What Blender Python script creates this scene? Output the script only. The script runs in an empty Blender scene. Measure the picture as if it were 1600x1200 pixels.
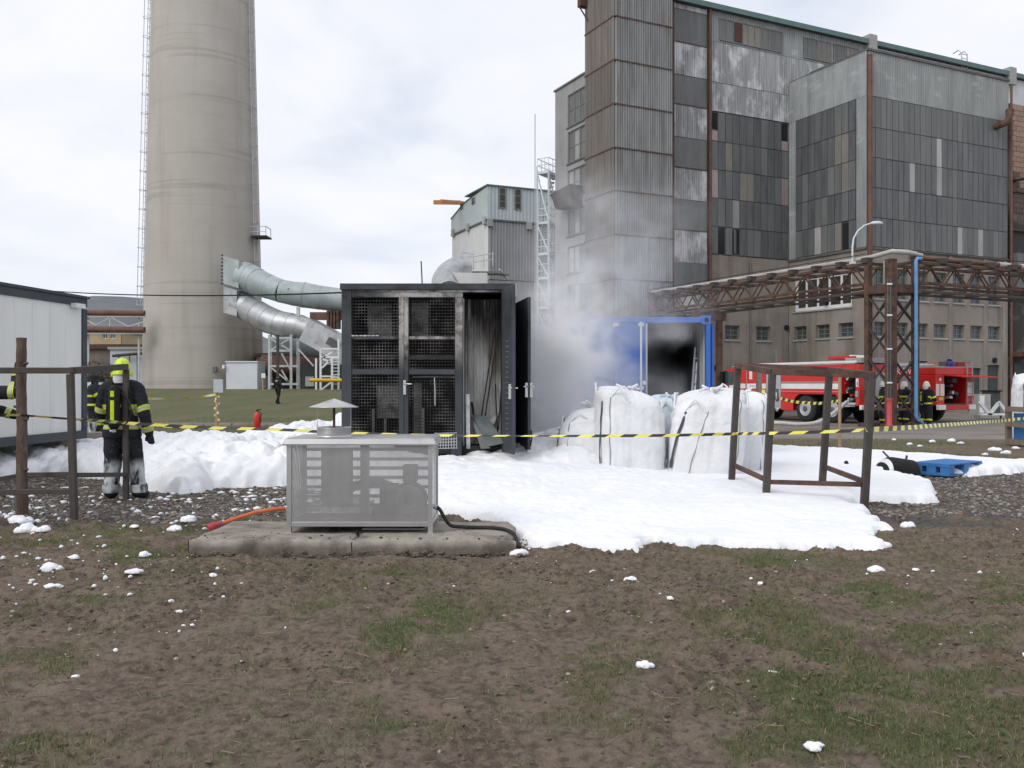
import bpy, bmesh, math, random
import numpy as np
from mathutils import Vector, Matrix

random.seed(7)
rng = np.random.default_rng(7)
SC = bpy.context.scene
COL = SC.collection
R = math.radians

# ------------------------------------------------------------------ camera, sky, sun, exposure
F = 1400.0          # focal length in pixels of a 1600 wide picture
CZ = 1.55           # eye height
cam_d = bpy.data.cameras.new('camera')
cam_d.sensor_width = 36.0
cam_d.lens = 36.0 * F / 1600.0
cam_d.clip_start = 0.1
cam_d.clip_end = 4000.0
cam = bpy.data.objects.new('camera', cam_d)
cam.location = (0, 0, CZ)
cam.rotation_euler = (R(90), 0, 0)
COL.objects.link(cam)
SC.camera = cam

SUN_EL, SUN_AZ = R(42), R(225)
w = bpy.data.worlds.new('World'); SC.world = w; w.use_nodes = True
nt = w.node_tree; nt.nodes.clear()
def N(nt, typ, ins=None, **props):
    n = nt.nodes.new(typ)
    for k, v in props.items():
        setattr(n, k, v)
    for k, v in (ins or {}).items():
        if isinstance(v, bpy.types.NodeSocket):
            nt.links.new(v, n.inputs[k])
        else:
            n.inputs[k].default_value = v
    return n
def ramp(nt, fac, stops, interp='LINEAR'):
    n = nt.nodes.new('ShaderNodeValToRGB'); nt.links.new(fac, n.inputs[0])
    cr = n.color_ramp; cr.interpolation = interp
    while len(cr.elements) < len(stops): cr.elements.new(0.5)
    for e, (p, c) in zip(cr.elements, stops):
        e.position = p
        e.color = (c, c, c, 1) if not hasattr(c, '__len__') else tuple(c) + (1,) * (4 - len(c))
    return n.outputs[0]
def mth(nt, op, a, b=0.0, c=None, clamp=False):
    ins = {0: a, 1: b}
    if c is not None: ins[2] = c
    return N(nt, 'ShaderNodeMath', ins, operation=op, use_clamp=clamp).outputs[0]
sky = N(nt, 'ShaderNodeTexSky', sky_type='NISHITA', sun_disc=False, sun_elevation=SUN_EL, sun_rotation=SUN_AZ)
bg1 = N(nt, 'ShaderNodeBackground', {'Color': sky.outputs[0], 'Strength': 0.15})
geo = N(nt, 'ShaderNodeTexCoord')
sep = N(nt, 'ShaderNodeSeparateXYZ', {0: geo.outputs['Generated']})
zz = mth(nt, 'ADD', mth(nt, 'ABSOLUTE', sep.outputs[2]), 0.22)
pv = N(nt, 'ShaderNodeCombineXYZ', {0: mth(nt, 'DIVIDE', sep.outputs[0], zz), 1: mth(nt, 'DIVIDE', sep.outputs[1], zz), 2: 0.0})
cn = N(nt, 'ShaderNodeTexNoise', {'Vector': pv.outputs[0], 'Scale': 1.7, 'Detail': 7.0, 'Roughness': 0.5, 'Distortion': 0.25})
cn2 = N(nt, 'ShaderNodeTexNoise', {'Vector': geo.outputs['Generated'], 'Scale': 3.4, 'Detail': 3.0, 'Roughness': 0.5})
ccol = ramp(nt, cn.outputs[0], [(0.30, (0.76, 0.80, 0.89)), (0.46, (0.84, 0.87, 0.945)), (0.62, (0.93, 0.94, 0.985))])
bg2 = N(nt, 'ShaderNodeBackground', {'Color': ccol, 'Strength': 0.93})
cov = ramp(nt, mth(nt, 'MULTIPLY_ADD', cn2.outputs[0], 0.45, mth(nt, 'MULTIPLY', cn.outputs[0], 0.55)), [(0.36, 0.72), (0.48, 1.0)])
mixw = N(nt, 'ShaderNodeMixShader', {0: cov, 1: bg1.outputs[0], 2: bg2.outputs[0]})
N(nt, 'ShaderNodeOutputWorld', {0: mixw.outputs[0]})

sun_d = bpy.data.lights.new('sun', 'SUN'); sun_d.energy = 1.4; sun_d.angle = R(36); sun_d.color = (1.0, 0.97, 0.92)
sun = bpy.data.objects.new('sun', sun_d); COL.objects.link(sun)
sd = Vector((math.sin(SUN_AZ) * math.cos(SUN_EL), math.cos(SUN_AZ) * math.cos(SUN_EL), math.sin(SUN_EL)))
sun.rotation_euler = sd.to_track_quat('Z', 'Y').to_euler()

SC.view_settings.view_transform = 'Standard'
SC.view_settings.look = 'None'
SC.view_settings.exposure = 0.16
SC.view_settings.gamma = 1.0
SC.view_settings.use_curve_mapping = False
SC.render.engine = 'CYCLES'
SC.cycles.use_denoising = True
SC.cycles.max_bounces = 7
SC.cycles.diffuse_bounces = 3
SC.cycles.volume_bounces = 5
SC.cycles.transparent_max_bounces = 12
SC.cycles.volume_step_rate = 1.0
SC.cycles.volume_max_steps = 96

# ------------------------------------------------------------------ helpers
def gx(px, D): return (px - 800.0) / F * D
def gz(py, D): return CZ - (py - 600.0) / F * D
def at(px, py, D): return (gx(px, D), D, gz(py, D))
def dist_of(py, z=0.0): return (CZ - z) * F / (py - 600.0)
def gp(px, py, z=0.0):
    D = dist_of(py, z); return (gx(px, D), D, z)

ORG = {}
class MB:
    def __init__(s): s.v = []; s.f = []; s.mi = []; s.sm = []; s.cur = 0
    def add(s, vs, fs, smooth=False):
        o = len(s.v); s.v += [tuple(p) for p in vs]
        for f in fs:
            s.f.append(tuple(i + o for i in f)); s.mi.append(s.cur); s.sm.append(smooth)
        return s
    def box(s, c, d, rz=0.0, M=None):
        hx, hy, hz = d[0] / 2, d[1] / 2, d[2] / 2
        vs = [Vector((x, y, z)) for z in (-hz, hz) for y in (-hy, hy) for x in (-hx, hx)]
        if M is None: M = Matrix.Rotation(rz, 3, 'Z') if rz else None
        if M is not None: vs = [M @ v for v in vs]
        c = Vector(c)
        return s.add([v + c for v in vs], [(0, 2, 3, 1), (4, 5, 7, 6), (0, 1, 5, 4), (2, 6, 7, 3), (0, 4, 6, 2), (1, 3, 7, 5)])
    def b2(s, lo, hi):
        return s.box([(a + b) / 2 for a, b in zip(lo, hi)], [abs(b - a) for a, b in zip(lo, hi)])
    def bar(s, a, b, wd, h=None, up=(0, 0, 1), ext=0.0):
        a, b = Vector(a), Vector(b); d = (b - a)
        if d.length < 1e-6: return s
        d.normalize(); a = a - d * ext; b = b + d * ext
        up = Vector(up)
        if abs(d.dot(up)) > 0.98: up = Vector((1, 0, 0)) if abs(d.x) < .9 else Vector((0, 1, 0))
        sx = d.cross(up).normalized(); sy = sx.cross(d).normalized()
        h = wd if h is None else h
        q = [sx * (i * wd / 2) + sy * (j * h / 2) for i, j in ((-1, -1), (1, -1), (1, 1), (-1, 1))]
        return s.add([a + t for t in q] + [b + t for t in q], [(0, 1, 2, 3), (7, 6, 5, 4), (0, 4, 5, 1), (1, 5, 6, 2), (2, 6, 7, 3), (3, 7, 4, 0)])
    def tube(s, pts, r, n=8, caps=True, smooth=True):
        pts = [Vector(p) for p in pts]; k = len(pts)
        rs = [r] * k if not hasattr(r, '__len__') else list(r)
        vs = []; prev = None
        for i, p in enumerate(pts):
            t = (pts[min(i + 1, k - 1)] - pts[max(i - 1, 0)]).normalized()
            if prev is None:
                u = Vector((0, 0, 1)) if abs(t.z) < .9 else Vector((1, 0, 0))
                sx = t.cross(u).normalized()
            else:
                sx = (prev - t * prev.dot(t)).normalized()
            prev = sx; sy = t.cross(sx)
            for j in range(n):
                a = 2 * math.pi * j / n
                vs.append(p + (sx * math.cos(a) + sy * math.sin(a)) * rs[i])
        fs = []
        for i in range(k - 1):
            for j in range(n):
                fs.append((i * n + j, i * n + (j + 1) % n, (i + 1) * n + (j + 1) % n, (i + 1) * n + j))
        s.add(vs, fs, smooth)
        if caps:
            s.add(vs[:n], [tuple(reversed(range(n)))]); s.add(vs[-n:], [tuple(range(n))])
        return s
    def lathe(s, prof, n=24, c=(0, 0, 0), M=None, smooth=True, closed=False):
        vs = []; c = Vector(c)
        for (r, z) in prof:
            for j in range(n):
                a = 2 * math.pi * j / n
                p = Vector((r * math.cos(a), r * math.sin(a), z))
                if M is not None: p = M @ p
                vs.append(p + c)
        fs = []; k = len(prof)
        for i in range(k - 1):
            for j in range(n):
                fs.append((i * n + j, i * n + (j + 1) % n, (i + 1) * n + (j + 1) % n, (i + 1) * n + j))
        s.add(vs, fs, smooth)
        for i, rev in ((0, True), (k - 1, False)):
            if prof[i][0] > 1e-5:
                s.add(vs[i * n:i * n + n], [tuple(reversed(range(n)) if rev else range(n))])
        return s
    def grid(s, P, smooth=True, flip=False):
        nr, nc = len(P), len(P[0])
        fs = []
        for i in range(nr - 1):
            for j in range(nc - 1):
                q = (i * nc + j, i * nc + j + 1, (i + 1) * nc + j + 1, (i + 1) * nc + j)
                fs.append(q[::-1] if flip else q)
        return s.add([p for row in P for p in row], fs, smooth)
    def mesh(s, name, mats, org=(0, 0, 0)):
        me = bpy.data.meshes.new(name)
        o = org
        me.from_pydata([(p[0] - o[0], p[1] - o[1], p[2] - o[2]) for p in s.v], [], s.f)
        mats = mats if isinstance(mats, (list, tuple)) else [mats]
        for m in mats: me.materials.append(m)
        if len(mats) > 1: me.polygons.foreach_set('material_index', s.mi)
        me.polygons.foreach_set('use_smooth', s.sm)
        me.update()
        return me
    def build(s, name, mats, parent=None, org=None, bevel=0.0, **props):
        if org is None:
            org = ORG.get(parent.name, (0, 0, 0)) if parent is not None else (0, 0, 0)
        o = bpy.data.objects.new(name, s.mesh(name, mats, org))
        COL.objects.link(o)
        if parent is not None: o.parent = parent
        else: o.location = org
        ORG[o.name] = org
        for k, v in props.items(): o[k] = v
        if bevel:
            b = o.modifiers.new('bevel', 'BEVEL'); b.width = bevel; b.segments = 2; b.limit_method = 'ANGLE'; b.angle_limit = R(40)
        return o

def thing(name, label, cat, loc=(0, 0, 0), rz=0.0, group=None, local=False):
    o = bpy.data.objects.new(name, None); COL.objects.link(o)
    o.empty_display_size = 0.3
    o.location = loc; o.rotation_euler = (0, 0, rz)
    o['label'] = label; o['category'] = cat
    if group: o['group'] = group
    ORG[o.name] = (0, 0, 0) if local else tuple(loc)
    return o
def tag(o, label, cat, group=None):
    o['label'] = label; o['category'] = cat
    if group: o['group'] = group
    return o
def structure(o): o['kind'] = 'structure'; return o
def stuff(o): o['kind'] = 'stuff'; return o
def put(name, me, parent, loc, rz=0.0, scale=None, mat=None):
    o = bpy.data.objects.new(name, me); COL.objects.link(o)
    o.parent = parent
    g = ORG.get(parent.name, (0, 0, 0)) if parent is not None else (0, 0, 0)
    o.location = (loc[0] - g[0], loc[1] - g[1], loc[2] - g[2]); o.rotation_euler = (0, 0, rz)
    if scale: o.scale = scale
    if mat is not None:
        o.material_slots[0].link = 'OBJECT'; o.material_slots[0].material = mat
    return o
def copy_tree(o, parent=None):
    c = o.copy(); COL.objects.link(c)
    if parent is not None: c.parent = parent
    for ch in list(o.children): copy_tree(ch, c)
    return c
def np_mesh(name, V, Fq, mats, smooth=True, mi=None):
    """fast mesh from numpy arrays: V (n,3), Fq (m,3 or 4)"""
    me = bpy.data.meshes.new(name)
    k = Fq.shape[1]
    me.vertices.add(len(V)); me.vertices.foreach_set('co', np.ascontiguousarray(V, dtype=np.float32).ravel())
    me.loops.add(Fq.size); me.loops.foreach_set('vertex_index', np.ascontiguousarray(Fq, dtype=np.int32).ravel())
    me.polygons.add(len(Fq))
    me.polygons.foreach_set('loop_start', np.arange(0, Fq.size, k, dtype=np.int32))
    me.polygons.foreach_set('loop_total', np.full(len(Fq), k, dtype=np.int32))
    me.polygons.foreach_set('use_smooth', np.full(len(Fq), smooth, dtype=bool))
    for m in (mats if isinstance(mats, (list, tuple)) else [mats]): me.materials.append(m)
    if mi is not None: me.polygons.foreach_set('material_index', np.asarray(mi, dtype=np.int32))
    me.update(calc_edges=True); me.validate()
    return me
def np_obj(name, V, Fq, mats, smooth=True, parent=None, mi=None):
    o = bpy.data.objects.new(name, np_mesh(name, V, Fq, mats, smooth, mi)); COL.objects.link(o)
    if parent is not None: o.parent = parent
    return o

# numpy value noise
_PERM = rng.random((256, 256))
def vnoise(x, y, seed=0):
    x = np.asarray(x, float) + seed * 17.31; y = np.asarray(y, float) + seed * 9.73
    xi = np.floor(x).astype(int); yi = np.floor(y).astype(int)
    fx = x - xi; fy = y - yi
    fx = fx * fx * fx * (fx * (fx * 6 - 15) + 10); fy = fy * fy * fy * (fy * (fy * 6 - 15) + 10)
    a = _PERM[xi & 255, yi & 255]; b = _PERM[(xi + 1) & 255, yi & 255]
    c = _PERM[xi & 255, (yi + 1) & 255]; d = _PERM[(xi + 1) & 255, (yi + 1) & 255]
    return (a * (1 - fx) + b * fx) * (1 - fy) + (c * (1 - fx) + d * fx) * fy
def fbm(x, y, octv=4, seed=0, gain=0.5):
    s = 0.0; am = 1.0; t = 0.0; fr = 1.0
    for i in range(octv):
        s = s + am * vnoise(x * fr, y * fr, seed + i * 3.7); t += am; am *= gain; fr *= 2.03
    return s / t
def sstep(a, b, x):
    t = np.clip((np.asarray(x, float) - a) / (b - a), 0, 1); return t * t * (3 - 2 * t)
def tz(x, y):
    """large shape of the terrain"""
    left = 1 - sstep(-3.0, 7.0, x)
    return 1.12 * sstep(36, 84, y) * left - 0.19 * sstep(20, 36, y) * (1 - left)

# ------------------------------------------------------------------ materials
def pm(name, c1, c2=None, scale=3.0, lo=0.35, hi=0.65, rough=0.7, metal=0.0, bump=0.15, bscale=30.0, stretch=(1, 1, 1),
       layers=(), rnd=0.0, detail=6.0, spec=0.4, rvar=0.12, bdist=0.02):
    m = bpy.data.materials.new(name); m.use_nodes = True
    nt = m.node_tree; nt.nodes.clear()
    out = N(nt, 'ShaderNodeOutputMaterial')
    tc = N(nt, 'ShaderNodeTexCoord'); oi = N(nt, 'ShaderNodeObjectInfo')
    off = mth(nt, 'MULTIPLY', oi.outputs['Random'], 53.0 if rnd >= 0 else 0.0)
    vec = N(nt, 'ShaderNodeVectorMath', {0: tc.outputs['Object'], 1: off}, operation='ADD').outputs[0]
    base = tc.outputs['Object']
    def nz(sc, st, det=6.0):
        mp = N(nt, 'ShaderNodeVectorMath', {0: vec, 1: tuple(st)}, operation='MULTIPLY').outputs[0]
        return N(nt, 'ShaderNodeTexNoise', {'Vector': mp, 'Scale': sc, 'Detail': det, 'Roughness': 0.62}).outputs[0]
    c2 = c2 or tuple(min(1, c * 1.25) for c in c1)
    n1 = nz(scale, stretch, detail)
    col = N(nt, 'ShaderNodeMix', {0: ramp(nt, n1, [(lo, 0.0), (hi, 1.0)]), 6: tuple(c1) + (1,), 7: tuple(c2) + (1,)}, data_type='RGBA').outputs[2]
    if rnd > 0:
        fac = mth(nt, 'MULTIPLY_ADD', oi.outputs['Random'], 2 * rnd, 1 - rnd)
        col = N(nt, 'ShaderNodeMix', {0: 1.0, 6: col, 7: N(nt, 'ShaderNodeCombineColor', {0: fac, 1: fac, 2: fac}).outputs[0]}, data_type='RGBA', blend_type='MULTIPLY').outputs[2]
    rgh = mth(nt, 'MULTIPLY_ADD', n1, rvar * 2, rough - rvar)
    for L in layers:
        msk = ramp(nt, nz(L.get('scale', 4), L.get('stretch', (1, 1, 1)), L.get('detail', 6.0)), [(L['lo'], 0.0), (L['hi'], 1.0)])
        if 'ax' in L:
            sp = N(nt, 'ShaderNodeSeparateXYZ', {0: base}).outputs[L['ax']]
            g = N(nt, 'ShaderNodeMapRange', {0: sp, 1: L['r'][0], 2: L['r'][1], 3: 0.0, 4: 1.0}, interpolation_type='SMOOTHSTEP').outputs[0]
            if L.get('add'):
                msk = mth(nt, 'ADD', mth(nt, 'MULTIPLY', msk, 0.5), mth(nt, 'SUBTRACT', mth(nt, 'MULTIPLY', g, 1.5), 0.5), clamp=True)
            else: msk = mth(nt, 'MULTIPLY', msk, g)
        if 'ax2' in L:
            sp = N(nt, 'ShaderNodeSeparateXYZ', {0: base}).outputs[L['ax2']]
            g = N(nt, 'ShaderNodeMapRange', {0: sp, 1: L['r2'][0], 2: L['r2'][1], 3: 0.0, 4: 1.0}, interpolation_type='SMOOTHSTEP').outputs[0]
            msk = mth(nt, 'MULTIPLY', msk, g)
        msk = mth(nt, 'MULTIPLY', msk, L.get('amt', 1.0), clamp=True)
        col = N(nt, 'ShaderNodeMix', {0: msk, 6: col, 7: tuple(L['c']) + (1,)}, data_type='RGBA').outputs[2]
        if 'rough' in L:
            rgh = N(nt, 'ShaderNodeMix', {0: msk, 2: rgh, 3: L['rough']}, data_type='FLOAT').outputs[0]
    b = N(nt, 'ShaderNodeBsdfPrincipled', {'Base Color': col, 'Roughness': rgh, 'Metallic': metal, 'Specular IOR Level': spec})
    if bump:
        bn = N(nt, 'ShaderNodeBump', {'Strength': bump, 'Distance': bdist, 'Height': nz(bscale, stretch, 5.0)})
        nt.links.new(bn.outputs[0], b.inputs['Normal'])
    nt.links.new(b.outputs[0], out.inputs[0])
    return m

RUST = (0.13, 0.05, 0.025); RUST2 = (0.22, 0.09, 0.045)
M = {}
M['dark_steel'] = pm('dark_steel', (0.045, 0.040, 0.037), (0.072, 0.062, 0.056), 6, rough=0.7, bump=0.2, layers=[dict(c=(.09, .052, .038), scale=9, lo=0.54, hi=0.74, amt=.7)])
M['rust_steel'] = pm('rust_steel', (0.075, 0.045, 0.035), (0.135, 0.074, 0.051), 2.5, rough=0.85, bump=0.25, layers=[dict(c=(0.05, 0.032, 0.026), scale=3, lo=0.48, hi=0.62)])
M['rust_pipe'] = pm('rust_pipe', (0.12, 0.062, 0.047), (0.18, 0.095, 0.074), 1.5, rough=0.8)
M['galv'] = pm('galv', (0.36, 0.37, 0.385), (0.5, 0.51, 0.52), 1.2, rough=0.45, metal=0.55, bump=0.1, bscale=6, layers=[dict(c=(0.26, 0.24, 0.22), scale=1.0, lo=0.58, hi=0.72, amt=0.7)])
M['galv_dull'] = pm('galv_dull', (0.30, 0.35, 0.36), (0.42, 0.47, 0.475), 0.7, rough=0.6, metal=0.15, bump=0.12, bscale=3, layers=[dict(c=(0.08, 0.07, 0.065), scale=1.4, lo=0.66, hi=0.73), dict(c=(0.5, 0.53, 0.54), scale=0.8, lo=0.56, hi=0.7)])
M['pale_steel'] = pm('pale_steel', (0.42, 0.44, 0.46), (0.55, 0.56, 0.57), 2, rough=0.6, layers=[dict(c=(0.3, 0.22, 0.18), scale=5, lo=0.62, hi=0.75, amt=0.6)])
M['concrete'] = pm('concrete', (0.27, 0.24, 0.21), (0.37, 0.335, 0.295), 1.6, rough=0.9, bump=0.6, bscale=16, spec=0.2, layers=[dict(c=(0.11, 0.09, 0.073), scale=3, lo=0.48, hi=0.68, amt=0.8), dict(c=(0.12, 0.10, 0.082), scale=5, lo=0.2, hi=0.45, ax=2, r=(.10, .03), amt=0.6), dict(c=(0.15, 0.135, 0.12), scale=30, lo=0.6, hi=0.7, amt=0.5)])
M['concrete_wall'] = pm('concrete_wall', (0.25, 0.222, 0.195), (0.315, 0.282, 0.25), 0.5, rough=0.92, bump=0.4, bscale=4, spec=0.2, layers=[
    dict(c=(0.36, 0.34, 0.315), scale=0.5, stretch=(1, 1, 0.25), lo=0.56, hi=0.7, amt=0.6),
    dict(c=(0.14, 0.12, 0.105), scale=1.1, stretch=(1, 1, 0.12), lo=0.5, hi=0.68, amt=0.75),
    dict(c=(0.12, 0.10, 0.09), scale=0.35, lo=0.55, hi=0.75, amt=0.5)])
M['chimney'] = pm('chimney', (0.425, 0.395, 0.36), (0.47, 0.44, 0.405), 0.16, rough=0.95, bump=0.25, bscale=1.5, spec=0.15, stretch=(1, 1, 1.6), layers=[
    dict(c=(0.26, 0.24, 0.215), scale=0.5, stretch=(1.2, 1.2, 0.12), lo=0.52, hi=0.78, amt=0.4), dict(c=(0.28, 0.26, 0.23), scale=1.0, stretch=(0.03, 0.03, 1.1), lo=0.60, hi=0.63, amt=0.35), dict(c=(0.48, 0.46, 0.42), scale=1.1, stretch=(0.9, 0.9, 0.9), lo=0.58, hi=0.70, amt=0.35),
    dict(c=(0.29, 0.27, 0.245), scale=0.45, stretch=(0.12, 0.12, 2.2), lo=0.52, hi=0.8, amt=0.3),
    dict(c=(0.43, 0.40, 0.35), scale=0.12, lo=0.55, hi=0.7, amt=0.5),
    dict(c=(0.16, 0.125, 0.09), scale=0.3, stretch=(1, 1, 0.1), lo=0.28, hi=0.6, ax=0, r=(1.6, 4.3), ax2=2, r2=(8.5, 4.5), amt=0.8)])
M['corr_tower'] = pm('corr_tower', (0.22, 0.228, 0.23), (0.31, 0.318, 0.32), 1.0, rough=0.7, metal=0.1, stretch=(3, 3, 0.25), bump=0.05, rnd=0.10, layers=[
    dict(c=(0.15, 0.12, 0.10), scale=2.2, stretch=(1.5, 1.5, 0.15), lo=0.5, hi=0.72, amt=0.65),
    dict(c=(0.32, 0.33, 0.335), scale=1.5, stretch=(3, 3, 0.12), lo=0.6, hi=0.75, amt=0.4)])
M['corr_rusty'] = pm('corr_rusty', (0.165, 0.15, 0.138), (0.23, 0.21, 0.192), 1.0, rough=0.75, stretch=(3, 3, 0.25), bump=0.05, rnd=0.10, layers=[
    dict(c=(0.17, 0.11, 0.075), scale=1.6, stretch=(1.5, 1.5, 0.15), lo=0.52, hi=0.72, amt=0.6)])
M['corr_white'] = pm('corr_white', (0.24, 0.245, 0.25), (0.40, 0.41, 0.42), 1.1, rough=0.7, stretch=(4, 4, 0.3), bump=0.05, rnd=0.06, layers=[
    dict(c=(0.68, 0.68, 0.69), scale=0.9, stretch=(1.2, 1.2, 0.6), lo=0.5, hi=0.62, amt=0.85),
    dict(c=(0.13, 0.125, 0.12), scale=2.4, stretch=(5, 5, 0.2), lo=0.56, hi=0.7, amt=0.6),
    dict(c=(0.24, 0.11, 0.07), scale=2.0, stretch=(3, 3, 0.3), lo=0.68, hi=0.76, amt=0.7)])
M['corr_grey'] = pm('corr_grey', (0.25, 0.268, 0.265), (0.34, 0.36, 0.355), 0.8, rough=0.7, stretch=(2, 2, 0.4), bump=0.05, rnd=0.05, layers=[
    dict(c=(0.47, 0.48, 0.48), scale=0.6, stretch=(0.8, 0.8, 2.6), lo=0.58, hi=0.68, amt=0.7),
    dict(c=(0.19, 0.2, 0.2), scale=1.2, stretch=(2, 2, 0.2), lo=0.55, hi=0.7, amt=0.5)])
M['panel_dark'] = pm('panel_dark', (0.098, 0.105, 0.108), (0.145, 0.151, 0.153), 1.1, rough=0.5, stretch=(2, 2, 0.4), bump=0.06, rnd=0.06, layers=[
    dict(c=(0.17, 0.17, 0.165), scale=0.8, stretch=(2, 2, 0.25), lo=0.56, hi=0.74, amt=0.5), dict(c=(0.035, 0.036, 0.038), scale=0.6, lo=0.5, hi=0.75, amt=0.6)])
M['panel_mid'] = pm('panel_mid', (0.127, 0.132, 0.132), (0.172, 0.176, 0.174), 1.1, rough=0.6, stretch=(2, 2, 0.4), bump=0.06, rnd=0.10, layers=[
    dict(c=(0.24, 0.24, 0.235), scale=0.8, stretch=(2, 2, 0.25), lo=0.58, hi=0.74, amt=0.5)])
M['panel_light'] = pm('panel_light', (0.32, 0.32, 0.315), (0.40, 0.395, 0.385), 1.0, rough=0.7, rnd=0.15, bump=0.05)
M['panel_tan'] = pm('panel_tan', (0.185, 0.175, 0.155), (0.24, 0.225, 0.20), 1.0, rough=0.7, rnd=0.15, bump=0.05)
M['panel_pink'] = pm('panel_pink', (0.30, 0.25, 0.24), (0.38, 0.32, 0.305), 1.0, rough=0.7, rnd=0.15, bump=0.05)
M['joint'] = pm('joint', (0.10, 0.10, 0.098), (0.15, 0.148, 0.142), 2, rough=0.9)
M['hole'] = pm('hole', (0.012, 0.012, 0.013), (0.02, 0.02, 0.02), 2, rough=0.9, bump=0)
M['teal_edge'] = pm('teal_edge', (0.09, 0.16, 0.155), (0.13, 0.20, 0.195), 2, rough=0.7)
M['white_wall'] = pm('white_wall', (0.52, 0.53, 0.55), (0.64, 0.65, 0.66), 1, rough=0.8, layers=[dict(c=(0.38, 0.16, 0.09), scale=1.6, lo=0.66, hi=0.76, amt=0.8)])
M['brick'] = pm('brick', (0.27, 0.18, 0.14), (0.36, 0.25, 0.195), 2.5, rough=0.95, bump=0.5, bscale=9, rnd=.12)
M['brick_sooty'] = pm('brick_sooty', (0.10, 0.07, 0.058), (0.15, 0.105, 0.085), 2.5, rough=0.95, bump=0.5, bscale=9, rnd=.25)
M['mortar'] = pm('mortar', (0.24, 0.2, 0.17), (0.30, 0.25, 0.21), 3, rough=0.95, layers=[dict(c=(0.03, 0.03, 0.03), scale=0.5, lo=0.3, hi=0.5, ax=2, r=(14.5, 11.5), amt=0.92)])
M['win_frame'] = pm('win_frame', (0.16, 0.17, 0.16), (0.23, 0.23, 0.22), 4, rough=0.7)
M['white_frame'] = pm('white_frame', (0.70, 0.71, 0.72), (0.8, 0.8, 0.8), 4, rough=0.5)
M['pane'] = pm('pane', (0.045, 0.065, 0.065), (0.085, 0.11, 0.105), 1.2, rough=0.28, bump=0.04, bscale=3, rnd=0.3, spec=0.5)
M['pane_dark'] = pm('pane_dark', (0.03, 0.03, 0.03), (0.06, 0.055, 0.05), 1.2, rough=0.3, bump=0.04, bscale=3, rnd=0.3)
M['boiler_blue'] = pm('boiler_blue', (0.40, 0.455, 0.475), (0.47, 0.525, 0.54), 0.4, rough=0.6, bump=0.03)
M['boiler_white'] = pm('boiler_white', (0.60, 0.60, 0.605), (0.68, 0.68, 0.68), 0.4, rough=0.6, bump=0.03, layers=[dict(c=(0.42, 0.28, 0.22), scale=0.5, stretch=(1, 1, .3), lo=0.5, hi=0.7, ax=2, r=(8, 0), amt=0.5)])
M['boiler_grey'] = pm('boiler_grey', (0.25, 0.255, 0.27), (0.34, 0.345, 0.36), 1.5, rough=0.6, stretch=(3, 3, .1), bump=0.03, layers=[dict(c=(0.36, 0.24, 0.17), scale=0.8, stretch=(1, 1, .3), lo=0.42, hi=0.7, ax=2, r=(5, 0), amt=0.6)])
M['orange'] = pm('orange', (0.55, 0.22, 0.08), (0.62, 0.27, 0.11), 2, rough=0.6)
M['red'] = pm('red', (0.55, 0.022, 0.02), (0.62, 0.03, 0.026), 2, rough=0.32, bump=0.02, spec=0.5, layers=[dict(c=(0.30, 0.035, 0.03), scale=4, lo=0.55, hi=0.75, amt=0.5)])
M['red_post'] = pm('red_post', (0.42, 0.045, 0.06), (0.52, 0.06, 0.075), 4, rough=0.5)
M['white_paint'] = pm('white_paint', (0.68, 0.69, 0.71), (0.78, 0.79, 0.8), 2, rough=0.4, bump=0.02)
M['orange_paint'] = pm('orange_paint', (0.85, 0.22, 0.06), None, 2, rough=0.4, bump=0)
M['gold'] = pm('gold', (0.6, 0.42, 0.08), None, 2, rough=0.4, bump=0)
M['silver'] = pm('silver', (0.46, 0.48, 0.51), (0.58, 0.6, 0.62), 3, rough=0.38, metal=0.5, bump=0.03)
M['grey_shutter'] = pm('grey_shutter', (0.36, 0.37, 0.39), (0.44, 0.45, 0.46), 3, rough=0.45, metal=0.3, bump=0.02)
M['rubber'] = pm('rubber', (0.018, 0.018, 0.019), (0.035, 0.034, 0.033), 6, rough=0.8)
M['black'] = pm('black', (0.010, 0.010, 0.011), (0.020, 0.019, 0.019), 6, rough=0.75, spec=.25)
M['brown_dark'] = pm('brown_dark', (0.06, 0.03, 0.025), (0.10, 0.05, 0.04), 3, rough=0.8)
M['blue_light'] = pm('blue_light', (0.03, 0.025, 0.22), None, 6, rough=0.2, bump=0)
M['red_dark'] = pm('red_dark', (0.22, 0.02, 0.025), None, 6, rough=0.4, bump=0)
M['glass'] = pm('glass', (0.03, 0.05, 0.05), (0.06, 0.085, 0.085), 2, rough=0.12, bump=0.02)
M['plate_yellow'] = pm('plate_yellow', (0.6, 0.4, 0.04), None, 6, rough=0.4, bump=0)
M['tape_y'] = pm('tape_y', (0.78, 0.71, 0.12), (0.84, 0.78, 0.20), 3, rough=0.4, bump=0)
M['tape_b'] = pm('tape_b', (0.035, 0.032, 0.03), (0.06, 0.056, 0.052), 3, rough=0.4, bump=0)
M['tape_w'] = pm('tape_w', (0.80, 0.80, 0.72), None, 3, rough=0.4, bump=0)
M['char'] = pm('char', (0.042, 0.049, 0.058), (0.058, 0.066, 0.077), 2.0, rough=0.55, bump=0.1, bscale=12, layers=[
    dict(c=(0.014, 0.013, 0.013), scale=2.2, lo=0.42, hi=0.62, ax=2, r=(1.8, 2.8), amt=0.8)])
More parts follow.
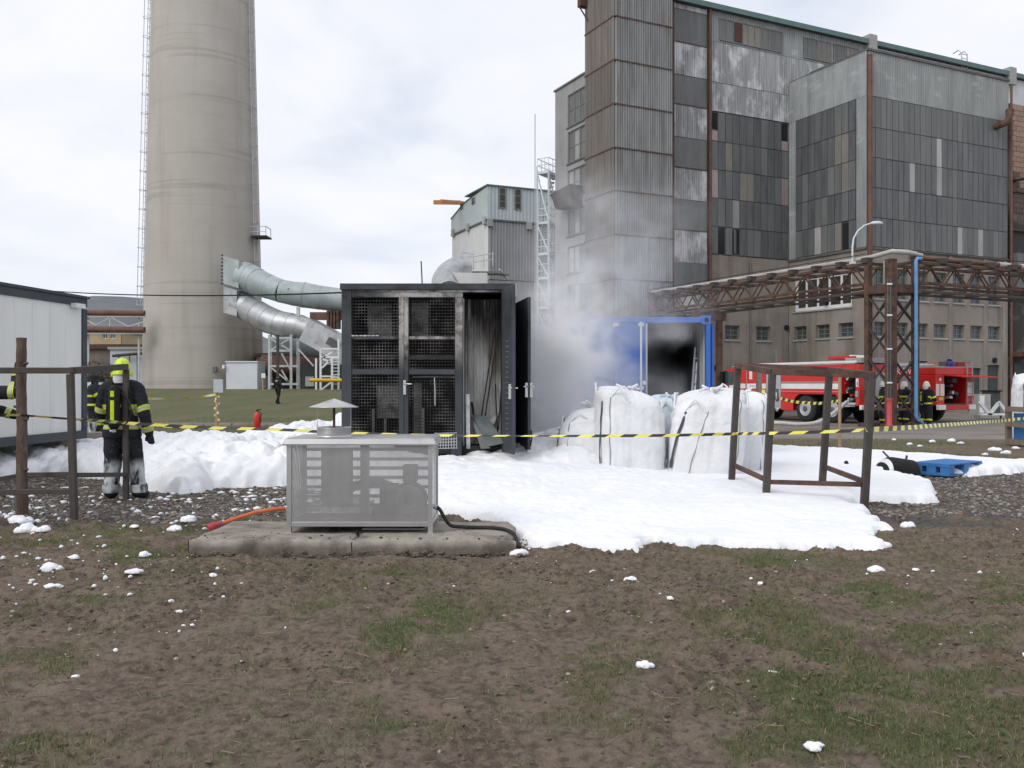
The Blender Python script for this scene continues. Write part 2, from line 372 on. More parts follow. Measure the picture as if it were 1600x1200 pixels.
M['char_burnt'] = pm('char_burnt', (0.042, 0.047, 0.055), (0.058, 0.064, 0.073), 2.0, rough=0.8, bump=0.25, bscale=14, layers=[
    dict(c=(0.014, 0.012, 0.012), scale=2.2, lo=0.40, hi=0.62, ax=2, r=(1.2, 2.2), amt=0.85),
    dict(c=(0.42, 0.40, 0.38), scale=2.6, lo=0.38, hi=0.56, ax=2, r=(1.65, 2.45), ax2=0, r2=(.35, 1.05), amt=0.95),
    dict(c=(0.12, 0.10, 0.09), scale=6, lo=0.5, hi=0.62, ax=2, r=(1.4, 2.2), amt=0.7)])
M['char_in'] = pm('char_in', (0.020, 0.019, 0.019), (0.038, 0.036, 0.035), 2, rough=0.9)
M['ash_sheet'] = pm('ash_sheet', (0.10, 0.10, 0.10), (0.19, 0.19, 0.185), 2.5, rough=0.85, layers=[dict(c=(0.02, 0.02, 0.02), scale=3, lo=0.5, hi=0.7)])
M['wire'] = pm('wire', (0.030, 0.028, 0.028), (0.22, 0.205, 0.20), 2.2, lo=0.46, hi=0.66, rough=0.5, metal=0.3, bump=0)  # paler patches paint glints into the colour of the wires
M['scorched_white'] = pm('scorched_white', (0.62, 0.60, 0.56), (0.74, 0.73, 0.70), 1.5, rough=0.7, stretch=(3, 3, .5), layers=[
    dict(c=(0.17, 0.14, 0.115), scale=2.0, stretch=(2.5, 2.5, .5), lo=0.40, hi=0.62, ax=2, r=(0.7, 1.9), amt=0.85),
    dict(c=(0.02, 0.018, 0.017), scale=1.6, stretch=(2.5, 2.5, .5), lo=0.25, hi=0.5, ax=2, r=(1.75, 2.75), amt=0.97)])
M['sheet_grey'] = pm('sheet_grey', (0.125, 0.145, 0.145), (0.18, 0.20, 0.20), 4, rough=0.5)
M['insulation'] = pm('insulation', (0.36, 0.37, 0.38), (0.55, 0.56, 0.57), 9, rough=0.95, bump=0.7, bscale=30)
M['chrome'] = pm('chrome', (0.55, 0.56, 0.58), (0.7, 0.7, 0.7), 6, rough=0.3, metal=0.8, bump=0)
M['blue'] = pm('blue', (0.035, 0.125, 0.44), (0.05, 0.155, 0.51), 1.2, rough=0.42, bump=0.04, layers=[dict(c=(0.05, 0.10, 0.32), scale=2, lo=0.55, hi=0.75, amt=0.6)])
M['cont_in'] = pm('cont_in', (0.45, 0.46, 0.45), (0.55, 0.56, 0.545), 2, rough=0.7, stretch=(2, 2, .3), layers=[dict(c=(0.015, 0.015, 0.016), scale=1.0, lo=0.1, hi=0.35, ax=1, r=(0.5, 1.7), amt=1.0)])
M['soot'] = pm('soot', (0.022, 0.022, 0.023), (0.045, 0.044, 0.045), 2, rough=0.95)
M['pallet_blue'] = pm('pallet_blue', (0.035, 0.16, 0.40), (0.05, 0.20, 0.47), 4, rough=0.5, bump=0.05)
M['pipe_blue'] = pm('pipe_blue', (0.10, 0.27, 0.50), (0.14, 0.32, 0.56), 3, rough=0.5)
M['pipe_white'] = pm('pipe_white', (0.36, 0.33, 0.31), (0.50, 0.47, 0.44), 1.4, rough=0.7, layers=[dict(c=(0.3, 0.24, 0.21), scale=2.0, lo=0.58, hi=0.72, amt=0.7)])
M['lamp_white'] = pm('lamp_white', (0.55, 0.62, 0.66), (0.66, 0.71, 0.74), 3, rough=0.4)
M['cabin'] = pm('cabin', (0.69, 0.695, 0.665), (0.75, 0.755, 0.725), 0.8, rough=0.5, bump=0.02, layers=[dict(c=(0.46, 0.475, 0.455), scale=1.2, stretch=(2, 2, .12), lo=0.55, hi=0.75, amt=0.4)])
M['cabin_trim'] = pm('cabin_trim', (0.045, 0.055, 0.065), (0.065, 0.075, 0.085), 3, rough=0.5)
M['log'] = pm('log', (0.08, 0.056, 0.045), (0.145, 0.108, 0.088), 9, rough=0.95, stretch=(1, 1, .3), bump=0.9, bscale=24, bdist=.03, layers=[dict(c=(0.22, 0.17, 0.14), scale=11, stretch=(1, 1, .4), lo=0.58, hi=0.68, amt=0.7)])
M['stake'] = pm('stake', (0.36, 0.24, 0.16), (0.46, 0.32, 0.22), 6, rough=0.9, stretch=(1, 1, .1))
M['hose_orange'] = pm('hose_orange', (0.55, 0.12, 0.045), (0.62, 0.17, 0.06), 5, rough=0.55)
M['hose_pale'] = pm('hose_pale', (0.45, 0.43, 0.40), None, 5, rough=0.9)
M['lid_steel'] = pm('lid_steel', (0.36, 0.355, 0.355), (0.44, 0.435, 0.435), 2, rough=0.42, metal=0.6, bump=0.03, bscale=9, layers=[dict(c=(.25, .235, .22), scale=5, lo=.55, hi=.72, amt=.5)])
M['steel_sheet'] = pm('steel_sheet', (0.52, 0.515, 0.515), (0.6, 0.595, 0.595), 2, rough=0.30, metal=0.75, bump=0.03, bscale=9, rvar=0.05)
M['perf'] = pm('perf', (0.44, 0.44, 0.44), (0.52, 0.52, 0.52), 2, rough=0.36, metal=0.6, bump=0, rvar=0.05)
M['motor'] = pm('motor', (0.06, 0.063, 0.066), (0.10, 0.104, 0.108), 4, rough=0.6)
M['tank_dark'] = pm('tank_dark', (0.08, 0.083, 0.087), (0.125, 0.13, 0.134), 2, rough=0.55)
M['shed_white'] = pm('shed_white', (0.60, 0.63, 0.68), (0.66, 0.69, 0.74), 0.8, rough=0.6, bump=0.02)
M['sign_grey'] = pm('sign_grey', (0.46, 0.5, 0.54), (0.52, 0.56, 0.6), 3, rough=0.6)
M['yellow_wall'] = pm('yellow_wall', (0.38, 0.29, 0.18), (0.45, 0.35, 0.225), 0.3, rough=0.9)
M['brown_shed'] = pm('brown_shed', (0.14, 0.115, 0.10), (0.20, 0.165, 0.145), 0.4, rough=0.9)
M['yellow_pipe'] = pm('yellow_pipe', (0.55, 0.34, 0.03), None, 3, rough=0.5)
M['dark_green'] = pm('dark_green', (0.045, 0.06, 0.058), (0.07, 0.085, 0.08), 2, rough=0.7)
M['cloth'] = pm('cloth', (0.011, 0.012, 0.018), (0.020, 0.021, 0.030), 8, rough=0.9, bump=0.5, bscale=26, layers=[dict(c=(0.05, 0.05, 0.055), scale=9, lo=0.6, hi=0.8, amt=0.4)])
M['cloth_foam'] = pm('cloth_foam', (0.011, 0.012, 0.018), (0.020, 0.021, 0.030), 8, rough=0.9, bump=0.5, bscale=26, layers=[
    dict(c=(0.58, 0.61, 0.63), scale=8, stretch=(1, 1, .45), lo=0.40, hi=0.56, ax=2, r=(0.56, 0.38), amt=0.95), dict(c=(0.5, 0.5, 0.52), scale=14, lo=0.60, hi=0.66, ax=2, r=(0.85, 0.5), amt=0.6)])
M['cloth_red'] = pm('cloth_red', (0.10, 0.012, 0.016), (0.16, 0.02, 0.024), 8, rough=0.9, bump=0.4)
M['lime'] = pm('lime', (0.52, 0.66, 0.02), (0.62, 0.76, 0.04), 4, rough=0.35, bump=0)
M['lime_band'] = pm('lime_band', (0.50, 0.58, 0.03), (0.60, 0.68, 0.06), 9, rough=0.5, bump=0.1)
M['silver_band'] = pm('silver_band', (0.42, 0.42, 0.36), (0.52, 0.52, 0.46), 9, rough=0.4, bump=0.05)
M['cream'] = pm('cream', (0.62, 0.62, 0.50), (0.70, 0.70, 0.58), 4, rough=0.4, bump=0)
M['skin'] = pm('skin', (0.45, 0.27, 0.20), None, 6, rough=0.6, bump=0)
M['hair'] = pm('hair', (0.03, 0.022, 0.018), None, 9, rough=0.8, bump=0.3)
M['visor_white'] = pm('visor_white', (0.62, 0.62, 0.64), (0.75, 0.75, 0.76), 6, rough=0.5)
M['bag'] = pm('bag', (0.68, 0.69, 0.71), (0.76, 0.77, 0.785), 3.5, rough=0.6, bump=0.5, bscale=9, bdist=.03, layers=[dict(c=(0.42, 0.42, 0.42), scale=3, lo=0.6, hi=0.8, amt=0.35), dict(c=(0.30, 0.27, 0.24), scale=4, lo=0.5, hi=0.7, ax=2, r=(0.35, 0.05), amt=0.5)])
M['bag_blue'] = pm('bag_blue', (0.50, 0.58, 0.64), (0.60, 0.66, 0.71), 2.5, rough=0.7, bump=0.25, bscale=60, bdist=.006)
M['strap_dark'] = pm('strap_dark', (0.045, 0.048, 0.055), (0.08, 0.08, 0.09), 6, rough=0.8)
M['strap_grey'] = pm('strap_grey', (0.22, 0.22, 0.23), (0.3, 0.3, 0.31), 6, rough=0.8)
M['wood_grey'] = pm('wood_grey', (0.17, 0.13, 0.105), (0.24, 0.19, 0.15), 5, rough=0.9, stretch=(1, 1, .3))

# ------------------------------------------------------------------ ground sheet
def axis(segs):
    out = []
    for a, b, st in segs:
        n = max(1, int(round((b - a) / st))); out += list(np.linspace(a, b, n, endpoint=False))
    return np.array(out + [segs[-1][1]])
gX = axis([(-1500, -300, 200), (-300, -60, 15), (-60, -20, 2.5), (-20, -8, .4), (-8, 8, 0.026), (8, 20, .4), (20, 60, 2.5), (60, 300, 15), (300, 1500, 200)])
gY = axis([(-30, 1, 3), (1, 3.2, .3), (3.2, 10.5, 0.026), (10.5, 16, 0.08), (16, 40, .5), (40, 120, 3), (120, 400, 20), (400, 1500, 120)])
GX, GY = np.meshgrid(gX, gY)
def gravel_mask(x, y):
    wob = (fbm(x * .9, y * .9, 3, 11) - .5) * 1.4
    fr = np.where(x < 0, 9.95, 10.3 - 0.03 * x) + wob
    return sstep(fr - .25, fr + .35, y) * (1 - sstep(15.5, 17.5, y + wob)) * np.clip(sstep(-1.2, -2.6, x) + sstep(2.8, 4.2, x), 0, 1)
def sst(a, b, x): return sstep(a, b, x)
GPATCH = [(60, 850, 130, 22), (210, 872, 150, 20), (250, 832, 90, 14), (110, 945, 60, 12), (500, 955, 40, 9), (600, 905, 80, 12), (700, 955, 70, 18), (640, 985, 80, 18), (590, 1010, 50, 14), (30, 1045, 80, 30), (590, 1090, 24, 9), (655, 1145, 60, 22), (20, 1175, 80, 30),
          (1150, 962, 110, 26), (930, 1032, 60, 30), (960, 1112, 90, 26), (1360, 930, 130, 24), (1470, 1000, 120, 30), (1230, 1005, 140, 34), (1300, 1085, 150, 50), (1500, 1090, 150, 60), (1400, 1160, 180, 60), (1200, 872, 130, 12), (1580, 930, 90, 40), (1120, 1180, 120, 26)]
def grass_mask(x, y):
    n = fbm(x * 0.75 + 3, y * 0.55, 4, 21); n2 = fbm(x * 2.3, y * 2.3, 3, 25)
    bias = 0
    for (gpx, gpy, wpx, hpx) in GPATCH:
        D = dist_of(gpy); q = ((x - gx(gpx, D)) / (wpx / F * D)) ** 2 + ((y - D) / (D * D / (CZ * F) * hpx)) ** 2
        bias = bias + np.exp(-q)
    n3 = fbm(x * 4.6, y * 5.2, 3, 27); near = (.17 + .78 * np.minimum(bias, 1.0)) * sstep(.40, .66, n2 * .45 + n3 * .55 + .06 * np.minimum(bias, 1) + .25 * (n - .5)) * (y < 10.3)
    far = sstep(16.5, 18.5, y) * np.where(x < 3, 1.0, (1 - sstep(24, 27, y)) * sstep(.40, .58, fbm(x * .5, y * .35, 3, 31)) * .8)
    return np.clip(near + far, 0, 1)
def micro(x, y):
    """clods, footprints and small relief of the trodden soil"""
    big = (fbm(x * .8, y * .8, 3, 41) - .5) * .09
    cl = fbm(x * 6.5, y * 7.5, 4, 43, .55)
    rough = sstep(.40, .62, fbm(x * 1.1, y * 1.3, 3, 47))
    ridg = np.abs(fbm(x * 9, y * 11, 3, 53) - .5) * 2
    return big + (cl - .5) * (.052 + .085 * rough) + (0.5 - ridg) * (.012 + .034 * rough) + (fbm(x * 28, y * 30, 2, 57) - .5) * .026
gm = gravel_mask(GX, GY); gr = grass_mask(GX, GY)
near = (1 - sstep(11, 16, GY)) * (1 - sstep(8, 12, np.abs(GX)))
slabm = sstep(-3.35, -3.05, GX) * (1 - sstep(.05, .35, GX)) * sstep(7.95, 8.2, GY) * (1 - sstep(9.3, 9.6, GY))
GZ = tz(GX, GY) + micro(GX, GY) * near * (1 - .5 * gm) * (1 - .7 * slabm) - .03 * slabm
def ground_z(x, y):
    x = np.asarray(x, float); y = np.asarray(y, float)
    n = (1 - sstep(11, 16, y)) * (1 - sstep(8, 12, np.abs(x)))
    return tz(x, y) + micro(x, y) * n * (1 - .5 * gravel_mask(x, y))
def grid_faces(nr, nc):
    i = np.arange((nr - 1) * nc).reshape(nr - 1, nc)[:, :-1].ravel()
    return np.stack([i, i + 1, i + nc + 1, i + nc], 1)
V = np.stack([GX.ravel(), GY.ravel(), GZ.ravel()], 1)

gmat = bpy.data.materials.new('soil_grass_gravel'); gmat.use_nodes = True
nt = gmat.node_tree; nt.nodes.clear()
out = N(nt, 'ShaderNodeOutputMaterial'); tc = N(nt, 'ShaderNodeTexCoord').outputs['Object']
att = N(nt, 'ShaderNodeAttribute', attribute_name='zone'); sepc = N(nt, 'ShaderNodeSeparateColor', {0: att.outputs[0]})
def nz(sc, det=6, rough=.62, st=None):
    v = tc if st is None else N(nt, 'ShaderNodeVectorMath', {0: tc, 1: st}, operation='MULTIPLY').outputs[0]
    return N(nt, 'ShaderNodeTexNoise', {'Vector': v, 'Scale': sc, 'Detail': det, 'Roughness': rough}).outputs[0]
def mixc(f, a, b, bt='MIX'):
    ins = {0: f}
    ins[6] = a if isinstance(a, bpy.types.NodeSocket) else tuple(a) + (1,)
    ins[7] = b if isinstance(b, bpy.types.NodeSocket) else tuple(b) + (1,)
    return N(nt, 'ShaderNodeMix', ins, data_type='RGBA', blend_type=bt).outputs[2]
mud = mixc(ramp(nt, nz(2.2, 8), [(.35, 0), (.66, 1)]), (.104, .074, .055), (.215, .162, .122))
mud = mixc(ramp(nt, nz(34, 6), [(.42, 0), (.60, 1)]), mud, (.215, .172, .134))
mud = mixc(mth(nt, 'MULTIPLY', ramp(nt, nz(17, 7), [(.50, 0), (.62, 1)]), .75), mud, (.058, .043, .034))
mud = mixc(mth(nt, 'MULTIPLY', ramp(nt, nz(90, 3), [(.64, 0), (.72, 1)]), .6), mud, (.34, .29, .24))
grs = mixc(ramp(nt, nz(9, 6), [(.35, 0), (.65, 1)]), (.072, .096, .034), (.118, .134, .058))
grs = mixc(ramp(nt, nz(.42, 7, .68, (1, .45, 1)), [(.44, 0), (.60, .9)]), grs, (.145, .128, .072))
vor = N(nt, 'ShaderNodeTexVoronoi', {'Vector': tc, 'Scale': 34.0}); vor2 = N(nt, 'ShaderNodeTexVoronoi', {'Vector': tc, 'Scale': 62.0})
grv = ramp(nt, N(nt, 'ShaderNodeSeparateColor', {0: vor.outputs['Color']}).outputs[0], [(0, (.09, .078, .067)), (.5, (.20, .18, .16)), (.85, (.30, .275, .25)), (1, (.42, .39, .36))])
grv = mixc(ramp(nt, vor.outputs['Distance'], [(.25, 0), (.75, .8)]), grv, (.045, .038, .032))
grv = mixc(mth(nt, 'MULTIPLY', ramp(nt, nz(1.2, 5), [(.50, 0), (.66, 1)]), .7), grv, (.085, .07, .058))
gfac = mth(nt, 'MULTIPLY', sepc.outputs[0], ramp(nt, nz(16, 4), [(.28, .45), (.55, 1)]))
col = mixc(gfac, mud, grs)
col = mixc(sepc.outputs[1], col, grv)
wet = mth(nt, 'MULTIPLY', sepc.outputs[2], ramp(nt, nz(1.6, 5), [(.38, 0), (.56, 1)]))
col = mixc(wet, col, (.040, .034, .030))
rg = N(nt, 'ShaderNodeMix', {0: wet, 2: .95, 3: .30}, data_type='FLOAT').outputs[0]
b = N(nt, 'ShaderNodeBsdfPrincipled', {'Base Color': col, 'Roughness': rg, 'Specular IOR Level': .25})
hgt = mth(nt, 'ADD', mth(nt, 'MULTIPLY', nz(45, 6), .6), mth(nt, 'MULTIPLY', mth(nt, 'MULTIPLY', vor.outputs['Distance'], -1.0), sepc.outputs[1]))
hgt = mth(nt, 'MULTIPLY', hgt, mth(nt, 'MULTIPLY_ADD', wet, -.8, 1.0))
bn = N(nt, 'ShaderNodeBump', {'Strength': 1.0, 'Distance': .045, 'Height': hgt}); nt.links.new(bn.outputs[0], b.inputs['Normal'])
nt.links.new(b.outputs[0], out.inputs[0])
ground = np_obj('ground', V, grid_faces(len(gY), len(gX)), gmat)
structure(ground)
wetm = np.clip(sstep(9.3, 9.8, GY) * (1 - sstep(10.6, 11.4, GY)) * (np.abs(GX) > 3.0) + np.exp(-((GX + 7.0) / 1.8) ** 2 - ((GY - 11.4) / 1.1) ** 2) * 1.3 + .8 * np.exp(-((GX - 6.6) / 1.5) ** 2 - ((GY - 14.6) / .7) ** 2), 0, 1)
ca = ground.data.color_attributes.new('zone', 'FLOAT_COLOR', 'POINT')
ca.data.foreach_set('color', np.stack([gr.ravel(), gm.ravel(), wetm.ravel(), np.ones(gr.size)], 1).astype(np.float32).ravel())

# ------------------------------------------------------------------ far setting: yard, path, kerb, hills
ymat = pm('yard_concrete', (.175, .155, .14), (.235, .21, .19), .5, rough=.9, bump=.3, bscale=8, layers=[
    dict(c=(.10, .088, .078), scale=.35, stretch=(.5, 1.6, 1), lo=.5, hi=.66, amt=.8), dict(c=(.27, .25, .23), scale=.5, stretch=(.4, 2.2, 1), lo=.58, hi=.7, amt=.6)])
yx = np.concatenate([np.linspace(2.5, 30, 140), np.linspace(32, 140, 20)]); yy = np.concatenate([np.linspace(26.2, 50, 60), np.linspace(52, 120, 20)])
YX, YY = np.meshgrid(yx, yy); YY = YY - 0.10 * (YX - 10) * (YY < 40); YY[0] += (fbm(YX[0] * .8, YX[0] * 0 + 3, 4, 91) - .5) * 1.8; fz_ = np.full(YX.shape, .02); fz_[0] = -.06
yard = np_obj('yard', np.stack([YX.ravel(), YY.ravel(), (tz(YX, YY) + fz_).ravel()], 1), grid_faces(len(yy), len(yx)), ymat); structure(yard)
px_ = np.linspace(-60, 2.0, 80); py_ = np.array([32.2, 33.0, 34.0, 35.0])
PX, PY = np.meshgrid(px_, py_)
path = np_obj('path', np.stack([PX.ravel(), PY.ravel(), (tz(PX, PY) + .03).ravel()], 1), grid_faces(4, 80), ymat); structure(path)
kb = MB()
for i in range(60):
    x0 = -58 + i * 1.0
    kb.box((x0 + .5, 32.05, float(tz(x0, 32.0)) + .06), (.985, .22, .20))
structure(kb.build('kerb', M['concrete'], None))
hx = np.linspace(-700, 700, 120); hy = np.linspace(420, 900, 24); HX, HY = np.meshgrid(hx, hy)
HZ = (14 + 70 * fbm(HX / 160, HY / 160, 4, 3) * sstep(420, 700, HY)) - 14 * (HY < 421)
hmat = pm('far_woods', (.115, .125, .135), (.16, .17, .18), .02, rough=1.0, bump=0)
structure(np_obj('hills', np.stack([HX.ravel(), HY.ravel(), HZ.ravel()], 1), grid_faces(24, 120), hmat))

# ------------------------------------------------------------------ loose soil, gravel, grass, straw (uncountable)
def ico(sub=0):
    bm = bmesh.new(); bmesh.ops.create_icosphere(bm, subdivisions=sub + 1, radius=1)
    v = np.array([p.co[:] for p in bm.verts]); f = np.array([[p.index for p in q.verts] for q in bm.faces]); bm.free(); return v, f
ICO_V, ICO_F = ico(0)
def scatter_lumps(name, pos, size, mat, flat=.6, smooth=False, mi=None):
    n = len(pos); v, f = ICO_V, ICO_F
    jit = 1 + (rng.random((n, len(v), 1)) - .5) * .7
    s3 = size[:, None, None] * np.stack([rng.uniform(.7, 1.3, n), rng.uniform(.7, 1.3, n), flat * rng.uniform(.7, 1.3, n)], 1)[:, None, :]
    P = v[None] * jit * s3
    a = rng.uniform(0, 2 * np.pi, n); c, s = np.cos(a)[:, None], np.sin(a)[:, None]
    P = np.stack([P[..., 0] * c - P[..., 1] * s, P[..., 0] * s + P[..., 1] * c, P[..., 2]], -1) + pos[:, None, :]
    Fq = (f[None] + (np.arange(n) * len(v))[:, None, None]).reshape(-1, 3)
    return stuff(np_obj(name, P.reshape(-1, 3), Fq, mat, smooth, mi=None if mi is None else np.repeat(mi, len(f))))
def sample(n, x0, x1, y0, y1, wfun, persp=True):
    xs, ys = [], []
    while len(xs) < n:
        y = np.exp(rng.uniform(np.log(y0), np.log(y1), n * 2)) if persp else rng.uniform(y0, y1, n * 2)
        x = rng.uniform(x0, x1, n * 2)
        k = (np.abs(x) < y * .60 + .4) & (rng.random(n * 2) < wfun(x, y))
        xs += list(x[k]); ys += list(y[k])
    return np.array(xs[:n]), np.array(ys[:n])
def off_slab(x, y): return 1.0 * ~((x > -3.05) & (x < .05) & (y > 8.15) & (y < 9.35))
x, y = sample(20000, -7, 7, 3.3, 10.4, lambda x, y: off_slab(x, y) * (1 - gravel_mask(x, y)) * (.06 + sstep(.45, .62, fbm(x * 1.1, y * 1.3, 3, 47))) * (1 - .7 * grass_mask(x, y)))
sz = .003 + .013 * rng.random(len(x)) ** 3.4
cl = [pm('clod_a', (.10, .076, .058), (.18, .142, .11), 30, rough=.95, bump=.3), pm('clod_b', (.065, .049, .039), (.11, .083, .066), 30, rough=.95, bump=.3), pm('pebble_pale', (.30, .255, .21), (.42, .38, .33), 20, rough=.9)]
scatter_lumps('soil_clods', np.stack([x, y, ground_z(x, y) + sz * .1], 1), sz, cl, .65, False, rng.choice(3, len(x), p=[.55, .41, .04]))
x, y = sample(11000, -9.5, 11, 9.3, 17, lambda x, y: gravel_mask(x, y))
sz = .012 + .022 * rng.random(len(x)) ** 2
gv = [pm('stone_a', (.18, .158, .136), (.25, .225, .20), 14, rough=.9), pm('stone_b', (.09, .077, .066), (.14, .12, .104), 14, rough=.9), pm('stone_c', (.27, .25, .225), (.36, .34, .315), 14, rough=.9), pm('stone_d', (.165, .115, .088), (.215, .155, .12), 14, rough=.9)]
scatter_lumps('gravel', np.stack([x, y, ground_z(x, y) + sz * .15], 1), sz, gv, .6, False, rng.choice(4, len(x), p=[.42, .28, .14, .16]))
# blades of grass
def blades(name, x, y, hmin, hmax, wd, mats, p, lean=.6):
    n = len(x); h = rng.uniform(hmin, hmax, n); a = rng.uniform(0, 2 * np.pi, n); L = rng.normal(0, lean, n)
    dx, dy = np.cos(a), np.sin(a); b = rng.uniform(0, 2 * np.pi, n); lx, ly = np.cos(b) * L, np.sin(b) * L
    z0 = ground_z(x, y) - .004; wv = wd * rng.uniform(.6, 1.3, n)
    base = np.stack([x, y, z0], 1); side = np.stack([dx * wv, dy * wv, 0 * x], 1)
    mid = base + np.stack([lx * h * .35, ly * h * .35, h * .6], 1); tip = base + np.stack([lx * h, ly * h, h * np.clip(1 - .35 * np.abs(L), .35, 1)], 1)
    V = np.stack([base - side, base + side, mid + side * .7, mid - side * .7, tip], 1).reshape(-1, 3)
    o = (np.arange(n) * 5)[:, None]
    Fq = np.concatenate([o + np.array([[0, 1, 2]]), o + np.array([[0, 2, 3]]), o + np.array([[3, 2, 4]])], 1).reshape(-1, 3)
    return stuff(np_obj(name, V, Fq, mats, True, mi=np.repeat(rng.choice(len(mats), n, p=p), 3)))
gmats = [pm('blade_green', (.055, .095, .024), (.085, .125, .038), 3, rough=.7, bump=0), pm('blade_olive', (.085, .095, .035), (.125, .125, .055), 3, rough=.7, bump=0), pm('blade_dry', (.22, .18, .10), (.30, .25, .15), 3, rough=.8, bump=0)]
x, y = sample(64000, -7, 7, 3.3, 10.3, lambda x, y: off_slab(x, y) * grass_mask(x, y) * (1 - gravel_mask(x, y)))
blades('grass', x, y, .012, .045, .0016, gmats, [.50, .34, .16], .9)
x, y = sample(14000, -14, 12, 16.5, 40, lambda x, y: grass_mask(x, y))
blades('grass_verge', x, y, .04, .10, .006, gmats, [.45, .4, .15], .8)
x, y = sample(1000, -7, 7, 3.3, 10.0, lambda x, y: off_slab(x, y) * (.4 + .6 * grass_mask(x, y)))
n = len(x); a = rng.uniform(0, np.pi, n); l = .008 + .055 * rng.random(n) ** 4; z = ground_z(x, y) + .008
d = np.stack([np.cos(a) * l, np.sin(a) * l, rng.normal(0, .006, n)], 1); s = np.stack([-np.sin(a), np.cos(a), 0 * a], 1) * .0009
c = np.stack([x, y, z], 1); up = np.array([0, 0, .0025])
Vv = np.stack([c - d - s, c - d + s, c + d + s, c + d - s, c - d + up, c + d + up], 1).reshape(-1, 3)
o = (np.arange(n) * 6)[:, None]
Ff = np.concatenate([o + np.array([[0, 4, 5]]), o + np.array([[0, 5, 3]]), o + np.array([[1, 2, 5]]), o + np.array([[1, 5, 4]])], 1).reshape(-1, 3)
stuff(np_obj('straw', Vv, Ff, pm('straw', (.28, .20, .125), (.38, .29, .19), 6, rough=.8, bump=0), False))

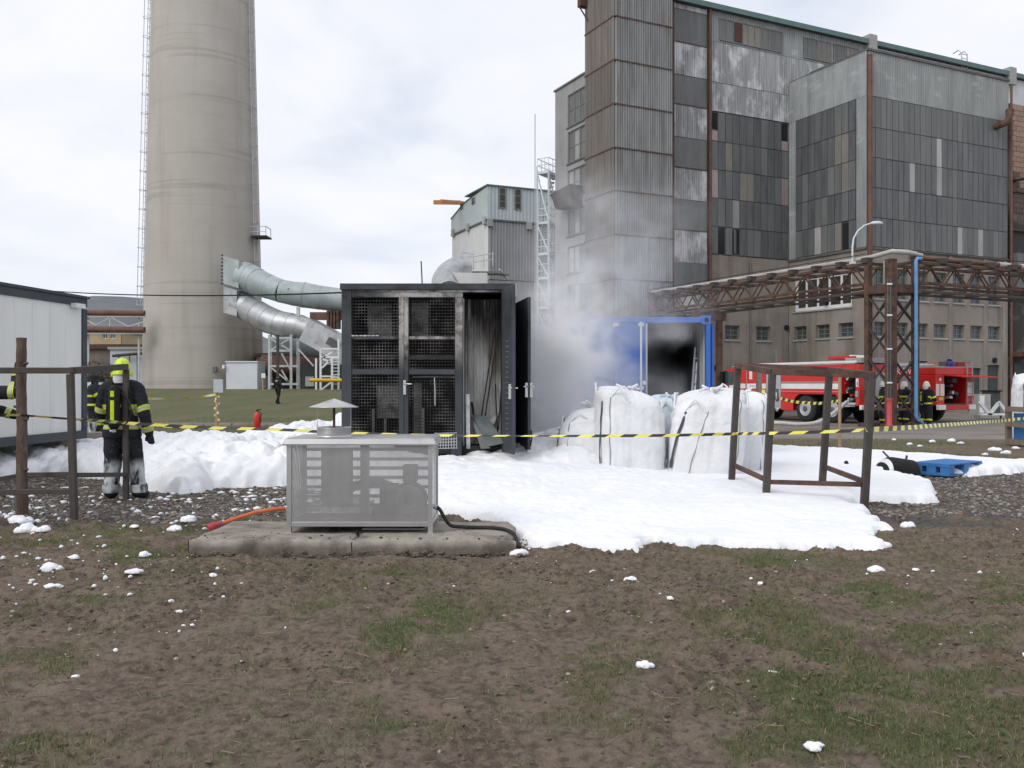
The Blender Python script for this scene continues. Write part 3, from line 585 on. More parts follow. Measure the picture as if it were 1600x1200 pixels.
# ------------------------------------------------------------------ foam blanket
def poly_sd(poly, x, y):
    """signed distance to a polygon, positive inside"""
    P = np.array(poly); Q = np.roll(P, -1, 0); x = np.asarray(x); y = np.asarray(y)
    d2 = np.full(x.shape, 1e9); ins = np.zeros(x.shape, bool)
    for (ax, ay), (bx, by) in zip(P, Q):
        ex, ey = bx - ax, by - ay; t = np.clip(((x - ax) * ex + (y - ay) * ey) / (ex * ex + ey * ey + 1e-12), 0, 1)
        d2 = np.minimum(d2, (x - ax - t * ex) ** 2 + (y - ay - t * ey) ** 2)
        cnd = ((ay > y) != (by > y)) & (x < (bx - ax) * (y - ay) / (by - ay + 1e-12) + ax); ins ^= cnd
    return np.where(ins, 1, -1) * np.sqrt(d2)
def foam_obj(name, front_px, back_xy, hpts, step, yr, xr, seed, lump=1.0, r_edge=.16):
    poly = [gp(px, py)[:2] for px, py in front_px] + back_xy
    fx = np.arange(xr[0], xr[1], step); fy = np.arange(yr[0], yr[1], step)
    X, Y = np.meshgrid(fx, fy)
    sdv = poly_sd(poly, X, Y) + (fbm(X * 2.2, Y * 2.2, 4, seed) - .5) * .34 + (fbm(X * 8, Y * 8, 3, seed + 2) - .5) * .14 + (fbm(X * 18, Y * 18, 2, seed + 4) - .5) * .025
    hp = np.array(hpts); wgt = 0; hh = 0
    for (ax, ay, ah, al) in hp:
        q = 1 / (((X - ax) ** 2 + (Y - ay) ** 2) ** 1.6 + .05); wgt = wgt + q; hh = hh + q * ah
    T = hh / wgt
    wl = 0; ll = 0
    for (ax, ay, ah, al) in hp:
        q = 1 / (((X - ax) ** 2 + (Y - ay) ** 2) ** 1.6 + .05); ll = ll + q * al; wl = wl + q
    Lm = ll / wl * lump
    # rounded lumps heaped on one another
    lumpH = np.zeros(X.shape); rl = np.random.default_rng(seed)
    for k in range(9000):
        cx_, cy_ = rl.uniform(xr[0], xr[1]), rl.uniform(yr[0], min(yr[1], 19.5)); i0 = int((cy_ - yr[0]) / step); j0 = int((cx_ - xr[0]) / step)
        if sdv[i0, j0] < .05 or Lm[i0, j0] < .32: continue
        rr = rl.uniform(.07, .13) if k % 3 else rl.uniform(.14, .30); rr *= .6 + .4 * min(Lm[i0, j0], 1.0); q = int(rr / step) + 1
        ys, xs_ = slice(max(0, i0 - q), i0 + q + 1), slice(max(0, j0 - q), j0 + q + 1)
        d2 = (X[ys, xs_] - cx_) ** 2 + (Y[ys, xs_] - cy_) ** 2
        lumpH[ys, xs_] = np.maximum(lumpH[ys, xs_], np.sqrt(np.clip(rr * rr - d2, 0, None)) * min(1.0, Lm[i0, j0]))
    re = np.clip(T * (1.3 + 1.5 * np.clip(Lm, 0, 1)), r_edge * .6, 1.3)
    e = np.clip(sdv / re, 0, 1); prof = np.sqrt(np.clip(1 - (1 - e) ** 2.4, 0, 1))
    n1 = fbm(X * 1.3, Y * 1.3, 3, seed + 5); bil = 1 - np.abs(fbm(X * 3.1, Y * 3.1, 3, seed + 9) - .5) * 2.0; bil2 = 1 - np.abs(fbm(X * 7.5, Y * 7.5, 3, seed + 12) - .5) * 2.0
    H = T * prof * (1 + (n1 - .5) * .9 * Lm) + Lm * prof * ((bil - .75) * .16 + (bil2 - .75) * .05 + (fbm(X * 20, Y * 20, 2, seed + 15) - .5) * .025) + lumpH * .50 * np.sqrt(prof)
    H = H + (1 - Lm) * prof * (fbm(X * 3, Y * 3, 2, seed + 19) - .5) * .016
    Z = ground_z(X, Y) * (1 - .5 * prof) + tz(X, Y) * .5 * prof + np.where(sdv > 0, np.maximum(H, .012 * prof), sdv * 1.2) - .006
    keep = sdv > -step * 3.2
    idx = -np.ones(X.shape, int); cellk = keep[:-1, :-1] & keep[1:, :-1] & keep[:-1, 1:] & keep[1:, 1:]
    used = np.zeros(X.shape, bool); used[:-1, :-1] |= cellk; used[1:, :-1] |= cellk; used[:-1, 1:] |= cellk; used[1:, 1:] |= cellk
    idx[used] = np.arange(used.sum())
    Fq = np.stack([idx[:-1, :-1][cellk], idx[:-1, 1:][cellk], idx[1:, 1:][cellk], idx[1:, :-1][cellk]], 1)
    ox, oy = X, Y
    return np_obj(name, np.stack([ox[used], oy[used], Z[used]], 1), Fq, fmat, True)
fmat = bpy.data.materials.new('foam'); fmat.use_nodes = True
nt = fmat.node_tree; nt.nodes.clear(); out = N(nt, 'ShaderNodeOutputMaterial'); tc = N(nt, 'ShaderNodeTexCoord').outputs['Object']
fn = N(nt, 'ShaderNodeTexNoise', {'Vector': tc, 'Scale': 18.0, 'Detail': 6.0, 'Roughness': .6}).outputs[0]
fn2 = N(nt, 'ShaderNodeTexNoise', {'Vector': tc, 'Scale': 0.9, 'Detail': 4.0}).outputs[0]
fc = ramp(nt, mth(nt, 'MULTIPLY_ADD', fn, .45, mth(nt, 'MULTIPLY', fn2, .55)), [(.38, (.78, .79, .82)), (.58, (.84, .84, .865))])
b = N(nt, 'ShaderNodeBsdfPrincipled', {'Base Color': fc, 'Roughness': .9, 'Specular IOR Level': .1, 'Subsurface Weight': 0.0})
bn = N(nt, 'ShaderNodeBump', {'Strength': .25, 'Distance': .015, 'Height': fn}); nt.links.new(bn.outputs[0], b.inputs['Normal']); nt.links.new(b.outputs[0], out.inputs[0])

front = [(-200, 745), (0, 747), (60, 742), (130, 748), (170, 752), (215, 768), (280, 772), (340, 764), (400, 762), (450, 760), (520, 770), (600, 786), (690, 805), (770, 818), (800, 832), (815, 850), (850, 857), (900, 856), (965, 861), (995, 864), (1003, 855), (1040, 851), (1060, 858), (1150, 855), (1215, 858), (1290, 857), (1340, 861), (1386, 864), (1352, 846), (1388, 832), (1394, 820), (1350, 803), (1322, 792), (1360, 785), (1410, 788), (1450, 784), (1467, 772), (1448, 760), (1410, 752), (1380, 748), (1420, 741), (1515, 746), (1560, 742), (1640, 736), (1800, 731)]
back = [(11.6, 16.7), (9.3, 17.0), (8.9, 17.6), (8.4, 18.4), (7.9, 18.9), (7.0, 19.4), (5.9, 20.0), (4.2, 20.4), (1.0, 20.5), (-3.2, 20.2), (-5.5, 19.2), (-8.2, 18.6), (-12.0, 18.0)]
hp = [(-9.0, 14.4, .20, .8), (-7.3, 14.8, .24, .9), (-6.3, 14.6, .28, 1.0), (-5.6, 13.6, .28, 1.0), (-5.6, 15.8, .42, 1.1), (-4.9, 16.4, .46, 1.1), (-4.2, 14.0, .38, 1.1), (-4.5, 17.0, .48, 1.0), (-3.75, 17.6, .74, .8), (-3.0, 17.8, .86, .5), (-3.0, 13.6, .46, .8), (-2.4, 14.4, .62, .5), (-2.2, 11.6, .22, .4), (-1.4, 13.6, .38, .35),
      (-.8, 11.5, .20, .2), (-.6, 10, .13, .06), (.3, 8.8, .08, .03), (.1, 13.4, .38, .30), (.6, 14.6, .52, .5), (1.0, 13.4, .28, .25), (1.0, 15.6, .66, .6), (.8, 12.0, .17, .08), (2.2, 9.0, .08, .03), (2.2, 11.0, .13, .04), (2.6, 13.2, .17, .08), (3.6, 12.2, .13, .04), (3.4, 9.2, .08, .03), (4.0, 10.5, .11, .03), (4.8, 12, .13, .04), (4.0, 14.5, .16, .1), (5.0, 15.5, .16, .08), (6.5, 17.5, .18, .1), (9.0, 18, .16, .15), (12, 18, .16, .2), (6.5, 20.8, .22, .3), (10, 20.0, .22, .5), (14, 19, .18, .4)]
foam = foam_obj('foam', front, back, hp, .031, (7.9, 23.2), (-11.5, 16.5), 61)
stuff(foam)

# separate scraps of foam that can be told apart
def foam_scrap(px, py, wpx, label, tall=.55, lumps=5, group='scraps of foam on the ground'):
    D = dist_of(py, 0.0); X = gx(px, D); sx = wpx / F * D / 2
    bm = bmesh.new()
    for i in range(lumps):
        ox = rng.uniform(-.62, .62) * sx if i else 0; oy = rng.uniform(-.5, .5) * sx if i else 0; r = sx * (rng.uniform(.30, .52) if i else .6)
        res = bmesh.ops.create_icosphere(bm, subdivisions=3, radius=1.0)
        for v in res['verts']:
            p = v.co.copy(); k = 1 + .55 * (float(fbm(p.x * 2.0 + i * 7 + px, p.y * 2.0 + p.z * 1.7, 4, 5)) - .5)
            v.co = Vector((ox + p.x * r * 1.15 * k, oy + p.y * r * k, max(-.2 * r, p.z * r * tall * 1.25 * k) + r * tall * .25))
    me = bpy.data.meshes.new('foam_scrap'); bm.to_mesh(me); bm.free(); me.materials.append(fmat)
    for p in me.polygons: p.use_smooth = True
    o = bpy.data.objects.new('foam_scrap', me); COL.objects.link(o); o.location = (X, D, float(ground_z(X, D)) + .004)
    tag(o, label, 'foam', group)
for a in [
    (28, 819, 42, 'white foam lump at the foot of the log post, the one farthest from the camera', .7), (42, 832, 40, 'tall white foam lump just in front of the log post foot', .8), (70, 832, 26, 'white foam lump between the log post and the nearest dark frame post', .8),
    (77, 892, 42, 'long white foam scrap in the grass, widest one left of the concrete slab', .6), (117, 875, 20, 'small rounded foam scrap in the grass beyond the long scrap', .7), (80, 922, 26, 'small foam scrap lowest in the group at far left of the mud', .5),
    (210, 829, 18, 'small foam scrap on the grass in front of the dark frame', .5), (272, 829, 24, 'white foam scrap just left of the red hose coupling', .8), (297, 820, 28, 'white foam scrap touching the corner of the slab by the red coupling', .8), (225, 867, 24, 'ragged foam scrap left of the slab front corner', .7), (211, 904, 27, 'spread out foam scrap on mud below the ragged scrap', .5), (332, 904, 17, 'small foam scrap on bare mud in front of the slab left end', .6), (326, 937, 13, 'tiny round foam scrap on bare mud nearer than the slab', .8),
    (812, 866, 38, 'flat foam scrap at the right end of the concrete slab', .5), (926, 894, 16, 'small foam scrap in mud just below the foam sheet edge, left of a larger one', .7), (987, 911, 24, 'pointed foam scrap on mud below the middle of the foam sheet', .6), (1047, 944, 13, 'small foam scrap on mud, on the brown patch right of the pointed scrap', .8), (1189, 918, 16, 'small round foam scrap on grass below the foam sheet', .7), (1370, 888, 31, 'wide foam scrap on mud near the foam sheet right tip', .6), (1385, 859, 26, 'foam scrap touching the right tip of the foam sheet', .7), (1420, 825, 26, 'domed foam scrap at the gravel edge right of the foam sheet', .7), (1430, 888, 14, 'small flat foam scrap right of the wide scrap on dark mud', .5),
    (1008, 1051, 28, 'fan shaped white foam scrap alone in the middle of the near grass', .75), (1210, 1065, 17, 'small foam scrap beside a dark hollow in the near grass', .6), (1270, 1172, 38, 'flat foam scrap nearest to the camera', .45)]:
    foam_scrap(*a)
for a in [(1422, 694, 12, 'small foam scrap on mud straight above the blue pallet left edge'), (1437, 697, 10, 'tiny foam scrap on mud just above the foam edge over the blue pallet'), (1487, 688, 18, 'widest foam scrap on the mud beyond the blue pallet'), (1502, 692, 12, 'foam scrap touching the widest one beyond the blue pallet'),
          (1457, 689, 14, 'foam scrap left of the widest one beyond the blue pallet'), (1397, 685, 10, 'lone small foam scrap on the verge beyond the black bag'), (1552, 704, 20, 'broad foam scrap on mud left of the wooden crate'), (1573, 709, 20, 'broad foam scrap on mud just below the wooden crate corner'), (1587, 701, 13, 'foam scrap right at the foot of the wooden crate'), (1540, 711, 12, 'small foam scrap at the foam edge left of the broad ones by the crate')]:
    foam_scrap(a[0], a[1], a[2], a[3], .6, 3, 'foam scraps beyond the foam sheet')
# specks
x, y = sample(420, -7.5, 8, 4.2, 12.5, lambda x, y: off_slab(x, y) * np.where(x < -2, .9, .12) * sstep(4.0, 8.5, y) * sstep(.42, .6, fbm(x * 1.2, y * 1.2, 3, 77)))
sz = .006 + .02 * rng.random(len(x)) ** 2.5 * (1 + (y > 9.5))
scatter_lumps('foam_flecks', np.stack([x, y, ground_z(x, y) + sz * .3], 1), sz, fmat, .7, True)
x, y = sample(300, -7.5, -1.5, 10.4, 13.4, lambda x, y: sstep(.46, .62, fbm(x * 1.6, y * 1.6, 3, 87)) * (.25 + .75 * sstep(11, 12.6, y)))
sz = .010 + .05 * rng.random(len(x)) ** 3.2
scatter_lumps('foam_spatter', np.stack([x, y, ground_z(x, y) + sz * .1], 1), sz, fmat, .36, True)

# ------------------------------------------------------------------ chimney with its cage ladders
def chimney():
    D0 = 90.0; cx = gx(318.5, D0); z0 = float(tz(cx, D0)) - .3
    t = thing('chimney', 'tall tapering grey concrete chimney with cage ladders on both sides', 'chimney', (cx, D0, z0))
    zt = 70.0
    def rad(z): return 5.82 - (z - z0) * .92 / 39.3
    prof = [(rad(z), z) for z in np.arange(z0 - .5, zt, 1.5)]
    m = MB()
    ring = []
    for i, (r, z) in enumerate(prof):
        ring += [(r, z), (r, z + 1.36), (r - .045, z + 1.37), (r - .045, z + 1.49)]
    m.lathe(prof, 96, (cx, D0, 0)); m.build('shaft', M['chimney'], t)
    for sgn in (-1, 1):
        m = MB(); ca = R(14); rails = []
        def pt(z, off, lat):
            off = off * .62; return (cx + sgn * (rad(z) + off) * math.cos(ca) - 0, D0 - (rad(z) + off) * math.sin(ca) + lat, z)
        zs0 = z0 + (11 if sgn > 0 else 8.5)
        zz = np.arange(zs0, zt, 1.9)
        for lat in (-.25, .25):
            m.bar(pt(zs0, .35, lat), pt(zt - 2, .35, lat), .05)
        m.bar(pt(zs0, 1.05, 0), pt(zt - 2, 1.05, 0), .05)
        for z in np.arange(zs0, zt - 2, .6): m.bar(pt(z, .35, -.25), pt(z, .35, .25), .03)
        m.build('ladder', M['pale_steel'], t)
        for z in zz:
            h = MB(); a = [pt(z, .35 + .8 * math.sin(q), .42 * math.cos(q)) for q in np.linspace(0, math.pi, 7)]
            h.tube(a, .024, 5, False); h.bar(pt(z, -.02, 0), pt(z, .4, 0), .08); h.build('ladder_hoop', M['pale_steel'], t)
    p = MB(); z = gz(375, D0)
    a0 = cx + rad(z) * .97; p.b2((a0, D0 - 2.2, z), (a0 + 1.6, D0 - .2, z + .12)); p.build('ladder_landing', M['dark_steel'], t)
    p = MB()
    for xx, yy in ((a0 + 1.5, D0 - 2.1), (a0 + 1.5, D0 - .3), (a0 + .7, D0 - 2.1)): p.bar((xx, yy, z), (xx, yy, z + 1.0), .06)
    p.bar((a0, D0 - 2.1, z + 1), (a0 + 1.5, D0 - 2.1, z + 1), .06); p.bar((a0 + 1.5, D0 - 2.1, z + 1), (a0 + 1.5, D0 - .3, z + 1), .06); p.bar((a0, D0 - 2.1, z + .5), (a0 + 1.5, D0 - 2.1, z + .5), .05)
    p.build('landing_railing', M['pale_steel'], t)
    b = MB(); X, Y, Z = at(336, 577, 84.75); b.box((X, Y, Z), (.35, .3, .45)); b.build('wall_box', M['brown_shed'], t)
chimney()

# ------------------------------------------------------------------ facades
class Fac:
    def __init__(s, P, ang): s.P = P; s.a = ang; s.c = math.cos(ang); s.s = math.sin(ang)
    def fx(s, px):
        u = (px - 800.0) / F
        return (u * s.P[1] - s.P[0]) / (s.c - u * s.s)
    def D(s, px): return s.P[1] + s.fx(px) * s.s
    def fz(s, px, py): return CZ - (py - 600.0) * s.D(px) / F
    def w(s, x, y, z): return (s.P[0] + x * s.c - y * s.s, s.P[1] + x * s.s + y * s.c, z)
    def box(s, m, x0, x1, y0, y1, z0, z1):
        P = [s.w(x, y, z) for z in (z0, z1) for y in (y0, y1) for x in (x0, x1)]
        m.add(P, [(0, 2, 3, 1), (4, 5, 7, 6), (0, 1, 5, 4), (2, 6, 7, 3), (0, 4, 6, 2), (1, 3, 7, 5)]); return m
    def corr(s, m, x0, x1, z0, z1, y, per=.16, dep=.035, z0b=None, z1b=None):
        n = max(2, int(round((x1 - x0) / per)))
        xs = []; ys = []
        for i in range(n):
            a = x0 + (x1 - x0) * i / n; p = (x1 - x0) / n
            for q, d in ((0, 0), (.30, 0), (.42, 1), (.86, 1)): xs.append(a + q * p); ys.append(y - d * dep)
        xs.append(x1); ys.append(y)
        z0b = z0 if z0b is None else z0b; z1b = z1 if z1b is None else z1b
        lo = [s.w(a, b, z0 + (z0b - z0) * (a - x0) / (x1 - x0)) for a, b in zip(xs, ys)]; hi = [s.w(a, b, z1 + (z1b - z1) * (a - x0) / (x1 - x0)) for a, b in zip(xs, ys)]
        m.grid([lo, hi], smooth=False, flip=False); return m
    def wall(s, m, x0, x1, z0, z1, ops, dep=.3, y=0.0):
        xs = sorted({x0, x1} | {v for o in ops for v in o[:2]}); zs = sorted({z0, z1} | {v for o in ops for v in o[2:4]})
        for i in range(len(xs) - 1):
            for j in range(len(zs) - 1):
                mx, mz = (xs[i] + xs[i + 1]) / 2, (zs[j] + zs[j + 1]) / 2
                if any(o[0] < mx < o[1] and o[2] < mz < o[3] for o in ops): continue
                m.add([s.w(xs[i], y, zs[j]), s.w(xs[i + 1], y, zs[j]), s.w(xs[i + 1], y, zs[j + 1]), s.w(xs[i], y, zs[j + 1])], [(0, 1, 2, 3)])
        for (a, b, c, d) in ops:
            q = [(a, c), (b, c), (b, d), (a, d)]
            for k in range(4):
                p, r = q[k], q[(k + 1) % 4]
                m.add([s.w(p[0], y, p[1]), s.w(r[0], y, r[1]), s.w(r[0], y + dep, r[1]), s.w(p[0], y + dep, p[1])], [(0, 1, 2, 3)])
        return m
def window(f, parent, x0, x1, z0, z1, mf, mp, nx=1, nz=1, y=.22, fw=.07, sill=None):
    m = MB()
    f.box(m, x0, x1, y - .05, y + .05, z1 - fw, z1); f.box(m, x0, x1, y - .05, y + .05, z0, z0 + fw)
    f.box(m, x0, x0 + fw, y - .05, y + .05, z0 + fw, z1 - fw); f.box(m, x1 - fw, x1, y - .05, y + .05, z0 + fw, z1 - fw)
    for i in range(1, nx):
        c = x0 + (x1 - x0) * i / nx; f.box(m, c - fw * .35, c + fw * .35, y - .045, y + .045, z0 + fw, z1 - fw)
    for i in range(1, nz):
        c = z0 + (z1 - z0) * i / nz; f.box(m, x0 + fw, x1 - fw, y - .04, y + .04, c - fw * .3, c + fw * .3)
    fr = m.build('window', mf, parent)
    p = MB(); f.box(p, x0 + fw * .9, x1 - fw * .9, y - .012, y + .012, z0 + fw * .9, z1 - fw * .9); p.build('pane', mp, fr)
    if sill is not None:
        p = MB(); f.box(p, x0 - .06, x1 + .06, -.08, .15, z0 - .09, z0 - .004); p.build('sill', sill, fr)
    return fr

A1 = math.atan2(.4355, .9002)              # heading of the long front
e1 = (math.cos(A1), math.sin(A1)); e2 = (-e1[1], e1[0])
B0 = (gx(1355, 52.0), 52.0)                # near corner of the bay
LBAY = 6.38
BR = Fac(B0, A1); BL = Fac((B0[0] + LBAY * e2[0], B0[1] + LBAY * e2[1]), A1 - math.pi / 2)
MP = (B0[0] + LBAY * e2[0], B0[1] + LBAY * e2[1])
MN = Fac(MP, A1)
TOW = Fac((MP[0] - 2.5 * e2[0], MP[1] - 2.5 * e2[1]), A1)
tx0 = TOW.fx(960); tx1 = TOW.fx(1050)
tc0 = TOW.w(tx0, 0, 0)
TL = Fac((tc0[0] + 3.12 * e2[0], tc0[1] + 3.12 * e2[1]), A1 - math.pi / 2)
WG = Fac((tc0[0] + 7.0 * e2[0] + .35 * e1[0], tc0[1] + 7.0 * e2[1] + .35 * e1[1]), A1 - math.pi / 2)
plant = thing('factory_building', 'huge grey corrugated factory hall with stair tower, panelled bay and concrete ground storey', 'building', (B0[0], B0[1], 0))
ZC = 9.5
rows_z = [18.3, 16.5, 14.75, 13.0, 11.25, ZC + .05]
unit = MB().box((0, 0, 0), (1, 1, 1)); PANEL = unit.mesh('panel', M['panel_dark'])
def panel_grid(f, xs, zs, special, miss=(), base='panel_dark', y=-.03, dep=.05):
    for i in range(len(xs) - 1):
        for j in range(len(zs) - 1):
            if (i, j) in miss: continue
            k = special.get((i, j), base)
            cx, cz = (xs[i] + xs[i + 1]) / 2, (zs[j] + zs[j + 1]) / 2
            wv = f.w(cx, y + rng.uniform(-.012, .012), cz)
            put('panel', PANEL, plant, wv, f.a, (abs(xs[i + 1] - xs[i]) - .035, dep, abs(zs[j] - zs[j + 1]) - .04), M[k])
def tones(n, m, pr, seed):
    r = np.random.default_rng(seed); d = {}
    for i in range(n):
        for j in range(m):
            v = r.random()
            if v < pr: d[(i, j)] = 'panel_mid'
    return d
# --- bay, right hand face
xr1 = BR.fx(1575)
wl = []
for a, b in ((1366, 1384), (1400, 1419), (1435, 1450), (1459, 1479), (1489, 1507), (1516, 1535), (1544, 1562)):
    wl.append((BR.fx(a), BR.fx(b), 4.35, 5.2))
wu = [(a, b, 6.55, 8.35) for a, b, _, _ in wl]
zg = -.6
dr = [(BR.fx(1512), BR.fx(1533), zg + .45, 2.55), (BR.fx(1543), BR.fx(1562), zg + .45, 2.75)]
m = MB(); BR.wall(m, 0, xr1, zg, ZC, wl + wu + dr); m.build('concrete_wall', M['concrete_wall'], plant)
for o in wl: window(BR, plant, *o, M['win_frame'], M['pane'], 2, 3, sill=M['panel_light'])
for o in wu: window(BR, plant, *o, M['win_frame'], M['pane'], 2, 4, sill=M['panel_light'])
for o in dr:
    m = MB(); BR.box(m, o[0], o[1], .14, .2, o[2], o[3]); d = m.build('door', M['dark_green'], plant)
    m = MB(); BR.box(m, o[0] + .12, o[0] + .2, .09, .14, o[2] + 1.0, o[2] + 1.15); m.build('handle', M['chrome'], d)
for px in (1484.5, 1538.5, 1569):
    m = MB(); x = BR.fx(px); BR.box(m, x - .16, x + .16, -.07, -.002, zg, ZC - .02); m.build('pilaster', M['concrete_wall'], plant)
m = MB(); BR.box(m, 0, xr1, .03, .2, ZC, 21.0); m.build('backing_wall', M['joint'], plant)
xs = list(np.linspace(.12, xr1 - .1, 27)); sp = tones(26, 5, .22, 3)
for i in range(10):
    for j in range(2): sp[(i, j)] = 'panel_mid'
for i in range(8, 19):
    sp[(i, 0)] = 'panel_mid'
sp.update({(7, 2): 'panel_light', (12, 1): 'panel_light', (12, 2): 'panel_light', (16, 4): 'panel_light', (20, 4): 'panel_light', (24, 4): 'panel_mid', (23, 4): 'panel_mid'})
for i in range(19, 26):
    for j in (1, 2, 3): sp.pop((i, j), None)
panel_grid(BR, xs, rows_z, sp)
m = MB(); BR.corr(m, 0.02, xr1, 18.32, 20.9, -.02, .2); m.build('corrugated_sheet', M['corr_grey'], plant)
m = MB(); BR.box(m, -.06, xr1 + .05, -.12, 4.5, 20.9, 21.03); m.build('bay_roof', M['joint'], plant)
m = MB(); BR.box(m, -.02, xr1, -.10, .02, ZC - .10, ZC + .03); m.build('ledge', M['joint'], plant)
# --- bay, left hand face
wl = [(BL.fx(a), BL.fx(b), 4.35, 5.2) for a, b in ((1241, 1260), (1275, 1296), (1310, 1333))]
ww = [(BL.fx(1240), BL.fx(1331), 6.15, 8.3)]
m = MB(); BL.wall(m, 0, LBAY, zg, ZC, wl + ww); m.build('concrete_wall', M['concrete_wall'], plant)
for o in wl: window(BL, plant, *o, M['win_frame'], M['pane'], 2, 3, sill=M['panel_light'])
window(BL, plant, *ww[0], M['white_frame'], M['pane_dark'], 5, 1, fw=.22, sill=M['panel_light'])
m = MB(); BL.box(m, 0, LBAY, .03, .2, ZC, 21.0); m.build('backing_wall', M['joint'], plant)
xs = list(np.linspace(BL.fx(1244), BL.fx(1338), 10)); sp = tones(9, 5, .15, 5)
sp.update({(6, 1): 'panel_tan', (6, 0): 'panel_mid', (7, 1): 'panel_tan', (7, 2): 'panel_tan', (6, 2): 'panel_mid', (7, 0): 'panel_mid', (8, 2): 'panel_mid', (5, 2): 'panel_mid', (3, 4): 'panel_light', (3, 3): 'panel_mid', (6, 4): 'panel_tan', (4, 4): 'panel_mid', (5, 4): 'panel_mid'})
panel_grid(BL, xs, rows_z, sp, {(7, 4)})
m = MB(); BL.box(m, xs[7] + .03, xs[8] - .03, .0, .028, rows_z[5] + .05, rows_z[4] - .1); m.build('opening', M['hole'], plant)
m = MB(); BL.corr(m, 0, LBAY - .02, 18.32, 20.9, -.02, .2); m.build('corrugated_sheet', M['corr_grey'], plant)
m = MB(); BL.corr(m, 0, xs[0] - .02, ZC, 18.3, -.02, .2); m.build('corrugated_sheet', M['corr_grey'], plant)
m = MB(); BL.corr(m, xs[-1] + .02, LBAY - .02, ZC, 18.3, -.02, .2); m.build('corrugated_sheet', M['corr_grey'], plant)
m = MB(); BL.box(m, 0, LBAY, -.10, .02, ZC - .10, ZC + .03); m.build('ledge', M['joint'], plant)
# --- main front
HM = 24.75
x0, xL, xj = MN.fx(1049), MN.fx(1108), -.03
wl = [(MN.fx(a), MN.fx(b), 4.3, 5.2) for a, b in ((1133, 1156), (1182, 1204))]
m = MB(); MN.wall(m, x0, xj, zg, ZC, wl); m.build('concrete_wall', M['concrete_wall'], plant)
for o in wl: window(MN, plant, *o, M['win_frame'], M['pane'], 2, 3, sill=M['panel_light'])
m = MB(); MN.box(m, x0, 24.0, .03, .25, ZC, HM - .05); m.build('backing_wall', M['joint'], plant)
xs = list(np.linspace(xL + .08, xj - .06, 12)); sp = tones(11, 5, .2, 9)
sp.update({(0, 2): 'panel_pink', (2, 1): 'panel_tan', (4, 2): 'panel_tan', (5, 2): 'panel_tan', (10, 2): 'panel_pink', (3, 3): 'panel_light', (0, 1): 'panel_mid', (1, 0): 'panel_mid', (7, 3): 'panel_mid', (8, 3): 'panel_mid', (2, 4): 'panel_mid'})
panel_grid(MN, xs, rows_z, sp, {(0, 0), (10, 0), (1, 4), (3, 4)})
for (i, j, fr) in ((0, 0, .55), (10, 0, .6), (1, 4, .95), (3, 4, .9)):
    m = MB(); zt_ = rows_z[j] - .05; MN.box(m, xs[i] + .03, xs[i + 1] - .03, .0, .028, zt_ - (rows_z[j] - rows_z[j + 1]) * fr, zt_); m.build('opening', M['hole'], plant)
for (i, j, k) in ((0, 0, 'panel_pink'), (10, 0, 'panel_pink')):
    zb = rows_z[j + 1] + .03; wv = MN.w((xs[i] + xs[i + 1]) / 2, -.02, zb + .3); put('panel', PANEL, plant, wv, MN.a, (xs[i + 1] - xs[i] - .05, .05, .6), M[k])
m = MB(); q = MN.w((xs[3] + xs[4]) / 2 - .12, -.09, 10.4); put('panel', PANEL, plant, q, MN.a + .5, (.3, .05, 1.5), M['panel_mid'])
m = MB(); MN.corr(m, xL + .05, xj, 18.35, 20.1, -.04, .19); m.build('corrugated_sheet', M['corr_white'], plant)
m = MB(); MN.corr(m, xL + .05, xj + 6.9, 20.14, 22.6, -.02, .19); m.build('corrugated_sheet', M['corr_white'], plant)
m = MB(); MN.corr(m, xL + .05, xj + 6.9, 22.62, HM - .25, -.02, .19); m.build('corrugated_sheet', M['corr_grey'], plant)
for (a, b, n) in ((1122, 1221, 3), (1254, 1297, 2), (1301, 1340, 2)):
    a, b = MN.fx(a), MN.fx(b); k = 'panel_mid'
    zz0, zz1 = 22.75, 24.1
    for i in range(n):
        q0, q1 = a + (b - a) * i / n, a + (b - a) * (i + 1) / n
        window(MN, plant, q0 + .02, q1 - .02, zz0, zz1, M['win_frame'], M['panel_mid'] if i != 1 else M['panel_tan'], 3, 1, y=-.07, fw=.05)
m = MB(); MN.box(m, MN.fx(1146), MN.fx(1158), -.14, -.125, 22.85, 24.0); m.build('opening', M['brown_dark'], plant)
m = MB(); MN.box(m, xj + 6.9, 24.0, -.06, .03, 21.0, HM - .3); m.build('white_parapet', M['white_wall'], plant)
m = MB(); MN.box(m, x0 - .4, x0 + 6, -.35, 2.4, HM - .24, HM - .02); MN.box(m, x0 + 6.002, 26.0, -.35, 14.0, HM - .24, HM - .02); m.build('roof', M['joint'], plant)
m = MB(); MN.box(m, x0 - .4, 26.0, -.42, -.35, HM - .28, HM + .04); m.build('roof_edge', M['teal_edge'], plant)
for px in (1356, 1574):
    m = MB(); x = MN.fx(px); MN.box(m, x - .35, x + .35, -.5, .2, HM - .9, HM + .35); m.build('gutter_head', M['panel_light'], plant)
m = MB(); x = MN.fx(1505)
for dx in (-.3, .3):
    m.tube([MN.w(x + dx, -.1, HM - .5), MN.w(x + dx, -.1, HM + .7), MN.w(x + dx, .15, HM + 1.0), MN.w(x + dx, .6, HM + .9)], .045, 6)
for z in (HM - .3, HM, HM + .35, HM + .65): m.bar(MN.w(x - .3, -.1, z), MN.w(x + .3, -.1, z), .04)
m.build('roof_ladder', M['pale_steel'], plant)
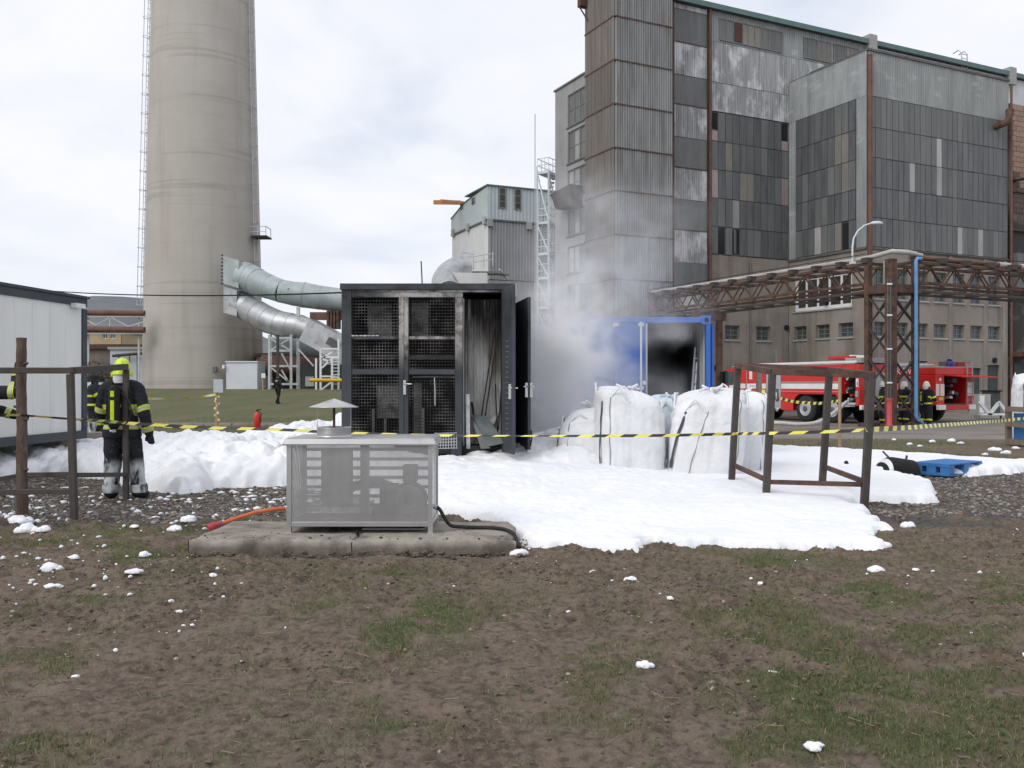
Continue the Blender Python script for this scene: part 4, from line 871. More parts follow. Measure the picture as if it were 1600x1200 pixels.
# strip of alternating sheets beside the tower
zz = [26, 24.15, 22.15, 20.2, 18.4, 16.45, 14.6, 12.7, 10.85, 8.9, 7.3, 3.0, zg]
for k in range(len(zz) - 1):
    a, b = MN.fx(1051.5), MN.fx(1104); t, bt = min(zz[k], HM - .3), zz[k + 1]
    if k == 0: t = HM - .3
    m = MB()
    if k % 2 == 0: MN.corr(m, a, b, bt, t, -.03, .17); m.build('corrugated_sheet', M['corr_white'], plant)
    else:
        MN.box(m, a, b, -.035, .02, bt + .03, t - .03); m.build('glazed_panel', M['panel_mid'], plant)
        m = MB(); MN.box(m, a - .02, b + .02, -.08, -.036, bt - .04, bt + .03); m.build('glazing_rail', M['rust_steel'], plant)
for px, zt_, zb_ in ((1107, HM - .3, zg), (1050, HM - .3, 2)):
    m = MB(); x = MN.fx(px); m.tube([MN.w(x, -.16, zb_), MN.w(x, -.16, zt_)], .11 if px > 1100 else .06, 8); m.build('downpipe', M['rust_pipe'], plant)
m = MB(); c = BR.w(.0, -.02, 0); m.tube([BR.w(-.02, -.22, zg), BR.w(-.02, -.22, 20.6)], .14, 10); m.build('downpipe', M['rust_pipe'], plant)
m = MB(); m.tube([BR.w(xr1 + .1, -.16, zg), BR.w(xr1 + .1, -.16, 20.6)], .08, 8); m.build('downpipe', M['rust_pipe'], plant)
x = MN.fx(1171); m = MB(); m.tube([MN.w(x, -.08, zg), MN.w(x, -.08, ZC - .3)], .045, 6); m.build('downpipe', M['panel_tan'], plant)
m = MB(); x = BR.fx(1558); z = 17.9
m.tube([BR.w(x - .25, -.02, z - .05), BR.w(x - .25, -.45, z), BR.w(x + .1, -.6, z + .15), BR.w(x + .3, -.6, z + .5), BR.w(x + .45, -.55, z + .95)], [.22, .22, .22, .2, .26], 10); m.build('vent_elbow', M['rust_steel'], plant)
for f, px, py in ((MN, 1118, 575), (MN, 1228, 512), (BL, 1290, 470), (BR, 1482, 565), (BR, 1553, 563)):
    m = MB(); x, z = f.fx(px), f.fz(px, py); m.tube([f.w(x, .1, z), f.w(x, -.12, z)], .17, 10); m.build('vent_stub', M['hole'], plant)
# --- stair tower
tz_ = [29, 26.6, 24.1, 21.7, 19.3, 16.9, 14.5, 12.15, 9.75, 7.3, 4.9, 2.4, zg]
m = MB(); TOW.box(m, tx0 + .06, tx1 - .02, .05, 3.0, zg, 27); m.build('tower_core', M['joint'], plant)
for k in range(len(tz_) - 1):
    a, b = tz_[k], tz_[k + 1]
    m = MB(); TOW.corr(m, tx0 + .02, tx1, b + .04, a - .03, 0, .155, .065); m.build('corrugated_sheet', M['corr_tower'], plant)
    m = MB(); TL.corr(m, 0, 3.10, b + .04, a - .03, 0, .155, .065); m.build('corrugated_sheet', M['corr_rusty'], plant)
    m = MB(); TOW.box(m, tx0 - .04, tx1 + .01, -.085, .05, b - .04, b + .035); TL.box(m, 0, 3.06, -.082, .04, b - .04, b + .035); m.build('flashing', M['rust_steel'], plant)
m = MB(); TL.box(m, -.05, .35, -.5, .4, gz(10, 51.5), 27); m.build('roof_hood', M['rust_steel'], plant)
m = MB(); m.bar(TL.w(.1, -.45, gz(10, 51.5)), TL.w(.4, -.05, gz(28, 51)), .08); m.build('roof_brace', M['rust_steel'], plant)
# --- wing behind the tower
wx0 = WG.fx(867.5); HW = WG.fz(890, 130)
ops = []
for (ya, yb) in ((142, 192), (201, 250), (262, 304), (325, 365), (383, 425), (444, 480)):
    xa, xb = WG.fx(887), WG.fx(914); ops.append((xa, xb, WG.fz(900, yb), WG.fz(900, ya)))
m = MB(); WG.wall(m, wx0, 6.9, zg, HW, ops); m.build('wing_wall', M['panel_mid'] if False else pm('render_grey', (.27, .265, .27), (.33, .325, .33), .6, rough=.9, layers=[dict(c=(.2, .19, .19), scale=1, stretch=(1, 1, .2), lo=.5, hi=.7, amt=.5)]), plant)
for k, o in enumerate(ops):
    n = 3; wd = (o[1] - o[0]) / n
    for i in range(n):
        mp = M['panel_light'] if (k in (1, 2, 3, 5) and i == 1) or (k == 2 and i == 0) or (k == 4 and i != 2) else M['panel_mid']
        window(WG, plant, o[0] + i * wd + .01, o[0] + (i + 1) * wd - .01, o[2] + .01, o[3] - .01, M['win_frame'], mp, 1, 2, y=.1, fw=.05)
    m = MB(); WG.box(m, o[0] - .1, o[1] + .05, -.06, -.003, o[2] - .12, o[2] - .02); m.build('sill', M['joint'], plant)
m = MB(); WG.box(m, wx0 - .1, 4.2, -.08, 1.6, HW, HW + .1); m.build('wing_roof', M['panel_mid'], plant)
m = MB(); xa, xb = WG.fx(880), WG.fx(911); za, zb = WG.fz(895, 325), WG.fz(895, 300)
P = [WG.w(xa, -.9, zb), WG.w(xb, -.9, zb + .15), WG.w(xb, -.05, zb + .15), WG.w(xa, -.05, zb), WG.w(xa + .35, -.7, za), WG.w(xb - .1, -.7, za - .1), WG.w(xb - .1, -.05, za - .1), WG.w(xa + .35, -.05, za)]
m.add(P, [(0, 1, 2, 3), (7, 6, 5, 4), (0, 4, 5, 1), (1, 5, 6, 2), (2, 6, 7, 3), (3, 7, 4, 0)]); m.build('rusty_hopper', M['dark_steel'], plant)
# --- brick end at the right
bx0, bx1 = xr1 + .25, xr1 + 9
m = MB(); BR.box(m, bx0, bx1, .05, .5, zg, 19.6); m.build('end_wall', M['mortar'], plant)
BRK = MB().box((0, 0, 0), (1, 1, 1)).mesh('brick', M['brick'])
for r_ in range(21):
    for c_ in range(5):
        xx = bx0 + .3 + c_ * .62 + (.31 if r_ % 2 else 0); put('brick', BRK, plant, BR.w(xx, .04, 19.35 - r_ * .33), BR.a, (.59, .06, .30), M['brick' if r_ < 13 + (c_ * 3) % 4 else 'brick_sooty'])
for z in (13.9, 11.4, 7.6):
    m = MB(); BR.box(m, bx0, bx1, -.12, .02, z, z + .12); m.build('string_course', M['rust_steel'], plant)
m = MB(); BR.box(m, bx0 - .05, bx1, -.5, .0, 7.7, 9.9); m.build('soot_box', M['panel_dark'], plant)
m = MB(); m.tube([BR.w(bx0 + .2, -.1, 14.6), BR.w(bx0 + .9, -.4, 14.75), BR.w(bx0 + 1.0, -.4, 15.3), BR.w(bx0 + 1.4, -.4, 15.5)], .09, 7); m.build('wall_pipe', M['black'], plant)
m = MB(); BR.box(m, bx0 - .1, bx0 + 3.5, -1.2, .0, 3.3, 3.6); m.build('canopy', M['rust_steel'], plant)
m = MB(); BR.box(m, bx0 + .3, bx0 + 1.8, -.05, .02, zg + .4, 2.9); m.build('gateway', M['dark_green'], plant)
# hidden bulk so that nothing shows through from the side
m = MB(); MN.box(m, x0 + .3, x0 + 6, .6, 2.2, zg, HM - .4); MN.box(m, x0 + 6.002, 24, .6, 13.5, zg, HM - .4); m.build('hall_core', M['joint'], plant)

# ------------------------------------------------------------------ pale boiler house with roof crane beam
def boiler_house():
    D0 = 96.0; a = R(24); P = (gx(762, D0), D0)
    RF = Fac(P, a); lf = Fac((P[0] - 7.4 * math.sin(a), P[1] + 7.4 * math.cos(a)), a - math.pi / 2)
    # left face length chosen so that its far end reaches column 705
    u = (705 - 800) / F; L = (P[0] - u * P[1]) / (math.sin(a) + u * math.cos(a)); lf = Fac((P[0] - L * math.sin(a), P[1] + L * math.cos(a)), a - math.pi / 2)
    z0 = 0.0
    t = thing('boiler_house', 'pale blue and white boiler house with pitched roof in front of the cloudy sky', 'building', (P[0], P[1], z0))
    zt, zm = gz(290, D0), gz(342, D0); xR = 13.0
    m = MB(); RF.corr(m, 0, xR, zm, zt, 0, .42, .06); m.build('corrugated_sheet', M['boiler_blue'], t)
    zr = zt - 1.7
    m = MB()
    lo = lf.w(0, 0, zm); hi = [lf.w(0, 0, zr), lf.w(L * .40, 0, zt - .55), lf.w(L, 0, zt)]
    m.add([lf.w(0, 0, zm), lf.w(L, 0, zm), hi[2], hi[1], hi[0]], [(0, 1, 2, 3, 4)]); m.build('gable_wall', M['boiler_blue'], t)
    m = MB(); RF.corr(m, .1, xR, gz(436, D0), zm - .15, .12, .36, .09); m.build('corrugated_sheet', M['boiler_grey'], t)
    m = MB(); lf.corr(m, 0, L - .1, z0, zm - .15, .12, .5, .05); m.build('corrugated_sheet', M['boiler_white'], t)
    m = MB(); RF.box(m, .1, xR, .1, .3, z0, gz(437, D0)); m.build('lower_wall', M['boiler_grey'], t)
    m = MB(); RF.box(m, -.08, xR, -.08, .1, zm - .16, zm + .02); lf.box(m, 0, L + .06, -.08, .1, zm - .16, zm + .02); m.build('drip_edge', M['tank_dark'], t)
    m = MB(); RF.box(m, -.15, xR, -.2, 6.5, zt, zt + .13); m.build('roof', M['teal_edge'], t)
    m = MB(); m.add([lf.w(-.05, -.15, zr), lf.w(L * .40, -.15, zt - .55), lf.w(L, -.15, zt + .1), lf.w(L, 6, zt + .1), lf.w(L * .40, 6, zt - .55), lf.w(-.05, 6, zr)], [(0, 1, 4, 5), (1, 2, 3, 4)]); m.build('roof_slope', M['panel_light'], t)
    for a0, a1 in ((779, 790), (803, 814)):
        o = (RF.fx(a0), RF.fx(a1), gz(327, D0 + 1), gz(294, D0 + 1)); window(RF, t, *o, M['win_frame'], M['pane_dark'], 1, 3, y=-.1, fw=.12)
    for px, py in ((722, 322), (740, 314)):
        x, z = lf.fx(px), lf.fz(px, py); window(lf, t, x - .45, x + .45, z - .35, z + .35, M['win_frame'], M['pane_dark'], 1, 1, y=-.03, fw=.06)
    for f, px, py in ((RF, 765, 348), (RF, 826, 353), (lf, 758, 345), (lf, 732, 355), (lf, 709, 364)):
        m = MB(); x, z = f.fx(px), f.fz(px, py); f.box(m, x - .3, x + .3, -.25, .06, z - .4, z + .4); m.build('bracket', M['panel_light'], t)
    m = MB(); x, z = lf.fx(713), lf.fz(713, 316); m.bar(lf.w(x, .5, z), lf.w(x - .6, -2.6, z - .1), .35, .45); c = lf.w(x, 0, z)
    m.bar((c[0] + .8, c[1] - .2, c[2] - .1), at(689, 314, D0 + 4), .28, .34); m.build('crane_beam', M['orange'], t)
    m = MB(); lf.box(m, .1, lf.fx(760), .5, 8, z0, zm - .3); RF.box(m, .3, xR, .5, 6, z0, zt - .2); m.build('core', M['boiler_grey'], t)
    # access platform half way down
    m = MB(); za = gz(424, D0 - 3)
    pl = [at(720, 424, 93), at(770, 416, 91), at(782, 419, 92.5), at(792, 434, 94)]
    zp = gz(427, 92); m.b2((gx(720, 92), 91.2, zp - .12), (gx(776, 92), 92.8, zp + .1)); m.bar((gx(776, 92), 92, zp), (gx(792, 92), 93.2, zp - .05), .8, .16)
    m.build('platform', M['panel_tan'], t)
    m = MB()
    for (px, py, h) in ((722, 424, 30), (740, 421, 24), (756, 418, 24), (770, 416, 22)): m.bar(at(px, py, 92), at(px, py - h, 92), .1)
    m.bar(at(722, 394, 92), at(740, 397, 92), .12); m.bar(at(722, 404, 92), at(770, 396, 92), .08); m.bar(at(740, 410, 92), at(770, 405, 92), .08); m.build('platform_railing', M['pale_steel'], t)
    m = MB(); m.bar(at(745, 424, 92), at(762, 440, 93), .16); m.bar(at(780, 421, 92.5), at(793, 436, 94), .2); m.bar(at(735, 424, 92), at(740, 442, 93), .14); m.build('platform_brace', M['pale_steel'], t)
    # bent flue
    m = MB(); D1 = 88.0; cc = at(735, 444, D1); Rb = 40 / F * D1 * 1.0
    pts = [(cc[0] - Rb * math.cos(q), cc[1] + 2.2 * math.sin(q), cc[2] + Rb * .78 * math.sin(q)) for q in np.linspace(-.5, math.pi / 2, 12)]
    m.tube(pts, 1.35, 18); m.build('bent_flue', M['galv'], t)
    m = MB(); b0 = at(708, 444, 87.5); b1 = at(762, 430, 89.5); m.b2((b0[0], b0[1], b0[2] - 4), (b1[0], b1[1], b1[2])); m.build('flue_box', M['boiler_white'], t)
boiler_house()

# ------------------------------------------------------------------ open steel stair tower beside the factory wing
def scaffold():
    D0 = 66.0; t0 = at(853, 600, D0); z0 = 0.0
    t = thing('steel_stair_tower', 'slender open pale steel stair tower between boiler house and factory wing', 'stair tower', (t0[0], t0[1], z0))
    X0, X1 = gx(840, D0), gx(857, D0); Y0, Y1 = D0, D0 + 1.6; zt = gz(266, D0)
    for i, (x, y) in enumerate(((X0, Y0 + .5), (X1, Y0), (X1 + 1.0, Y1), (X0 + 1.0, Y1 + .5))):
        m = MB(); m.bar((x, y, z0 - .4), (x, y, zt + .1), .13); m.build('post', M['lamp_white'], t)
    zs = [gz(p, D0) for p in (268, 347, 396, 434, 480, 530, 580)]
    for z in zs:
        m = MB(); P = [(X0, Y0 + .5), (X1, Y0), (X1 + 1.0, Y1), (X0 + 1.0, Y1 + .5)]
        m.add([(x, y, z + dz) for dz in (-.09, .09) for x, y in P], [(3, 2, 1, 0), (4, 5, 6, 7), (0, 1, 5, 4), (1, 2, 6, 5), (2, 3, 7, 6), (3, 0, 4, 7)]); m.build('landing', M['lamp_white'], t)
        m = MB()
        for k in range(4):
            a, b = P[k], P[(k + 1) % 4]
            for h in (.55, 1.05): m.bar((a[0], a[1], z + h), (b[0], b[1], z + h), .045)
            for q in (0, .33, .66): m.bar((a[0] + (b[0] - a[0]) * q, a[1] + (b[1] - a[1]) * q, z), (a[0] + (b[0] - a[0]) * q, a[1] + (b[1] - a[1]) * q, z + 1.05), .035)
        m.build('railing', M['lamp_white'], t)
    for k in range(len(zs) - 1):
        m = MB(); m.bar((X0, Y0 + .5, zs[k] - .1), (X1, Y0, zs[k + 1] + .1), .09); m.bar((X1, Y0, zs[k] - .1), (X1 + 1, Y1, zs[k + 1] + .1), .08); m.build('brace', M['lamp_white'], t)
        m = MB(); s0, s1 = ((X0 + .4, Y0 + 1.0), (X1 + .5, Y0 + .9)); 
        if k % 2: s0, s1 = s1, s0
        for q in range(12):
            f = q / 12; m.box((s0[0] + (s1[0] - s0[0]) * f, s0[1], zs[k + 1] + (zs[k] - zs[k + 1]) * f), (.28, .7, .04))
        m.build('stair_flight', M['pale_steel'], t)
    mm = MB(); mm.bar(at(836, 600, D0 + 3), at(836, 178, D0 + 3), .07); mm.bar(at(838.5, 600, D0 + 3), at(838.5, 260, D0 + 3), .05)
    tag(mm.build('antenna_mast', M['pale_steel'], None, org=at(836, 600, D0 + 3)), 'thin pale mast rising left of the steel stair tower', 'mast')
scaffold()

# ------------------------------------------------------------------ flue ducts between chimney and hall
def duct(name, label, pts, rs, mat, sides=18, flat=None):
    t = thing(name, label, 'duct', (pts[0][0], pts[0][1], float(tz(pts[0][0], pts[0][1]))))
    return t
def ducts():
    D1 = 84.0
    def P(px, py, D): return at(px, py, D)
    t = thing('upper_flue_duct', 'upper flue duct of dull blue-grey sheet entering the chimney, round and nearly level', 'duct', P(365, 425, 85))
    m = MB(); c0 = P(355, 424, 84.7); c1 = P(381, 431, 83.7)
    def sq(c, hx, hz, dx): return [(c[0] - dx * .1, c[1] - hx, c[2] - hz), (c[0] + dx * .1, c[1] + hx, c[2] - hz), (c[0] + dx * .1, c[1] + hx, c[2] + hz), (c[0] - dx * .1, c[1] - hx, c[2] + hz)]
    A, B = sq(c0, 1.3, 1.28, 0), sq(c1, 1.3, 1.30, 1)
    m.add(A + B, [(0, 1, 5, 4), (1, 2, 6, 5), (2, 3, 7, 6), (3, 0, 4, 7), (3, 2, 1, 0), (4, 5, 6, 7)]); m.build('inlet_box', M['galv_dull'], t)
    path = [(380, 431, 83.7, 1.34), (388, 434, 83.5, 1.36), (400, 440, 83, 1.28), (420, 448, 82.5, 1.12), (440, 455, 82, 1.06), (460, 459, 82, 1.10), (475, 461, 82, 1.16), (500, 465, 82, 1.10), (540, 470, 82, 1.08), (600, 478, 82, 1.08), (650, 482, 83.5, 1.08), (700, 480, 86, 1.08)]
    for i in range(len(path) - 1):
        a, b = path[i], path[i + 1]; m = MB()
        pa, pb = Vector(P(*a[:3])), Vector(P(*b[:3])); d = (pb - pa).normalized()
        m.tube([pa - d * .12, pb + d * .12], [a[3] * .996, b[3] * .996], 24, False); m.build('duct_section', M['galv_dull'], t)
        m = MB(); m.tube([pb - d * .05, pb + d * .05], [b[3] + .015] * 2, 24, False); m.build('flange', M['galv_dull'], t)
    m = MB()
    for k in range(9):
        z = c0[2] - 1.3 + k * .33; m.box((c0[0] - .06, c0[1] - 1.3, z), (.16, .12, .14))
    m.build('flange_bolts', M['dark_steel'], t)
    t = thing('lower_flue_duct', 'lower flue duct of shiny galvanised sheet ending in a square chute', 'duct', P(365, 470, 85))
    A, B = sq(P(356, 470, 84.7), 1.3, 1.22, 0), sq(P(378, 476, 83.9), 1.25, 1.2, 1); m = MB(); m.add(A + B, [(0, 1, 5, 4), (1, 2, 6, 5), (2, 3, 7, 6), (3, 0, 4, 7), (3, 2, 1, 0), (4, 5, 6, 7)]); m.build('inlet_box', M['galv'], t)
    path = [(374, 475, 84.1, 1.24), (381, 478, 83.9, 1.27), (390, 483, 83.5, 1.25), (405, 492, 82.4, 1.24), (420, 500, 81.6, 1.22), (437, 506, 81, 1.18), (455, 509, 80.6, 1.14), (470, 511, 80.2, 1.08), (486, 517, 80, 1.0)]
    for i in range(len(path) - 1):
        a, b = path[i], path[i + 1]; m = MB(); pa, pb = Vector(P(*a[:3])), Vector(P(*b[:3])); d = (pb - pa).normalized()
        m.tube([pa - d * .14, pb + d * .14], [a[3] * .996, b[3] * .996], 24, False); m.build('duct_section', M['galv'], t)
        m = MB(); m.tube([pb - d * .04, pb + d * .04], [b[3] + .012] * 2, 24, False); m.build('flange', M['galv'], t)
    m = MB(); a, b = P(482, 516, 79.8), P(548, 552, 79.0); m.bar(a, b, 1.9, 2.1); m.build('square_chute', M['galv'], t)
    m = MB(); c = P(520, 536, 78.2); m.box((c[0], c[1] - .2, c[2]), (1.0, .1, .7), M=Matrix.Rotation(R(30), 3, 'Y')); m.build('hatch', M['tank_dark'], t)
    # brown bellows by the container edge
    t = thing('pipe_bellows', 'rusty brown stack of pipe rings under the upper duct next to the dark container', 'pipe', P(525, 500, 80))
    for k in range(4):
        m = MB(); c = P(514 + k * 5, 500, 81); m.box((c[0], c[1], c[2]), (.2, 1.2, 1.6)); m.build('ring', M['rust_steel'], t)
    m = MB(); m.bar(P(485, 494, 81.5), P(540, 494, 81.5), .5, .7); m.build('pipe', M['rust_pipe'], t)
    # support trestle
    t = thing('duct_trestle', 'bolted steel trestle carrying the lower duct right of the chimney', 'trestle', P(440, 607, 80))
    zb = float(tz(gx(440, 80), 80)) - .3
    for px, D in ((421, 79), (434, 78), (455, 79), (466, 80), (423, 82), (466, 83)):
        m = MB(); p = P(px, 523 if px != 466 else 480, D); m.bar((p[0], p[1], zb), p, .28 if px == 466 else .2); m.build('leg', M['pale_steel'] if px != 434 else M['dark_steel'], t)
    for a, b in (((421, 528), (455, 528)), ((421, 548), (455, 548)), ((421, 572), (466, 572)), ((421, 600), (466, 600))):
        m = MB(); m.bar(P(*a, 79), P(*b, 79), .18); m.build('beam', M['pale_steel'], t)
    for a, b in (((421, 528), (455, 548)), ((455, 528), (421, 548)), ((440, 552), (455, 580)), ((421, 572), (455, 600)), ((466, 545), (490, 572)), ((440, 578), (455, 604))):
        m = MB(); m.bar(P(*a, 79), P(*b, 79), .12); m.build('brace', M['pale_steel'], t)
    # white stair frame at right
    t = thing('white_access_stair', 'white painted steel access stair below the square chute, left of the dark container', 'stair', P(515, 610, 76))
    zb = float(tz(gx(515, 76), 76)) - .3
    for px, py in ((501, 545), (519, 558), (529, 530), (494, 560)):
        m = MB(); p = P(px, py, 76 + (px % 3)); m.bar((p[0], p[1], zb), p, .16); m.build('post', M['white_paint'], t)
    for a, b in (((501, 545), (530, 545)), ((501, 558), (530, 558)), ((501, 562), (519, 550)), ((501, 588), (530, 588)), ((501, 560), (519, 566)), ((501, 610), (524, 592)), ((503, 575), (519, 560))):
        m = MB(); m.bar(P(*a, 76), P(*b, 76), .13); m.build('rail', M['white_paint'], t)
    for k in range(9):
        m = MB(); p = P(524, 560 + k * 5, 75.6); m.box(p, (.75, .3, .05)); m.build('step', M['white_paint'], t)
    t = thing('pale_tank', 'pale blue horizontal tank under the ducts', 'tank', P(455, 545, 88))
    m = MB(); m.tube([P(424, 541, 87), P(502, 545, 87)], .95, 16); m.build('tank_shell', M['galv_dull'], t)
    m = MB(); m.tube([P(430, 541, 87), P(431, 541, 87)], .99, 16); m.tube([P(470, 543.5, 87), P(471, 543.5, 87)], .99, 16); m.build('hoops', M['pale_steel'], t)
    t = thing('rusty_tank', 'rusty brown horizontal tank below the pale tank', 'tank', P(455, 572, 86))
    m = MB(); m.tube([P(410, 570, 86), P(496, 574, 86)], [1.0, 1.0], 16); m.build('tank_shell', M['rust_pipe'], t)
    m = MB(); m.bar(P(425, 606, 86), P(425, 574, 86), .8, .4); m.bar(P(480, 606, 86), P(480, 574, 86), .8, .4); m.build('saddles', M['dark_steel'], t)
    t = thing('dark_equipment_box', 'dark green equipment housing on the grass left of the dark container', 'housing', P(504, 608, 84))
    m = MB(); a, b = P(474, 612, 84), P(560, 570, 84); m.b2((a[0], 83, a[2]), (b[0], 87, b[2])); m.build('housing', M['dark_green'], t)
    m = MB(); c = P(484, 596, 82.9); m.box(c, (.8, .1, .9)); m.build('panel', M['sign_grey'], t)
    t = thing('dark_shed', 'dark brown equipment shed right of the white shed under the ducts', 'shed', P(415, 600, 88))
    m = MB(); a, b = P(403, 612, 88), P(470, 556, 88); m.b2((a[0], 87.5, a[2]), (b[0], 91, b[2])); m.build('wall', M['brown_shed'], t)
    m = MB(); m.b2((a[0] - .2, 87.2, b[2]), (b[0] + .2, 91.2, b[2] + .25)); m.build('roof', M['dark_steel'], t)
    mm = MB(); mm.tube([P(484, 594, 75), P(560, 594.5, 75)], .16, 10); tag(mm.build('yellow_gas_pipe', M['yellow_pipe'], None, org=P(484, 594, 75)), 'yellow horizontal pipe crossing the white access stair', 'pipe')
    t = thing('notice_board', 'small pale notice on a wooden post beside the white shed', 'sign', P(411, 610, 76))
    m = MB(); p = P(410.5, 588, 76); m.bar((p[0], p[1], float(tz(p[0], p[1])) - .2), (p[0], p[1], p[2] + .2), .1); m.build('post', M['stake'], t)
    m = MB(); m.box(P(411.5, 587, 75.9), (.34, .05, .4)); m.build('board', M['white_paint'], t)
    t = thing('white_shed', 'low white sheet-metal shed at the foot of the chimney', 'shed', P(378, 609, 80))
    m = MB(); a, b = P(353.5, 611, 80), P(402, 566, 80); m.b2((a[0], 80, a[2]), (b[0], 82.5, b[2])); m.build('wall', M['shed_white'], t)
    m = MB(); m.b2((a[0] - .06, 79.9, b[2]), (b[0] + .06, 82.6, b[2] + .1)); m.build('roof', M['white_paint'], t)
    m = MB(); c = P(350, 573, 80); m.box(c, (.2, .5, .35)); m.build('lamp_box', M['white_paint'], t)
ducts()

# ------------------------------------------------------------------ left gap: pipe bridge, sheds, house
def left_gap():
    D1 = 84.0
    t = thing('pipe_rack', 'two long rusty brown pipes on a thin steel truss behind the white cabin', 'pipe bridge', at(180, 600, D1))
    for py, r in ((489, .27), (515, .30)):
        m = MB(); m.tube([at(40, py - 1.5, D1), at(226, py + .5, D1)], r, 12); m.build('pipe', M['rust_pipe'], t)
    for py in (494.5, 521):
        m = MB(); m.bar(at(40, py, D1), at(226, py, D1), .16, .14); m.build('chord', M['pale_steel'], t)
    for a, b in (((150, 508), (172, 496)), ((172, 496), (172, 512)), ((174, 496), (200, 510)), ((200, 510), (225, 503)), ((130, 497), (150, 508)), ((120, 508), (130, 497))):
        m = MB(); m.bar(at(*a, D1), at(*b, D1), .09); m.build('brace', M['pale_steel'], t)
    for px in (217, 138):
        m = MB(); p = at(px, 494, D1 + .5); m.bar((p[0], p[1], .5), p, .16); m.build('post', M['pale_steel'], t)
    D2 = 175.0
    t = thing('yellow_house', 'distant ochre yellow building seen below the rusty pipes', 'building', at(165, 600, D2))
    F2 = Fac((at(143, 600, D2)[0], D2), 0.0)
    x1 = gx(189, D2) - gx(143, D2); zt = gz(519, D2)
    ops = [(gx(p, D2) - gx(143, D2), gx(p + 8, D2) - gx(143, D2), gz(529, D2), gz(521.5, D2)) for p in (160, 172)]
    m = MB(); F2.wall(m, -14, x1, 0, zt, ops); F2.box(m, -14, x1, .4, 12, 0, zt - .05); m.build('wall', M['yellow_wall'], t)
    for o in ops: window(F2, t, *o, M['white_frame'], M['pane'], 2, 1, fw=.1)
    m = MB(); F2.box(m, -14.4, x1 + .4, -.4, 12.4, zt, zt + .5); m.build('roof', M['brown_shed'], t)
    D3 = 120.0
    t = thing('brown_shed', 'low dark brown shed with flat roof in the gap left of the chimney', 'shed', at(155, 600, D3))
    m = MB(); a, b = at(90, 602, D3), at(214, 545, D3); m.b2((a[0], D3, 0), (b[0], D3 + 8, b[2])); m.build('wall', M['brown_shed'], t)
    m = MB(); m.b2((a[0] - .5, D3 - .5, gz(545, D3)), (b[0] + .5, D3 + 8, gz(538, D3))); m.build('roof', M['rust_steel'], t)
    D4 = 100.0
    t = thing('grey_container_shed', 'pale grey steel shed with dark roof pipe close to the chimney foot', 'shed', at(198, 600, D4))
    m = MB(); a, b = at(172, 604, D4), at(226, 546, D4); m.b2((a[0], D4, .3), (b[0], D4 + 5, b[2])); m.build('wall', M['sign_grey'], t)
    m = MB(); m.b2((a[0] - .2, D4 - .2, b[2]), (b[0] + .2, D4 + 5, b[2] + .28)); m.build('roof', M['panel_light'], t)
    for px in (185, 202, 214):
        m = MB(); p = at(px, 570, D4 - .05); m.box((p[0], p[1], p[2] - .3), (.06, .05, 3.0)); m.build('seam', M['panel_mid'], t)
    m = MB(); m.tube([at(176, 556, D4 - .6), at(222, 552, D4 - .6)], .16, 8); m.build('pipe', M['dark_steel'], t)
    # scrub in front of the sheds
    def bush(px, py, D, h, w_, label, n=1500):
        c = at(px, py, D); z0 = float(tz(c[0], D))
        t = thing('bare_shrub', label, 'shrub', (c[0], D, z0))
        m = MB()
        for k in range(16):
            a = rng.uniform(0, 6.28); l = rng.uniform(.3, 1) * w_ * .5
            m.tube([(c[0], D, z0 - .1), (c[0] + math.cos(a) * l * .4, D + math.sin(a) * l * .4, z0 + h * .45), (c[0] + math.cos(a) * l, D + math.sin(a) * l * .6, z0 + h * rng.uniform(.7, 1))], [.05, .03, .012], 5)
        m.build('stems', M['brown_shed'], t)
        u = rng.normal(0, 1, (n, 3)); u /= np.linalg.norm(u, axis=1)[:, None]; rr = rng.random(n) ** .45
        P = np.stack([u[:, 0] * rr * w_ / 2, u[:, 1] * rr * w_ / 3, h * (.52 + .48 * u[:, 2] * rr)], 1)
        d = rng.normal(0, .06, (n, 2, 3)) * (1 + w_ * .15)
        V = np.stack([P, P + d[:, 0], P + d[:, 1]], 1).reshape(-1, 3); np_obj('foliage', V, np.arange(n * 3).reshape(-1, 3), M['twigs'], False, t)
    M['twigs'] = pm('twigs', (.10, .075, .06), (.15, .12, .09), .6, rough=.95, bump=0)
    bush(150, 600, 72, 2.5, 3.4, 'brown leafless shrub in the gap beside the white cabin')
    bush(168, 600, 78, 2.2, 3.0, 'brown leafless shrub just right of its neighbour behind the lime helmet')
left_gap()

